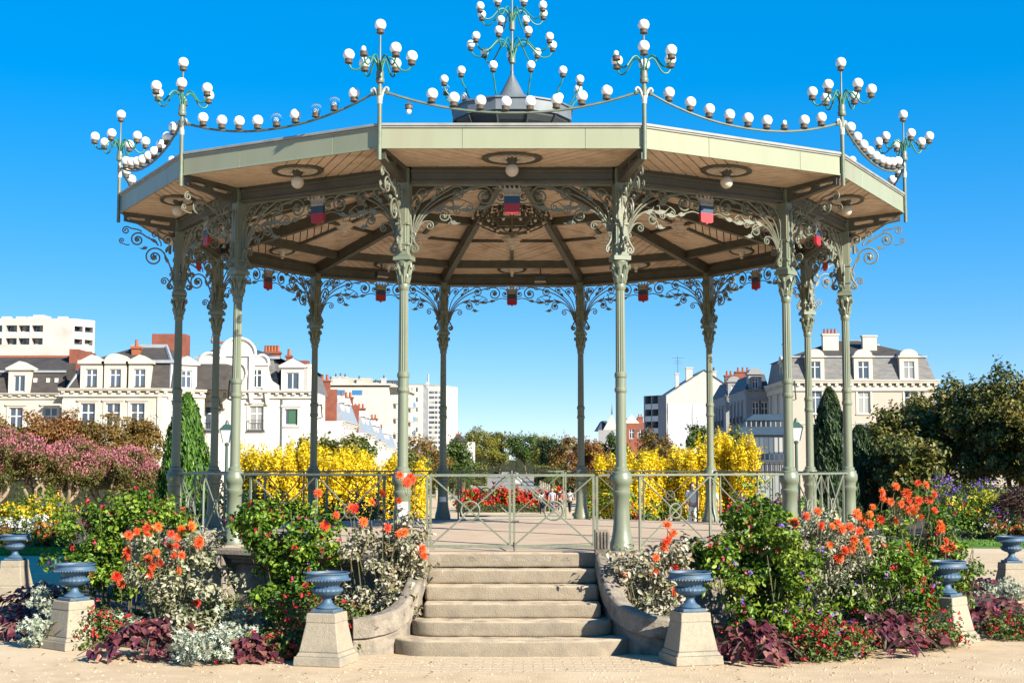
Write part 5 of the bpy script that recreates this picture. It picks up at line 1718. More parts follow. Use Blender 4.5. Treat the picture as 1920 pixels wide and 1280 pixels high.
# cypresses
def cypress(px, top, d, r, mt, seed, label):
    rg = np.random.default_rng(seed)
    g = gpos(px, d); h = atz(top, d) - g[2]
    t = empty('cypress', g, 0, label, 'tree', 'conical cypresses')
    mb = MB(); mb.tube([(0, 0, -.1), (0, 0, h * .5), (0, 0, h * .92)], [.12, .08, .02], 6); mb.build('trunk', M['bark'], t)
    n = 11000
    z = rg.random(n) ** 1.25
    prof = np.sqrt(np.clip(1 - z, 0, 1)) ** 1.0 * np.minimum(1, .75 + z * 3)
    a = rg.random(n) * 6.283
    lump = 1 + .10 * np.sin(a * 5 + z * 14) + .07 * np.sin(a * 9 - z * 23) + .07 * rg.normal(size=n)
    rr = r * prof * lump * (.55 + .45 * rg.random(n) ** .3)
    C_ = np.c_[rr * np.cos(a), rr * np.sin(a), .1 + z * h * .97]
    O = np.c_[np.cos(a), np.sin(a), np.full(n, .25)]
    T_ = np.array([[0, 0, 1.4]]) + O * .55 + unit(rg, n) * .45
    inst('crown', leaf_mesh('crown', C_, O + unit(rg, n) * .7, T_, .28 * rg.uniform(.6, 1.3, n), .075, LM[mt]), t)
cypress(349, 738, 55, 1.15, 'cypress', 141, 'bright green conical cypress behind the left hand columns')
cypress(1557, 728, 50, .95, 'cypress_dark', 142, 'dark conical cypress between the right hand columns')
cypress(1612, 800, 54, .95, 'cypress_dark', 143, 'shorter conical cypress to the right of the outermost right column')

# yellow leaved shrubs
def yellow(px, top, d, rx, seed, label):
    rg = np.random.default_rng(seed)
    g = gpos(px, d); h = atz(top, d) - g[2]
    t = empty('yellow_shrub', g, 0, label, 'shrub', 'bright yellow shrubs behind the railings')
    blobs = []
    rx *= 1.35
    for i in range(19):                     # upright plumes
        x, y = rg.uniform(-1, 1) * rx * .8, rg.uniform(-.7, .7)
        hh = h * rg.uniform(.78, 1.0) * (1 - .10 * (x / rx) ** 2) * (1 if i else 1.02)
        for k in range(3):
            blobs.append((x + rg.normal() * .08, y, hh * (.30 + .27 * k), rx * (.34 - .06 * k), .42 - .07 * k, hh * (.2 - .02 * k)))
    mb = MB()
    for b in blobs[2::3]:
        mb.tube(catmull([(b[0] * .3, b[1] * .3, -.05), (b[0] * .8, b[1], b[2] * .5), (b[0], b[1], b[2])], 3), [.03 - .003 * j for j in range(7)], 4)
    mb.build('stems', M['bark'], t)
    inst('foliage', cloud('foliage', rg, blobs, 11000, .095, LM['yellow'], asp=.6, shell=.8, tz=.5, up=.3, shoots=140, slen=.3), t)['kind'] = 'stuff'
for i, (px, top, d, rx, lb) in enumerate(((478, 818, 50, .62, 'yellow shrub at the left end of the left row'), (520, 830, 49, .6, 'yellow shrub second from the left in the left row'), (560, 815, 50, .62, 'tall yellow shrub in front of the white ornate house'),
                                       (612, 828, 49, .65, 'yellow shrub before the rear left column'), (655, 826, 50, .6, 'yellow shrub under the brick chimneys'), (702, 838, 49, .65, 'yellow shrub left of the front left column'),
                                       (757, 846, 49.5, .6, 'yellow shrub at the right end of the left row'),
                                       (1150, 842, 50, .6, 'yellow shrub at the left end of the right row'), (1200, 832, 49, .6, 'yellow shrub before the white gabled block'), (1252, 836, 50, .6, 'yellow shrub under the white sheeted gable'),
                                       (1300, 822, 49, .55, 'yellow shrub left of the rear right column'), (1345, 792, 50, .5, 'tallest yellow shrub right of the rear right column'), (1400, 800, 49, .42, 'slender yellow shrub at the right end of the right row'))):
    yellow(px, top, d, rx, 150 + i, lb)

# dark trees on the right
for i, (px, top, d, rx, lb) in enumerate(((1672, 752, 62, 2.0, 'dark tree right of the cypresses before the mansard house'), (1745, 712, 63, 2.4, 'tall dark tree in front of the mansard house corner'),
                                       (1822, 690, 60, 2.4, 'broad dark tree right of the mansard house'), (1905, 660, 58, 2.8, 'tallest dark tree at the right edge'), (1960, 690, 56, 2.4, 'dark tree cut by the right edge'), (1700, 800, 52, 1.5, 'small dark tree behind the largest dahlia'))):
    g = gpos(px, d)
    make_tree('dark_tree', lb, g, atz(top, d) - g[2], rx, LM['dark'], 170 + i, .16, 13000, .18, 46, group='dark trees on the right', gaps=.8, size=(.14, .32), bottom=.9, shoots=420)
hedge('clipped_hedge', 'dark shadowed hedge under the trees on the right', 1640, 1990, 56, 1.3, 177)

# mid-distance trees along the avenue
AV = [(800, 816, 130, 3.0, 'brown', 'brown green tree left of the avenue behind the rear left column'), (850, 815, 150, 3.0, 'green', 'green tree beside the small white house'), (775, 838, 110, 2.2, 'olive', 'olive tree behind the front left column'),
      (630, 806, 75, 1.5, 'olive', 'loose olive shrub behind the yellow row'), (580, 812, 78, 1.3, 'olive', 'grey green shrub above the yellow row'), (668, 812, 76, 1.2, 'green', 'green shrub behind the yellow row before the terraces'),
      (897, 799, 420, 7.0, 'ygreen', 'yellow green plane tree left at the end of the avenue'), (935, 806, 450, 5.5, 'olive', 'darker tree beside the yellow green plane tree'), (988, 805, 430, 6.0, 'green', 'round green tree right at the end of the avenue'),
      (1022, 808, 400, 5.5, 'ygreen', 'yellowing tree right at the end of the avenue'), (1032, 816, 330, 3.4, 'cypress_dark', 'dark evergreen in front of the yellowing avenue tree'), 
      (1078, 806, 150, 2.6, 'brown', 'brown tree just left of the rear right column'), (1110, 815, 140, 2.8, 'rust', 'rust brown bush right of the rear right column'), (1150, 808, 160, 2.2, 'green', 'green tree before the pointed gable house'),
      (1232, 806, 120, 2.4, 'brown', 'brown tree before the white gabled block'), (1185, 836, 115, 1.7, 'green', 'small green tree left of the white gabled block'), (1310, 800, 100, 1.2, 'green', 'green shrub behind the right yellow row'), (1372, 808, 90, 1.2, 'olive', 'olive shrub behind the slender yellow shrub')]
for i, (px, top, d, rx, mt, lb) in enumerate(AV):
    g = gpos(px, d)
    h = atz(top, d) - g[2]
    make_tree('avenue_tree', lb, g, h, rx, LM[mt], 200 + i, .2, 5000, .11 + .0011 * d, 26, group='trees along the avenue', gaps=.75, bottom=.9, size=(.22, .4), shoots=150)
for i, (px0, px1, d, h, mt, lb) in enumerate(((790, 880, 170, 2.6, 'green', 'green hedge along the left side of the avenue'), (830, 912, 260, 3.6, 'ygreen', 'yellow green hedge further along the avenue on the left'), (1003, 1060, 260, 3.6, 'olive', 'olive hedge along the right side of the avenue'), (1035, 1130, 170, 2.8, 'green', 'green hedge behind the right palm'), (870, 940, 480, 7.5, 'olive', 'dark leafy mass below the trees left at the end of the avenue'), (968, 1065, 470, 7.5, 'green', 'dark leafy mass below the trees right at the end of the avenue'), (925, 985, 950, 7.5, 'olive', 'distant low tree line closing the end of the avenue'))):
    hedge('avenue_hedge', lb, px0, px1, d, h, 230 + i, mt, 3500, 6, .3, 'hedges along the avenue')
# red flower bed with a clipped border
hedge('box_border', 'low clipped border in front of the red flower bed', 858, 1012, 103, .48, 240, 'dark', 2200, .5, .12)
for i, (px, lb) in enumerate(((885, 'left mound of red flowers on the avenue axis'), (935, 'middle mound of red flowers on the avenue axis'), (985, 'right of centre mound of red flowers behind the couple'), (1028, 'rightmost mound of red flowers on the avenue axis'))):
    loc = gpos(px, 106)
    b = [(0, 0, .8, 1.25, .8, .75), (-.7, 0, .9, .7, .6, .65), (.7, 0, .95, .7, .6, .7)]
    leafy_bush('red_flower_mound', lb, loc, b, 900, 245 + i, 'fuchsia', .2, {'redflower2': 260}, flsize=.2, group='red flower bed on the avenue axis', stems=5, hang=False)


def palm(px, d, h, seed, label):
    rg = np.random.default_rng(seed)
    t = empty('palm', gpos(px, d), 0, label, 'tree', 'small palms by the avenue')
    mb = MB(); mb.tube([(0, 0, -.1), (.03, 0, h * .4), (0, 0, h * .78)], [.22, .17, .2], 8); mb.build('trunk', M['bark'], t)
    C_, N_, T_ = [], [], []
    for i in range(16):
        a = i * 2.4; el = rg.uniform(.0, 1.1)
        for k in range(1, 12):
            s = k / 11; r = s * 1.5
            p = Vector((math.cos(a) * r * math.cos(el * .5), math.sin(a) * r * math.cos(el * .5), h * .78 + r * math.sin(el) - .75 * s * s * 1.3))
            for sd in (-1, 1):
                d_ = Vector((-math.sin(a) * sd, math.cos(a) * sd, -.4)) + Vector((math.cos(a), math.sin(a), 0)) * .6
                C_.append(p + d_ * .16); N_.append((rg.normal() * .3, rg.normal() * .3, 1)); T_.append(d_)
    inst('frond', leaf_mesh('frond', np.array([tuple(c) for c in C_]), np.array(N_), np.array([tuple(c) for c in T_]), .42, .06, LM['palm']), t)
palm(868, 112, 3.0, 1, 'small palm left of the red flower bed')
palm(1036, 112, 3.0, 2, 'small palm with brown trunk right of the red flower bed')
# ================================================================== buildings
M['limestone'] = mat('limestone', (.74, .69, .585), .85, (.66, .61, .51), .6, bump=.05, c3=(.55, .50, .41), scale3=.3)
M['limewhite'] = mat('white_stone', (.88, .84, .75), .85, (.80, .76, .67), .5, c3=(.66, .62, .53), scale3=.3)
M['cream_wall'] = mat('cream_render', (.60, .52, .43), .85, (.54, .465, .38), .4)
M['white_wall'] = mat('white_render', (.64, .61, .565), .8, (.58, .555, .51), .4, c3=(.50, .48, .44), scale3=.25)
M['grey_wall'] = mat('grey_render', (.36, .37, .38), .8, (.31, .32, .33), .4)  # plain grey walls; also carries painted shade on narrow houses and veranda
M['slate'] = mat('slate', (.075, .066, .060), .75, (.105, .093, .082), 2.2, bump=.3, bscale=8, stretch=(1, 1, 3), c3=(.06, .052, .048), spec=.25)
M['slate_blue'] = mat('slate_blue', (.055, .07, .095), .65, (.075, .09, .115), 2.0, bump=.3, bscale=8)
M['slate_grey'] = mat('slate_grey', (.22, .215, .21), .7, (.13, .128, .125), 1.8, bump=.3, bscale=6, stretch=(.6, .6, 2))
M['zinc_light'] = mat('zinc_light', (.42, .46, .50), .45, (.34, .38, .42), 2)
M['brick'] = mat('red_brick', (.34, .10, .055), .85, (.23, .07, .04), 1.5, bump=.2, bscale=10)
M['terracotta'] = mat('terracotta', (.45, .13, .05), .8, (.36, .10, .04), 3)
M['win_white'] = mat('window_white', (.82, .82, .80), .5)
M['pane'] = glass_mat('window_glass', (.035, .045, .06), .05, True)
M['pane_blue'] = glass_mat('blue_glass', (.03, .13, .27), .1)
M['shutter'] = mat('shutter_green', (.05, .16, .09), .6)
M['iron_dark'] = mat('balcony_iron', (.05, .055, .06), .5)
M['steel_blue'] = mat('veranda_iron', (.045, .085, .125), .6, (.035, .065, .10), 2)  # iron darkened to blue: the veranda's shade is painted into its colour
M['tarp'] = mat('white_tarpaulin', (.76, .78, .82), .55, (.66, .68, .73), .35, bump=.5, bscale=1.2)
M['concrete'] = mat('pale_concrete', (.72, .66, .57), .8, (.66, .60, .51), .4)

WIN = {}


def window_meshes(w, h, style):
    key = (round(w, 2), round(h, 2), style)
    if key in WIN: return WIN[key]
    f = .10 if w < 1.6 else .12
    mb = MB()
    mb.box(0, f, 0, .08, 0, h); mb.box(w - f, w, 0, .08, 0, h); mb.box(f, w - f, 0, .08, 0, f); mb.box(f, w - f, 0, .08, h - f, h)
    if style in ('casement', 'french'):
        mb.box(w / 2 - .06, w / 2 + .06, -.005, .075, f, h - f)
        mb.box(f, w - f, .004, .07, h * .68 - .05, h * .68 + .05)
    elif style == 'sash':
        mb.box(w / 2 - .05, w / 2 + .05, -.005, .075, f, h - f)
    fr = mb.mesh('window', M['win_white'])
    pn = MB().box(f * .6, w - f * .6, .035, .045, f * .6, h - f * .6).mesh('pane', M['pane_blue'] if style == 'blue' else M['pane'])
    sh = None
    if style == 'shutter':
        mb = MB()
        mb.box(w * .28, w * .98, .01, .03, f, h * .98)
        for i in range(8): mb.box(w * .30, w * .96, -.01, .01, f + (h - f) * i / 8, f + (h - f) * (i + .6) / 8)
        sh = mb.mesh('shutter', M['shutter'])
    bal = None
    if style == 'french':
        mb = MB()
        mb.box(-.1, w + .1, -.35, -.30, .85, .90); mb.box(-.1, w + .1, -.35, -.30, .02, .06)
        for i in range(9): mb.box(-.08 + (w + .14) * i / 8, -.06 + (w + .14) * i / 8, -.335, -.315, .06, .85)
        mb.box(-.15, w + .15, -.38, .0, -.10, .0)
        bal = mb.mesh('balconet', M['iron_dark'])
    WIN[key] = (fr, pn, sh, bal)
    return WIN[key]


def put_window(parent, x, y, z, w, h, style='casement', rz=0, flat=False):
    fr, pn, sh, bal = window_meshes(w, h, style)
    o = inst('window', fr, parent, (x, y, z), (0, 0, rz))
    tgt = parent if flat else o
    for nm, me in (('pane', pn), ('shutter', sh), ('balconet', bal)):
        if me is None: continue
        c = inst(nm, me, o)
    return o


def wall_mesh(W, z0, z1, holes, dep, mt, name='wall'):
    xs = sorted({0, W, *[q for h in holes for q in (h[0], h[0] + h[2])]})
    zs = sorted({z0, z1, *[q for h in holes for q in (h[1], h[1] + h[3])]})
    mb = MB()
    for a, b in zip(xs, xs[1:]):
        for c, d in zip(zs, zs[1:]):
            mx_, mz = (a + b) / 2, (c + d) / 2
            if any(h[0] < mx_ < h[0] + h[2] and h[1] < mz < h[1] + h[3] for h in holes): continue
            mb.add([(a, 0, c), (b, 0, c), (b, 0, d), (a, 0, d)], [(0, 1, 2, 3)])
    for x, z, w, h in [q[:4] for q in holes]:
        mb.add([(x, 0, z), (x + w, 0, z), (x + w, 0, z + h), (x, 0, z + h), (x, dep, z), (x + w, dep, z), (x + w, dep, z + h), (x, dep, z + h)],
               [(0, 4, 5, 1), (1, 5, 6, 2), (2, 6, 7, 3), (3, 7, 4, 0)])
    return mb.mesh(name, mt)


def wall(root, ox, oy, rz, W, z0, z1, wins, mt, dep=.22, surround=None, sill=True):
    """wall facing local -y after a turn of rz, starting at (ox, oy); wins: (x, z, w, h, style)"""
    o = inst('wall', wall_mesh(W, z0, z1, wins, dep, M[mt]), root, (ox, oy, 0), (0, 0, rz))
    c, s = math.cos(rz), math.sin(rz)
    for x, z, w, h, st in wins:
        y = dep - .09
        ww = put_window(root, ox + c * x - s * y, oy + s * x + c * y, z, w, h, st, rz)
        if surround:
            key = ('sur', round(w, 2), round(h, 2), surround)
            if key not in WIN:
                mb = MB(); y0, y1 = -dep + .09 - .07, -dep + .09 + .002
                mb.box(-.2, -.0, y0, y1, -.05, h + .16); mb.box(w, w + .2, y0, y1, -.05, h + .16); mb.box(0, w, y0, y1, h, h + .16)
                mb.box(-.3, w + .3, y0 - .1, y1, h + .16, h + .32); mb.box(-.25, w + .25, y0 - .06, y1, -.16, -.05)
                WIN[key] = mb.mesh('surround', M[surround])
            inst('surround', WIN[key], ww)
    return o


def cornice(root, x0, x1, y, z, mt, proj=.5, h=.7, step=.75, rz=0, ox=0, oy=0):
    mb = MB()
    mb.box(x0, x1, y - proj * .35, y, z - h, z - h * .55); mb.box(x0, x1, y - proj * .8, y, z - h * .3, z - h * .12); mb.box(x0, x1, y - proj, y, z - h * .12, z)
    mb.build('cornice', M[mt], root, loc=(ox, oy, 0), rz=rz)
    mb = MB()
    n = max(2, int((x1 - x0) / step))
    for i in range(n):
        x = x0 + (x1 - x0) * (i + .3) / n
        mb.box(x, x + step * .4, y - proj * .7, y - .01, z - h * .56, z - h * .3)
    o = mb.build('modillions', M[mt], root, loc=(ox, oy, 0), rz=rz); o['kind'] = 'stuff'


def frustum(root, name, x0, x1, y0, y1, z0, z1, inx, iny, mt, inx2=None):
    inx2 = inx if inx2 is None else inx2
    mb = MB()
    mb.add([(x0, y0, z0), (x1, y0, z0), (x1, y1, z0), (x0, y1, z0), (x0 + inx, y0 + iny, z1), (x1 - inx2, y0 + iny, z1), (x1 - inx2, y1 - iny, z1), (x0 + inx, y1 - iny, z1)],
           [(0, 1, 5, 4), (1, 2, 6, 5), (2, 3, 7, 6), (3, 0, 4, 7), (4, 5, 6, 7)])
    return mb.build(name, M[mt], root)


def dormer(root, x, y, z, w, h, mt, style='casement', ped='tri', dep=1.6, rz=0, wmt=None):
    """stone dormer whose window face stands at y"""
    e = empty('dormer', (x, y, z), rz, parent=root)
    W2, hh = w / 2 + .45, h + .55
    inst('dormer_face', wall_mesh(2 * W2, 0, hh, [(W2 - w / 2, .1, w, h)], .22, M[mt], 'dormer_face'), e, (-W2, 0, 0))
    mb = MB(); mb.box(-W2 + .002, -W2 + .2, .002, dep, 0, hh); mb.box(W2 - .2, W2 - .002, .002, dep, 0, hh); mb.box(-W2 + .2, W2 - .2, .24, dep, hh - .05, hh)
    mb.build('dormer_cheek', M[wmt or mt], e)
    mb = MB()
    mb.box(-W2 - .2, W2 + .2, -.22, dep, hh, hh + .2)
    if ped == 'tri': poly = [(-W2 - .2, hh + .2), (W2 + .2, hh + .2), (0, hh + .2 + W2 * .62)]
    else: poly = [(W2 * math.cos(a) * -1.0 * 1.0, hh + .2 + W2 * .72 * math.sin(a)) for a in [PI * i / 10 for i in range(10, -1, -1)]]; poly = list(reversed(poly))
    if ped != 'tri': poly = [(-W2 * math.cos(a) * -1, hh + .2 + W2 * .72 * math.sin(a)) for a in [PI * i / 10 for i in range(11)]]
    mb.slab(poly, -.12, dep)
    mb.build('pediment', M[mt], e)
    fr, pn, sh, bal = window_meshes(w, h, style)
    inst('window', fr, e, (-w / 2, .13, .1)); inst('pane', pn, e, (-w / 2, .13, .1))
    return e


def chimney(root, x, y, z0, z1, w, d, mt, pots=3, potmt='terracotta'):
    e = empty('chimney', (x, y, 0), parent=root)
    mb = MB(); mb.box(-w / 2, w / 2, -d / 2, d / 2, z0, z1); mb.box(-w / 2 - .1, w / 2 + .1, -d / 2 - .1, d / 2 + .1, z1, z1 + .2); mb.build('stack', M[mt], e)
    for i in range(pots):
        mb = MB(); mb.lathe([(.17, z1 + .2), (.14, z1 + .75), (.17, z1 + .8)], 8, ((i - (pots - 1) / 2) * w / max(1, pots) * .9, 0, 0)); mb.build('chimney_pot', M[potmt], e)
    return e


def broot(name, label, px, d, group='town buildings behind the park', rz=0):
    y = d - CAM_D
    return empty(name, (atx(px, d), y, ground_z(y)), rz, label, 'building', group)


def lz(py, d):
    """height above the ground there"""
    return atz(py, d) - ground_z(d - CAM_D)


def lx(px, px0, d):
    return atx(px, d) - atx(px0, d)


# --- corner house with slate mansard, left
d = 120
b = broot('corner_house', 'limestone corner house with dark slate mansard and pedimented dormers at left', 115, d)
W = lx(297, 115, d); ZC = lz(728, d)
wx = [lx(p, 115, d) - .62 for p in (163, 210, 256)]
wall(b, 0, 0, 0, W, 0, ZC, [(x, lz(812, d), 1.25, 2.6, 'casement') for x in wx] + [(x, 1.0, 1.25, 2.6, 'casement') for x in wx], 'limestone', surround='limestone')
cornice(b, -.3, W + .3, 0, ZC, 'limestone')
wing = RAD(38); WW = 4.2
wall(b, W, 0, wing, WW, 0, ZC, [(1.0, lz(806, d), 1.2, 2.6, 'casement'), (1.0, 1.0, 1.2, 2.6, 'casement')], 'limestone', surround='limestone')
cornice(b, 0, WW, 0, ZC, 'limestone', rz=wing, ox=W, oy=0)
mb = MB(); mb.box(-.15, .25, -.12, .02, 0, ZC - .7); mb.build('quoin', M['limestone'], b, loc=(W, 0, 0))
ZM, ZT = lz(677, d), lz(643, d)
frustum(b, 'mansard', .2, W + 1.0, .3, 12, ZC, ZM, 1.3, .9, 'slate', .2)
frustum(b, 'upper_roof', 1.4, W + .9, 1.15, 11.2, ZM + .004, ZT, 3.6, 3.2, 'slate', 1.6)
mb = MB(); mb.box(.9, W + 1.0, .9, 1.15, ZM - .08, ZM + .18); mb.box(4.6, W - .5, 4.2, 4.5, ZT - .05, ZT + .25)
mb.build('ridge_zinc', M['zinc_light'], b)
mb = MB(); mb.tube([(W + .8, .45, ZC), (W + .7, 1.2, ZM), (W - .6, 4.4, ZT + .1)], .16, 5); mb.tube([(.25, .4, ZC), (1.5, 1.2, ZM)], .14, 5); mb.build('hip_flashing', M['zinc_light'], b)
for p, pd in ((166, 'tri'), (211, 'arc'), (257, 'tri')):
    dormer(b, lx(p, 115, d), .25, ZC, 1.0, lz(689, d) - ZC - .2, 'limestone', 'casement', pd)
dormer(b, W + 1.9, 1.75, ZC, 1.0, lz(689, d) - ZC - .2, 'limestone', 'casement', 'tri', rz=wing)
frustum(b, 'mansard', W + .6, W + 5.2, 2.2, 11, ZC, ZM, .1, .9, 'slate', .1)
x9 = atx(115, 120); mb = MB(); mb.box(atx(280, 127) - x9, atx(343, 127) - x9, 7, 9.0, ZM - 3, lz(626, 127)); mb.build('party_wall', M['brick'], b)
chimney(b, lx(234, 115, d), 3.0, ZM, ZM + 1.3, .7, .7, 'terracotta', 1)

# --- low slate house at the far left
d = 122
b = broot('slate_house', 'low limestone house with wide dark slate roof at the left edge', -60, d)
W = lx(114, -60, d); ZC = lz(737, d)
wx = [lx(p, -60, d) - .6 for p in (-25, 28, 93)]
wall(b, 0, 0, 0, W, 0, ZC, [(x, lz(815, d), 1.2, 2.4, 'casement') for x in wx], 'limestone', surround='limestone')
cornice(b, 0, W, 0, ZC, 'limestone', .4, .5)
frustum(b, 'mansard', 0, W, .25, 12, ZC, lz(695, d), 0, .7, 'slate')
frustum(b, 'upper_roof', 0, W, .9, 11.2, lz(695, d) + .004, lz(660, d), 0, 4.6, 'slate')
mb = MB(); mb.box(0, W, .75, .95, lz(697, d), lz(693, d)); mb.build('ridge_zinc', M['zinc_light'], b)
mb = MB(); mb.box(0, W - 1.0, 5.4, 6.0, lz(662, d), lz(657, d)); mb.build('ridge_tiles', M['terracotta'], b)
mb = MB(); mb.box(W - .6, W + .2, 3.5, 9, lz(690, d), lz(648, d)); mb.build('party_wall', M['brick'], b)
dormer(b, lx(31, -60, d), .15, ZC, 1.0, lz(703, d) - ZC - .1, 'limestone', 'sash', 'tri')
for p in (58, 82, 98):
    mb = MB(); x = lx(p, -60, d); mb.box(x - .15, x + .15, .55, .75, lz(716, d), lz(708, d)); mb.build('roof_vent', M['win_white'], b)

# --- white ornate house with curved gables
d = 127
b = broot('ornate_house', 'ornate white stone house with three curved gables and slate roofs', 345, d)
W = lx(581, 345, d); ZC = lz(732, d)
wx = [(lx(p, 345, d) - .65) for p in (395, 480)]
wall(b, 0, 0, 0, W, 0, ZC, [(x, lz(806, d), 1.3, 2.2, 'french') for x in wx] + [(lx(545, 345, d) - .6, lz(797, d), 1.2, 1.5, 'shutter')] + [(x, 1.2, 1.3, 2.4, 'casement') for x in wx], 'limewhite', surround='limewhite')
cornice(b, -.2, W + .4, 0, ZC, 'limewhite', .55, .7)
X = lambda p: lx(p, 345, d); Z = lambda y: lz(y, d)
def arc(p0, p1, y0, y1, n=10):
    c, r = (X(p0) + X(p1)) / 2, (X(p1) - X(p0)) / 2
    return [(c + r * math.cos(PI - PI * i / n), Z(y0) + (Z(y1) - Z(y0)) * math.sin(PI * i / n)) for i in range(n + 1)]
gab = [(X(345), ZC), (X(345), Z(711)), (X(358), Z(709)), (X(368), Z(700)), (X(371), Z(690))] + arc(372, 407, 682, 664) + arc(412, 474, 665, 636) + arc(479, 499, 682, 668) + [(X(500), Z(694)), (X(505), Z(712)), (X(520), Z(722)), (X(521), ZC)]
mb = MB(); mb.slab(list(reversed(gab)), .05, .7); mb.build('curved_gable', M['limewhite'], b)
mb = MB()
for p0, p1, y0, y1 in ((410, 476, 664, 634), (370, 409, 681, 662), (476, 501, 681, 666)):
    pts = [(x, .02, z) for x, z in arc(p0, p1, y0, y1, 14)]
    mb.tube(pts, .16, 5)
    mb.box(pts[0][0] - .15, pts[-1][0] + .15, -.12, .04, pts[0][2] - .2, pts[0][2])
for p in (415, 470): mb.box(X(p) - .25, X(p) + .25, -.15, .04, ZC, Z(668))
mb.tube([(X(443) + .8 * math.cos(t), .0, Z(700) + 1.0 * math.sin(t)) for t in [2 * PI * i / 16 for i in range(17)]], .14, 5)
mb.build('gable_moulding', M['limewhite'], b)
for p in (390, 480):
    w_, h_ = .95, Z(692) - Z(727)
    ww = put_window(b, X(p) - w_ / 2, -.06, Z(727), w_, h_, 'casement')
    mb = MB(); mb.box(-.18, -.002, -.03, .12, -.05, h_ + .15); mb.box(w_ + .002, w_ + .18, -.03, .12, -.05, h_ + .15); mb.box(-.25, w_ + .25, -.08, .12, h_ + .002, h_ + .2); mb.build('surround', M['limewhite'], ww)
for p, y in ((413, 735), (470, 735), (500, 738), (420, 745)):
    mb = MB(); mb.taper(X(p), -.2, Z(y + 22), Z(y), .25, .2, .5, .45); mb.build('console', M['limewhite'], b, bevel=.05)
frustum(b, 'mansard', X(345), X(521), .75, 12, ZC, Z(668), .8, 1.2, 'slate_grey', .9)
frustum(b, 'upper_roof', X(352), X(516), 1.9, 11, Z(668) + .005, Z(634), 2.4, 3.2, 'slate_blue', 4.5)
mb = MB(); mb.box(X(352), X(516), 1.75, 1.95, Z(670), Z(665)); mb.build('ridge_zinc', M['zinc_light'], b)
mb = MB(); mb.box(X(372), X(420), 5.0, 5.4, Z(635), Z(631)); mb.build('ridge_tiles', M['terracotta'], b)
for p in (371, 420):
    mb = MB(); mb.lathe([(.12, Z(634)), (.16, Z(628)), (.05, Z(624)), (.1, Z(621)), (.03, Z(618)), (.02, Z(610))], 8, (X(p), 5.2, 0)); mb.build('roof_finial', M['zinc'], b)
frustum(b, 'mansard', X(521) + .02, X(581), .4, 12, ZC, Z(690), .3, .9, 'slate_grey', .6)
frustum(b, 'upper_roof', X(521) + .1, X(575), 1.25, 11, Z(690) + .005, Z(665), .3, 3.4, 'slate_blue', 1.9)
dormer(b, X(546), .2, ZC, 1.15, Z(700) - ZC, 'limewhite', 'sash', 'tri')
mb = MB(); mb.lathe([(.55, ZC), (.55, Z(690)), (.65, Z(688)), (.65, Z(685)), (.3, Z(682))], 8, (X(575), .6, 0)); mb.build('corner_turret', M['limewhite'], b)
chimney(b, X(484), 6.5, Z(690), Z(653), 1.6, .8, 'brick', 5)
chimney(b, X(518), 6.5, Z(690), Z(660), .5, .5, 'brick', 1)
mb = MB(); mb.box(X(524), X(555), 7, 8, Z(700), Z(665)); mb.build('party_wall', M['brick'], b)
mb = MB(); mb.box(X(528) - .05, X(528) + .05, -.15, -.05, 0, ZC - .6); mb.build('downpipe', M['zinc'], b)
# side wall towards the avenue
wall(b, W, 0, PI / 2, 10, 0, ZC, [(1.5 + 3 * i, Z(806), 1.2, 2.4, 'casement') for i in range(3)], 'limewhite')

# --- terraced houses stepping back along the avenue
for i, (px, d, top, L) in enumerate(((597, 150, 755, 14), (640, 172, 777, 14), (664, 195, 790, 16), (688, 222, 802, 18))):
    b = broot('terraced_house', ['first white terraced house with brick party wall beside the ornate house', 'second white terraced house along the avenue', 'third white terraced house along the avenue', 'last and lowest terraced house along the avenue'][i], px, d)
    Wd, ZC = lx(px + 44 - i * 3, px, d), lz(top + 34, d)
    wall(b, -3, 0, 0, Wd + 3, 0, ZC, [(Wd - 1.8, ZC - 3, 1.0, 1.8, 'casement')], 'limewhite')
    wall(b, Wd, 0, PI / 2, L, 0, ZC, [(1.2 + 2.6 * k, ZC - 2.8, 1.1, 2.0, 'casement') for k in range(4)], 'limewhite', surround='limewhite')
    cornice(b, 0, L, 0, ZC, 'limewhite', .35, .4, rz=PI / 2, ox=Wd, oy=0)
    frustum(b, 'mansard', -3, Wd + .2, .1, L, ZC, ZC + 2.6, .1, .05, 'zinc_light', 1.0)
    mb = MB(); mb.box(-2.5, Wd - .6, .02, .45, ZC, ZC + 3.4); mb.build('party_wall', M['brick'], b)
    chimney(b, Wd - 2.2, .25, ZC + 3.4, ZC + 4.2, 1.7, .44, 'brick', 3)
    for k in range(2):
        dormer(b, Wd - .25, 3.0 + 5 * k, ZC, .9, 1.5, 'limewhite', 'casement', 'tri', 1.2, rz=PI / 2)

# --- modern apartment block
d = 262
b = broot('apartment_block', 'cream modern apartment block with three blue windows and balconies', 590, d)
X = lambda p: lx(p, 590, d); Z = lambda y: lz(y, d)
W, ZT = X(728), Z(722)
wall(b, 0, 0, 0, W, 0, ZT, [(X(604), Z(742), X(619) - X(604), 1.2, 'blue'), (X(630), Z(742), X(646) - X(630), 1.2, 'blue'), (X(657), Z(742), X(679) - X(657), 1.2, 'blue')], 'concrete', .15)
SW_ = 34
wins = []
for fl_ in range(6):
    for k in range(8):
        wins.append((1.4 + k * 4.0, ZT - 2.9 * (fl_ + 1), 1.5, 1.6, 'sash'))
wall(b, W, 0, PI / 2 - RAD(4), SW_, 0, ZT, wins, 'concrete', .15)
balc = MB().box(-.3, 2.6, -1.2, 0, -.15, 0).mesh('balcony_slab', M['concrete'])
balr = MB().box(-.3, 2.6, -1.2, -1.12, 0, .95).mesh('balcony_screen', M['pane_blue'])
rz = PI / 2 - RAD(4); c_, s_ = math.cos(rz), math.sin(rz)
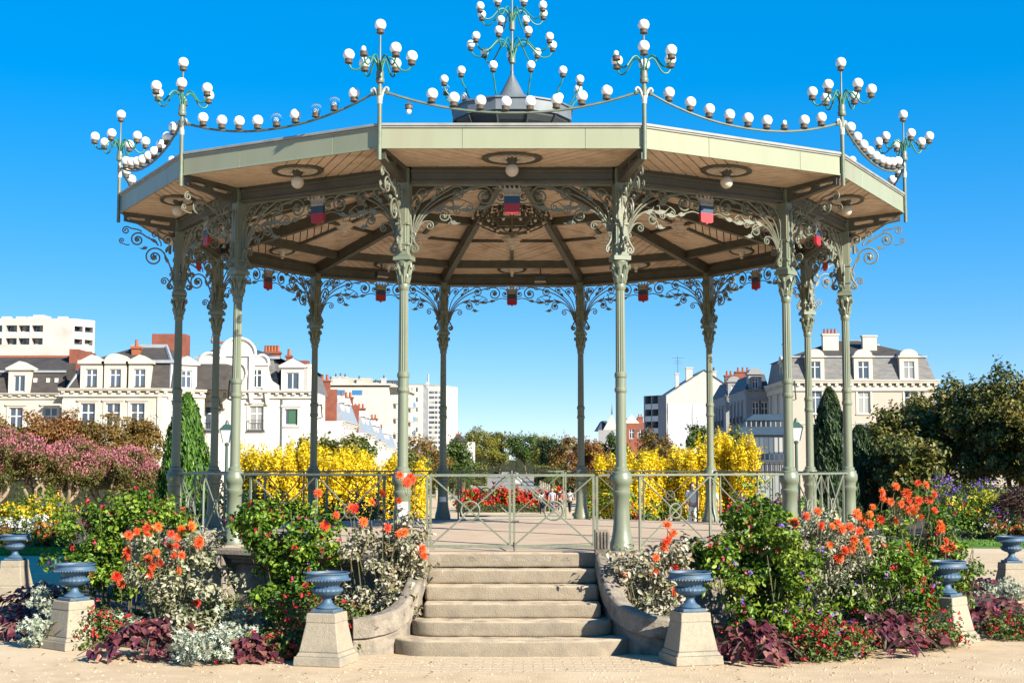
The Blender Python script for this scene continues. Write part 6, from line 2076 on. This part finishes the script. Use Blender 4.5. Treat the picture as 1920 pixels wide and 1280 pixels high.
for fl_ in range(6):
    for k in (1, 3, 6):
        x, z = 1.4 + k * 4.0, ZT - 2.9 * (fl_ + 1) - .2
        o = inst('balcony', balc, b, (W + c_ * x, s_ * x, z), (0, 0, rz)); inst('balcony_screen', balr, o)
mb = MB(); mb.box(-.4, W + .5, -.5, .2, ZT, ZT + .35); mb.build('parapet', M['concrete'], b)
mb = MB(); mb.box(0, SW_, -.5, .2, ZT, ZT + .35); mb.build('parapet', M['concrete'], b, loc=(W, 0, 0), rz=rz)
mb = MB(); mb.box(-1, W + 2, 0, SW_, ZT - .3, ZT - .1); mb.build('flat_roof', M['concrete'], b)
mb = MB(); mb.box(X(640), X(690), 4, 10, ZT, Z(706)); mb.build('penthouse', M['cream_wall'], b)
mb = MB(); mb.box(X(676), X(738), 8, 16, ZT, Z(708)); mb.build('penthouse', M['slate_blue'], b)
for p, y in ((613, 703), (623, 698), (632, 697), (641, 698), (668, 702), (700, 709), (715, 701), (733, 712)):
    chimney(b, X(p), 4, ZT, Z(y + 8), .9, .9, 'concrete', 1, 'iron_dark')
# --- slab and tower blocks in the distance
d = 420
b = broot('slab_block', 'pale grey slab block behind the cream apartment block', 762, d)
X = lambda p: lx(p, 762, d); Z = lambda y: lz(y, d)
wall(b, 0, 0, 0, X(793), 0, Z(720), [(1.0 + 1.6 * k, Z(735) - 3.0 * f_, .8, 1.5, 'plain') for k in range(2) for f_ in range(5)], 'concrete', .15)
wall(b, X(793), 0, PI / 2, 25, 0, Z(720), [(1 + 3 * k, Z(735) - 3.0 * f_, 1.2, 1.5, 'plain') for k in range(5) for f_ in range(5)], 'grey_wall', .15)
mb = MB(); mb.box(0, X(793), 0, 25, Z(720) - .2, Z(720) - .05); mb.build('flat_roof', M['concrete'], b)
d = 800
b = broot('tower_block', 'tall white tower block with rows of small windows in the distance', 793, d)
X = lambda p: lx(p, 793, d); Z = lambda y: lz(y, d)
tw = MB().box(0, 1.5, -.05, .05, 0, 1.5).mesh('window', M['pane'])
wall(b, 0, 0, 0, X(828), 0, Z(722), [], 'white_wall')
for f_ in range(15):
    for p in (797, 804, 809, 815, 822):
        inst('window', tw, b, (X(p), -.02, Z(738) - 2.85 * f_))
wall(b, X(828), 0, PI / 2 - RAD(20), 24, 0, Z(722), [], 'white_wall')
mb = MB(); mb.box(0, X(828), 0, 20, Z(722) - .3, Z(722) + .3); mb.box(X(798), X(803), 4, 8, Z(722), Z(715)); mb.build('flat_roof', M['white_wall'], b)
mb = MB(); mb.tube([(X(801), 6, Z(715)), (X(801), 6, Z(700))], .5, 5); mb.build('antenna', M['white_wall'], b)
# --- high white block at upper left
d = 320
b = broot('high_block', 'tall white modern block with recessed balconies above the slate roofs at left', -70, d)
X = lambda p: lx(p, -70, d); Z = lambda y: lz(y, d)
W, ZT = X(130), Z(597)
lg = [(X(p), z, X(p + 21) - X(p), 2.0) for p in (-48, -24, 4, 28, 53) for z in (Z(626), Z(650), Z(672))]
inst('wall', wall_mesh(W, 0, ZT, lg, 1.8, M['white_wall']), b)
lp = MB().box(0, 2.4, 0, .1, 0, 2.0).mesh('window', M['pane'])
pr = MB().box(0, 2.4, 0, .12, 0, .8).mesh('balcony_screen', M['win_white'])
cu = MB().box(0, .9, 0, .1, 0, 1.9).mesh('curtain', M['cream_wall'])
for i, (x, z, w, h) in enumerate(lg):
    o = inst('window', lp, b, (x, 1.72, z), (0, 0, 0), (w / 2.4, 1, h / 2.0)); inst('balcony_screen', pr, o, (0, -1.6, 0), (0, 0, 0), (1, 1, .6)); inst('curtain', cu, o, (.3 if i % 2 else 1.2, -.12, 0))
rz = RAD(52); SL = 6
l2 = [(.5 + 2.8 * k, z, 2.2, 1.9) for k in range(2) for z in (Z(626), Z(650), Z(672))]
inst('wall', wall_mesh(SL, 0, ZT, l2, 1.6, M['white_wall']), b, (W, 0, 0), (0, 0, rz))
for x, z, w, h in l2:
    o = inst('window', lp, b, (W + math.cos(rz) * x - math.sin(rz) * 1.5, math.sin(rz) * x + math.cos(rz) * 1.5, z), (0, 0, rz), (w / 2.4, 1, h / 2.0)); inst('balcony_screen', pr, o, (0, -1.4, 0), (0, 0, 0), (1, 1, .8))
mb = MB(); mb.prism([(0, .1), (W, .1), (W + SL * math.cos(rz), SL * math.sin(rz)), (0, 30)], ZT - .4, ZT); mb.build('flat_roof', M['white_wall'], b)
for p in (-20, 8, 30, 55, 88):
    mb = MB(); mb.box(X(p), X(p + 18), 5, 6, ZT, Z(589)); mb.build('roof_screen', M['concrete'], b)
mb = MB(); mb.box(X(35), X(56), 7, 12, ZT, Z(584)); mb.build('penthouse', M['white_wall'], b)
mb = MB(); mb.box(X(-60), X(128), -6, 3, 0, Z(650)); mb.build('lower_wing', M['white_wall'], b)
# --- small white house
d = 330
b = broot('small_house', 'small white house with grey hipped roof left of the avenue', 848, d)
X = lambda p: lx(p, 848, d); Z = lambda y: lz(y, d)
W, ZC = X(874), Z(828)
wall(b, 0, 0, 0, W, 0, ZC, [(W * .62, ZC - 2.3, .9, 1.4, 'plain')], 'white_wall', .15)
wall(b, W, 0, RAD(60), 4, 0, ZC, [], 'white_wall')
frustum(b, 'roof', -.3, W + .4, -.3, 8, ZC, Z(816), 1.0, 2.5, 'slate', 1.6)
chimney(b, W * .4, 3, ZC, Z(814), 1.2, .6, 'brick', 1)
# --- pointed gable house with brick neighbour
d = 300
b = broot('gable_house', 'far stone house with steep pointed gable and spike', 1122, d)
X = lambda p: lx(p, 1122, d); Z = lambda y: lz(y, d)
wall(b, 0, 0, 0, X(1152), 0, Z(806), [(X(1140), Z(812) - 2, 1.0, 1.8, 'casement')], 'grey_wall')
mb = MB(); mb.slab([(X(1131), Z(806)), (X(1158), Z(806)), (X(1148), Z(776))], -.1, .3); mb.build('gable', M['limestone'], b)
frustum(b, 'roof', -.2, X(1156), .3, 12, Z(806), Z(788), 1.2, 2, 'slate_blue', 2.0)
mb = MB(); mb.tube([(X(1148), .1, Z(778)), (X(1148), .1, Z(757))], [.22, .03], 6); mb.build('spike', M['zinc'], b)
b = broot('brick_house', 'red brick and cream gabled house behind the front right column', 1166, d + 4)
X = lambda p: lx(p, 1166, d + 4); Z = lambda y: lz(y, d + 4)
wall(b, 0, 0, 0, X(1208), 0, Z(793), [(X(1180), Z(822), 1.1, 2, 'casement'), (X(1196), Z(822), 1.1, 2, 'casement')], 'brick')
mb = MB(); mb.slab([(X(1170), Z(793)), (X(1199), Z(793)), (X(1185), Z(777))], -.1, .4); mb.build('gable', M['limewhite'], b)
frustum(b, 'roof', -.2, X(1209), .5, 10, Z(793), Z(783), .8, 4, 'terracotta', .8)
chimney(b, X(1203), 3, Z(795), Z(782), 1.2, .7, 'brick', 2)
# --- white gabled block with balconies and sheeting
d = 232
b = broot('gabled_block', 'white block with a bare sheeted gable wall and balconies on its left side', 1250, d)
X = lambda p: lx(p, 1250, d); Z = lambda y: lz(y, d)
W = X(1380)
mb = MB(); mb.slab([(0, 0), (W, 0), (W, Z(735)), (X(1322), Z(695)), (0, Z(742))], 0, .5); mb.build('gable_wall', M['white_wall'], b)
for x0, x1, y0, y1 in ((1253, 1298, 755, 842), (1299, 1330, 757, 842), (1331, 1376, 754, 838)):
    n = 12; rg = np.random.default_rng(x0)
    mb = MB(); v = []
    for i in range(n + 1):
        for k in range(n + 1):
            v.append((X(x0) + (X(x1) - X(x0)) * i / n, -.12 + .05 * rg.normal(), Z(y1) + (Z(y0) - Z(y1)) * k / n))
    mb.add(v, [(i * (n + 1) + k, (i + 1) * (n + 1) + k, (i + 1) * (n + 1) + k + 1, i * (n + 1) + k + 1) for i in range(n) for k in range(n)])
    mb.build('sheeting', M['tarp'], b, 'all')
mb = MB()
mb.add([(-.2, -.15, Z(742)), (X(1322), -.15, Z(694)), (X(1322), 14, Z(694)), (-.2, 14, Z(742)), (-.2, -.15, Z(740)), (X(1322), -.15, Z(692)), (X(1322), 14, Z(692)), (-.2, 14, Z(740))], [(4, 5, 6, 7), (0, 1, 5, 4), (3, 0, 4, 7)])
mb.add([(X(1322), -.15, Z(694)), (W + .2, -.15, Z(735)), (W + .2, 14, Z(735)), (X(1322), 14, Z(694)), (X(1322), -.15, Z(692)), (W + .2, -.15, Z(733)), (W + .2, 14, Z(733)), (X(1322), 14, Z(692))], [(4, 5, 6, 7), (0, 1, 5, 4), (1, 2, 6, 5)])
mb.build('roof', M['slate_blue'], b)
chimney(b, X(1295), 1.0, Z(720), Z(690), 1.1, .8, 'white_wall', 0); chimney(b, X(1272), 1.0, Z(735), Z(701), .6, .6, 'white_wall', 0); chimney(b, X(1342), 1.0, Z(715), Z(697), .7, .6, 'white_wall', 1, 'iron_dark')
mb = MB(); mb.tube([(X(1274), 1.2, Z(702)), (X(1274), 1.2, Z(667))], .05, 4)
for y, w in ((670, 1.0), (680, .7), (676, .5)): mb.tube([(X(1274) - w, 1.2, Z(y)), (X(1274) + w, 1.2, Z(y))], .03, 4)
mb.build('aerial', M['iron_dark'], b)
xa, xb = X(1212), 0
ang = math.atan2(4.0, xa)
SLn = math.hypot(xa, 4.0)
oo = (xa, 4.0)
rz = math.atan2(-4.0, -xa)
ba = [(.3 + SLn * .31 * k, Z(y) , SLn * .27, 2.3) for k in range(2) for y in (766, 789, 812, 835)]
inst('wall', wall_mesh(SLn, 0, Z(748), ba, 1.4, M['grey_wall']), b, (xa, 4.0, 0), (0, 0, rz))
for x, z, w, h in ba:
    o = inst('window', lp, b, (xa + math.cos(rz) * x - math.sin(rz) * 1.3, 4.0 + math.sin(rz) * x + math.cos(rz) * 1.3, z), (0, 0, rz), (w / 2.4, 1, h / 2.0)); inst('balcony_screen', pr, o, (0, -1.3, 0), (0, 0, 0), (1, 1, 1.0))

# --- ornate houses right of the avenue, their shade put into grey wall colour
for i, (px, d, x1, top, mt) in enumerate(((1362, 196, 1402, 712, 'grey_wall'), (1400, 180, 1445, 700, 'grey_wall'))):
    b = broot('narrow_house', ['narrow ornate grey house with red brick chimney', 'grey shaded house between the brick chimney and the mansard house'][i], px, d)
    X = lambda p: lx(p, px, d); Z = lambda y: lz(y, d)
    W, ZC = X(x1), Z(top + 30)
    wall(b, 0, 0, 0, W, 0, ZC, [(W * .25, ZC - 4.2, .9, 2.6, 'casement'), (W * .62, ZC - 4.2, .9, 2.6, 'casement'), (W * .25, ZC - 8, .9, 2.6, 'casement')], mt, surround='grey_wall')
    wall(b, 0, 14, -PI / 2, 14, 0, ZC, [(1.5 + 3 * k, ZC - 4.2, 1, 2.6, 'french') for k in range(4)], mt, surround='grey_wall')
    cornice(b, -.3, W, 0, ZC, mt, .4, .5)
    frustum(b, 'roof', -.1, W, .2, 14, ZC, Z(top), 1.2, 1.2, 'slate_blue', .4)
    dormer(b, W * .4, .1, ZC, .8, 1.4, mt, 'casement', 'arc')
    if i == 0:
        mb = MB(); mb.box(X(1388), X(1422), 4, 5.2, ZC, Z(697)); mb.build('party_wall', M['brick'], b)
        chimney(b, X(1405), 4.6, Z(697), Z(695), X(1420) - X(1390), 1, 'brick', 3)
        chimney(b, X(1378), 4.6, ZC, Z(702), 1.2, 1, 'brick', 2)
# --- mansard house on the right
d = 165
b = broot('mansard_house', 'large beige house with grey slate mansard, arched dormers and tall chimneys at right', 1483, d)
X = lambda p: lx(p, 1483, d); Z = lambda y: lz(y, d)
W, ZC = X(1757), Z(712)
wx = [X(p) - .75 for p in (1531, 1622, 1710)]
wall(b, 0, 0, 0, W, 0, ZC, [(x, Z(775), 1.5, 2.8, 'casement') for x in wx] + [(x, Z(840), 1.5, 2.8, 'casement') for x in wx], 'cream_wall', surround='limestone')
cornice(b, -.4, W + .4, 0, ZC, 'limestone', .6, 1.3, .9)
mb = MB(); mb.box(-.2, W + .1, -.1, .0, Z(795), Z(791)); mb.build('string_course', M['limestone'], b)
LW = 14
rz = -PI / 2
ex, ey = 0, LW
wall(b, ex, ey, rz, LW, 0, ZC, [(1.5 + 4.6 * k, Z(775), 1.3, 2.8, 'casement') for k in range(3)], 'limestone', surround='limestone')
frustum(b, 'mansard', -.1, W + .1, .1, 14, ZC, Z(668), .4, .9, 'slate_grey', .9)
frustum(b, 'upper_roof', -.0, W - .4, .95, 13.2, Z(668) + .005, Z(630), 7.0, 5.4, 'slate', 7.0)
mb = MB(); mb.box(.1, W - .6, .8, 1.0, Z(669), Z(666)); mb.box(X(1594), X(1666), 6.9, 7.3, Z(632), Z(628)); mb.build('ridge_zinc', M['zinc_light'], b)
for p in (1531, 1622, 1708): dormer(b, X(p), .0, ZC, 1.3, Z(677) - ZC - .1, 'limestone', 'casement', 'arc')
chimney(b, X(1573), 3.5, Z(668), Z(624), 1.9, .8, 'limestone', 4); chimney(b, X(1648), 3.5, Z(660), Z(627), 1.7, .8, 'limestone', 0)
e = chimney(b, X(1679), 9, Z(660), Z(637), 1.1, .9, 'limestone', 0)
mb = MB(); mb.box(-.3, .3, -.25, .25, Z(641), Z(633)); mb.taper(0, 0, Z(633), Z(620), 1.0, .8, .15, .15); mb.build('cowl', M['terracotta'], e)
chimney(b, 1.2, 8, Z(668), Z(636), .7, .7, 'limestone', 0)
dormer(b, .05, 5.5, ZC, 1.0, 1.8, 'limestone', 'casement', 'arc', rz=rz)
cornice(b, 0, LW, 0, ZC, 'limestone', .6, 1.3, .9, rz=rz, ox=ex, oy=ey)
# --- iron and glass veranda, its shade put into dark blue and grey colours
d = 140
b = broot('glass_veranda', 'blue grey iron and glass veranda in front of the mansard house', 1372, d)
X = lambda p: lx(p, 1372, d); Z = lambda y: lz(y, d)
W = X(1478)
mb = MB()
for k in range(13): mb.box(W * k / 12 - .05, W * k / 12 + .05, 0, .1, 0, Z(818))
mb.box(0, W, 0, .12, Z(850), Z(847)); mb.box(0, W, -.05, .15, Z(819), Z(815)); mb.box(0, W, -.1, .15, Z(866), Z(862)); mb.build('frame', M['steel_blue'], b)
pm = MB().box(.06, W / 12 - .06, .04, .06, 0, Z(819) - Z(847)).mesh('pane', M['pane'])
for k in range(12): inst('pane', pm, b, (W * k / 12, 0, Z(847)))
mb = MB(); mb.box(0, W, .02, .1, 0, Z(866)); mb.build('base_wall', M['grey_wall'], b)
frustum(b, 'lower_roof', -.3, W, -.3, 5, Z(815), Z(799), 1.6, 1.2, 'steel_blue', 0)
mb = MB()
for k in range(9): mb.box(X(1404) + (W - X(1404)) * k / 8 - .05, X(1404) + (W - X(1404)) * k / 8 + .05, 1.2, 1.3, Z(799), Z(787))
mb.build('clerestory', M['grey_wall'], b)
frustum(b, 'upper_roof', X(1402), W, 1.0, 4.5, Z(787), Z(775), 1.0, .9, 'steel_blue', 0)
mb = MB()
for k in range(26):
    x = W * k / 26; mb.box(x, x + .05, -.5, -.45, 0, 1.1)
mb.box(0, W, -.52, -.43, 1.1, 1.18); mb.build('balustrade', M['iron_dark'], b, loc=(0, 0, Z(884)))
# --- low pale wall behind the right hand trees
x0, x1 = atx(1640, 95), atx(2000, 95)
mb = MB(); mb.box(0, x1 - x0, 0, .3, 0, 2.0); mb.box(-.05, x1 - x0 + .05, -.06, .36, 2.0, 2.12)
o = mb.build('garden_wall', M['cream_wall'], None, loc=(x0, 95 - CAM_D, ground_z(95 - CAM_D))); tag(o, 'pale garden wall glimpsed below the dark trees at right', 'wall')

# ================================================================== people, benches, street lamps, cars
M['skin'] = mat('skin', (.60, .38, .26), .6); M['hair'] = mat('hair_dark', (.03, .02, .015), .6); M['hair_grey'] = mat('hair_grey', (.35, .33, .3), .6)
M['cl_white'] = mat('cloth_white', (.80, .80, .80), .8); M['cl_lilac'] = mat('cloth_grey_lilac', (.42, .42, .55), .8); M['cl_navy'] = mat('cloth_navy', (.03, .04, .08), .8); M['cl_denim'] = mat('cloth_denim', (.09, .14, .26), .8)
M['cl_red'] = mat('cloth_red', (.5, .08, .08), .8); M['cl_black'] = mat('cloth_black', (.02, .02, .025), .8); M['cl_beige'] = mat('cloth_beige', (.5, .42, .32), .8)


def skin_mesh(verts, edges, radii, root, mt, name, lev=1):
    me = bpy.data.meshes.new(name)
    me.from_pydata(verts, edges, [])
    o = bpy.data.objects.new(name, me); COL.objects.link(o)
    o.modifiers.new('s', 'SKIN').use_smooth_shade = True
    o.modifiers.new('u', 'SUBSURF').levels = lev
    sv = me.skin_vertices[0].data
    for i, r in enumerate(radii):
        sv[i].radius = (r, r) if not isinstance(r, tuple) else r
        sv[i].use_root = (i == root)
    dg = bpy.context.evaluated_depsgraph_get()
    res = bpy.data.meshes.new_from_object(o.evaluated_get(dg))
    bpy.data.objects.remove(o, do_unlink=True)
    res.name = name
    res.materials.clear(); res.materials.append(mt)
    return res


def person(label, loc, h, rz, shirt, legs, hair, stride=.12, long_hair=False, arm=.12, shorts=False):
    """standing or walking figure, local -y is where it faces"""
    s = h / 1.72
    t = empty('person', loc, rz, label, 'person', 'people in the park')
    V, E, Rr = [], [], []
    def add(p, r, par=None):
        V.append(tuple(q * s for q in p)); Rr.append(r * s if not isinstance(r, tuple) else (r[0] * s, r[1] * s))
        if par is not None: E.append((par, len(V) - 1))
        return len(V) - 1
    pel = add((0, 0, .95), (.15, .11)); wai = add((0, 0, 1.10), (.135, .10), pel); che = add((0, 0, 1.30), (.16, .11), wai); nk0 = add((0, 0, 1.45), (.09, .075), che)
    nk = add((0, -.01, 1.52), .052, nk0); hd0 = add((0, -.02, 1.58), .075, nk); hd1 = add((0, -.025, 1.66), .085, hd0); add((0, -.015, 1.71), .05, hd1)
    add((0, -.105, 1.615), .018, hd0)      # nose
    for sd in (-1, 1):
        sh = add((sd * .17, 0, 1.42), .065, nk0); el = add((sd * .235, .02 + sd * arm * .2, 1.14), .045, sh); wr = add((sd * .24, -.06 + sd * arm, .90), .03, el)
        pm_ = add((sd * .24, -.075 + sd * arm, .83), (.022, .038), wr)
        for k, (dx, L) in enumerate(((-.03, .06), (-.01, .075), (.01, .08), (.028, .065))):
            add((sd * .24 - .01, -.075 + sd * arm + dx, .83 - .04 - L), .009, pm_)
        add((sd * .24 - sd * .015, -.125 + sd * arm, .80), .011, wr)
        hp = add((sd * .085, 0, .86), .095, pel); kn = add((sd * .09, -sd * stride * .5, .49), .062, hp); ak = add((sd * .09, -sd * stride, .09), .04, kn)
        hl = add((sd * .09, -sd * stride - .10, .035), .036, ak)
    inst('body', skin_mesh(V, E, Rr, 0, M['skin'], 'body'), t)
    V, E, Rr = [], [], []
    pel = add((0, 0, .93), (.17, .13)); wai = add((0, 0, 1.10), (.155, .12), pel); che = add((0, 0, 1.30), (.178, .13), wai); nk0 = add((0, 0, 1.44), (.11, .09), che)
    for sd in (-1, 1):
        sh = add((sd * .175, 0, 1.42), .08, nk0); el = add((sd * .225, .015 + sd * arm * .15, 1.20), .062, sh)
    inst('shirt', skin_mesh(V, E, Rr, 0, M[shirt], 'shirt'), t)
    V, E, Rr = [], [], []
    pel = add((0, 0, .96), (.16, .12))
    for sd in (-1, 1):
        hp = add((sd * .085, 0, .86), .108, pel); kn = add((sd * .09, -sd * stride * .5, .50), .078, hp)
        if not shorts: add((sd * .09, -sd * stride, .10), .058, kn)
    inst('trousers', skin_mesh(V, E, Rr, 0, M[legs], 'trousers'), t)
    mb = MB(); mb.sphere((0, .005 * s, 1.655 * s), .105 * s, 12, 8, sz=1.05)
    mb.v = [(x, max(y, -.055 * s + (z / s - 1.64) * -.35 * s), z) for x, y, z in mb.v]
    if long_hair: mb.taper(0, .07 * s, 1.36 * s, 1.62 * s, .14 * s, .05 * s, .17 * s, .09 * s)
    mb.build('hair', M[hair], t, 'all')
    mb = MB()
    for sd in (-1, 1):
        mb.sphere((sd * .09 * s, (-sd * stride - .05) * s, .035 * s), .05 * s, 8, 6, sz=.8)
    return t


def pp(px, d):
    return gpos(px, d)
person('person in a white top and dark trousers walking beside the red flowers', pp(1016, 98), 1.66, PI, 'cl_white', 'cl_navy', 'hair', .14, True)
person('person in a grey lilac shirt and jeans at the couple\'s right', pp(1035, 97.5), 1.74, PI, 'cl_lilac', 'cl_denim', 'hair_grey', .12)
person('person in dark clothes standing further right by the red flowers', pp(1050, 104), 1.7, RAD(200), 'cl_black', 'cl_navy', 'hair', .08)
person('person in a red top left of the one in white', pp(1056, 99), 1.65, RAD(30), 'cl_red', 'cl_beige', 'hair', .1, True)
person('person in a white shirt next to the rear right column', pp(1068, 100), 1.72, RAD(150), 'cl_white', 'cl_black', 'hair', .12)
person('person with long dark hair in white seen through the right railing', pp(1297, 47), 1.55, RAD(10), 'cl_white', 'cl_white', 'hair', .05, True)
person('second person in white half hidden by the rear right column', pp(1334, 47.6), 1.42, RAD(-20), 'cl_white', 'cl_navy', 'hair', .05, True)
person('tiny dark figure on the road edge left of the gate post', pp(926, 190), 1.7, 0, 'cl_black', 'cl_black', 'hair', .1)

M['bench_blue'] = mat('bench_blue', (.05, .20, .40), .5, (.04, .16, .33), 5)
def bench(label, px, d, rz):
    t = empty('park_bench', gpos(px, d), rz, label, 'bench', 'blue park benches')
    for i in range(4): MB().box(-.8, .8, -.25 + i * .12, -.15 + i * .12, .43, .46).build('seat_slat', M['bench_blue'], t)
    for i in range(4): MB().box(-.8, .8, .26 + i * .02, .285 + i * .02, .52 + i * .12, .62 + i * .12).build('back_slat', M['bench_blue'], t)
    for s in (-1, 1):
        mb = MB(); mb.box(s * .7 - .03, s * .7 + .03, -.24, -.18, 0, .43); mb.box(s * .7 - .03, s * .7 + .03, .22, .27, 0, .99); mb.box(s * .7 - .03, s * .7 + .03, -.24, .27, .39, .43); mb.build('leg', M['iron_dark'], t)
bench('blue bench partly hidden by the shrub right of the far gate', 1117, 58, RAD(130)); bench('blue bench between the right hand shrubs', 1222, 60, RAD(205))

M['lamp_green'] = mat('lamp_green', (.04, .10, .075), .5); M['lamp_glass'] = glass_mat('lantern_glass', (.45, .48, .5), .2)
def street_lamp(px, py, d, label):
    g = gpos(px, d); z = atz(py, d) - g[2]
    t = empty('street_lamp', g, 0, label, 'street lamp', 'green lantern street lamps')
    mb = MB(); mb.lathe([(.13, -.1), (.13, .5), (.08, .6), (.06, .7), (.045, z - .4), (.07, z - .38), (.07, z - .32), (.03, z - .3)], 12); mb.build('post', M['lamp_green'], t, 'sharp')
    mb = MB(); mb.taper(0, 0, z - .3, z + .12, .20, .20, .36, .36); mb.build('lantern_glass', M['lamp_glass'], t)
    mb = MB()
    for sx in (-1, 1):
        for sy in (-1, 1): mb.tube([(sx * .10, sy * .10, z - .3), (sx * .185, sy * .185, z + .13)], .016, 4)
    mb.build('lantern_frame', M['lamp_green'], t)
    mb = MB(); mb.taper(0, 0, z + .12, z + .28, .42, .42, .16, .16); mb.lathe([(.07, z + .28), (.05, z + .36), (.015, z + .42)], 8); mb.build('lantern_cap', M['lamp_green'], t)
street_lamp(425, 812, 44, 'green lantern street lamp before the white ornate house')
street_lamp(1493, 808, 44, 'green lantern street lamp beside the glass veranda')


def car(label, px, d, paint, rz=0, h=1.48):
    t = empty('car', gpos(px, d), rz, label, 'car', 'cars on the avenue')
    pr_ = [(-2.1, .35), (2.1, .35), (2.15, .62), (2.05, .88), (1.2, .98), (.55, h - .06), (-1.2, h), (-1.95, .98), (-2.12, .85)]
    P3 = [(y, z) for y, z in pr_]
    mb = MB(); n = len(P3)
    v = [(-.85 if z < 1 else -.68, y, z) for y, z in P3] + [(.85 if z < 1 else .68, y, z) for y, z in P3]
    mb.add(v, [tuple(range(n)), tuple(reversed(range(n, 2 * n)))] + [((i + 1) % n, i, n + i, n + (i + 1) % n) for i in range(n)])
    mb.build('body', paint, t, bevel=.05, seg=2)
    mb = MB(); mb.add([(-.70, 1.20, 1.0), (.70, 1.20, 1.0), (.6, .60, h - .09), (-.6, .60, h - .09)], [(0, 1, 2, 3)]); mb.v = [(x, y + .035, z + .02) for x, y, z in mb.v]; mb.build('windscreen', M['pane'], t)
    mb = MB(); mb.add([(-.68, -1.98, 1.0), (.68, -1.98, 1.0), (.58, -1.27, h - .06), (-.58, -1.27, h - .06)], [(3, 2, 1, 0)]); mb.v = [(x, y - .03, z + .02) for x, y, z in mb.v]; mb.build('rear_window', M['pane'], t)
    for s in (-1, 1):
        mb = MB(); mb.add([(s * .84, -1.5, 1.02), (s * .84, .95, 1.02), (s * .72, .45, h - .12), (s * .72, -1.1, h - .12)], [(0, 1, 2, 3)]); mb.build('side_window', M['pane'], t)
        MB().box(s * .62 - .14, s * .62 + .14, -2.17, -2.10, .70, .84).build('tail_light', M['red'], t)
        MB().box(s * .62 - .14, s * .62 + .14, 2.08, 2.16, .66, .80).build('headlight', M['win_white'], t)
        for y in (-1.3, 1.35):
            mb = MB(); mb.lathe([(.2, -.1), (.31, -.09), (.33, 0), (.31, .09), (.2, .1)], 14, (0, 0, 0), Matrix.Translation((s * .78, y, .33)) @ Matrix.Rotation(PI / 2, 4, 'Y'))
            w = mb.build('wheel', M['cl_black'], t); MB().lathe([(.18, -.11), (.18, .11)], 10, (0, 0, 0), Matrix.Translation((s * .78, y, .33)) @ Matrix.Rotation(PI / 2, 4, 'Y')).build('rim', M['zinc_light'], w)
    MB().box(-.26, .26, -2.16, -2.12, .55, .66).build('number_plate', M['win_white'], t)
M['car_white'] = mat('car_white', (.75, .75, .75), .2); M['car_blue'] = mat('car_blue', (.08, .14, .25), .2); M['car_grey'] = mat('car_grey', (.35, .36, .37), .25)
car('white car on the avenue nearest the park', 970, 270, M['car_white'], 0, 1.55); car('blue grey car further along the avenue', 968, 420, M['car_blue'], 0, 1.6)
car('grey car parked at the left of the avenue', 942, 520, M['car_grey'], 0)
bol = MB(); bol.lathe([(.13, -.05), (.12, .7), (.15, .74), (.15, .82), (.08, .92)], 8); BOL = bol.mesh('bollard', M['stone_ped'])
for s, x in ((-1, -7.6), (1, 5.0)):
    for k in range(14):
        y = 118 + k * 12
        o = inst('bollard', BOL, None, (x, y, ground_z(y) + .13)); tag(o, 'pale bollard in the row along the %s kerb of the avenue' % ('left' if s < 0 else 'right'), 'bollard', 'bollards along the %s kerb' % ('left' if s < 0 else 'right'))
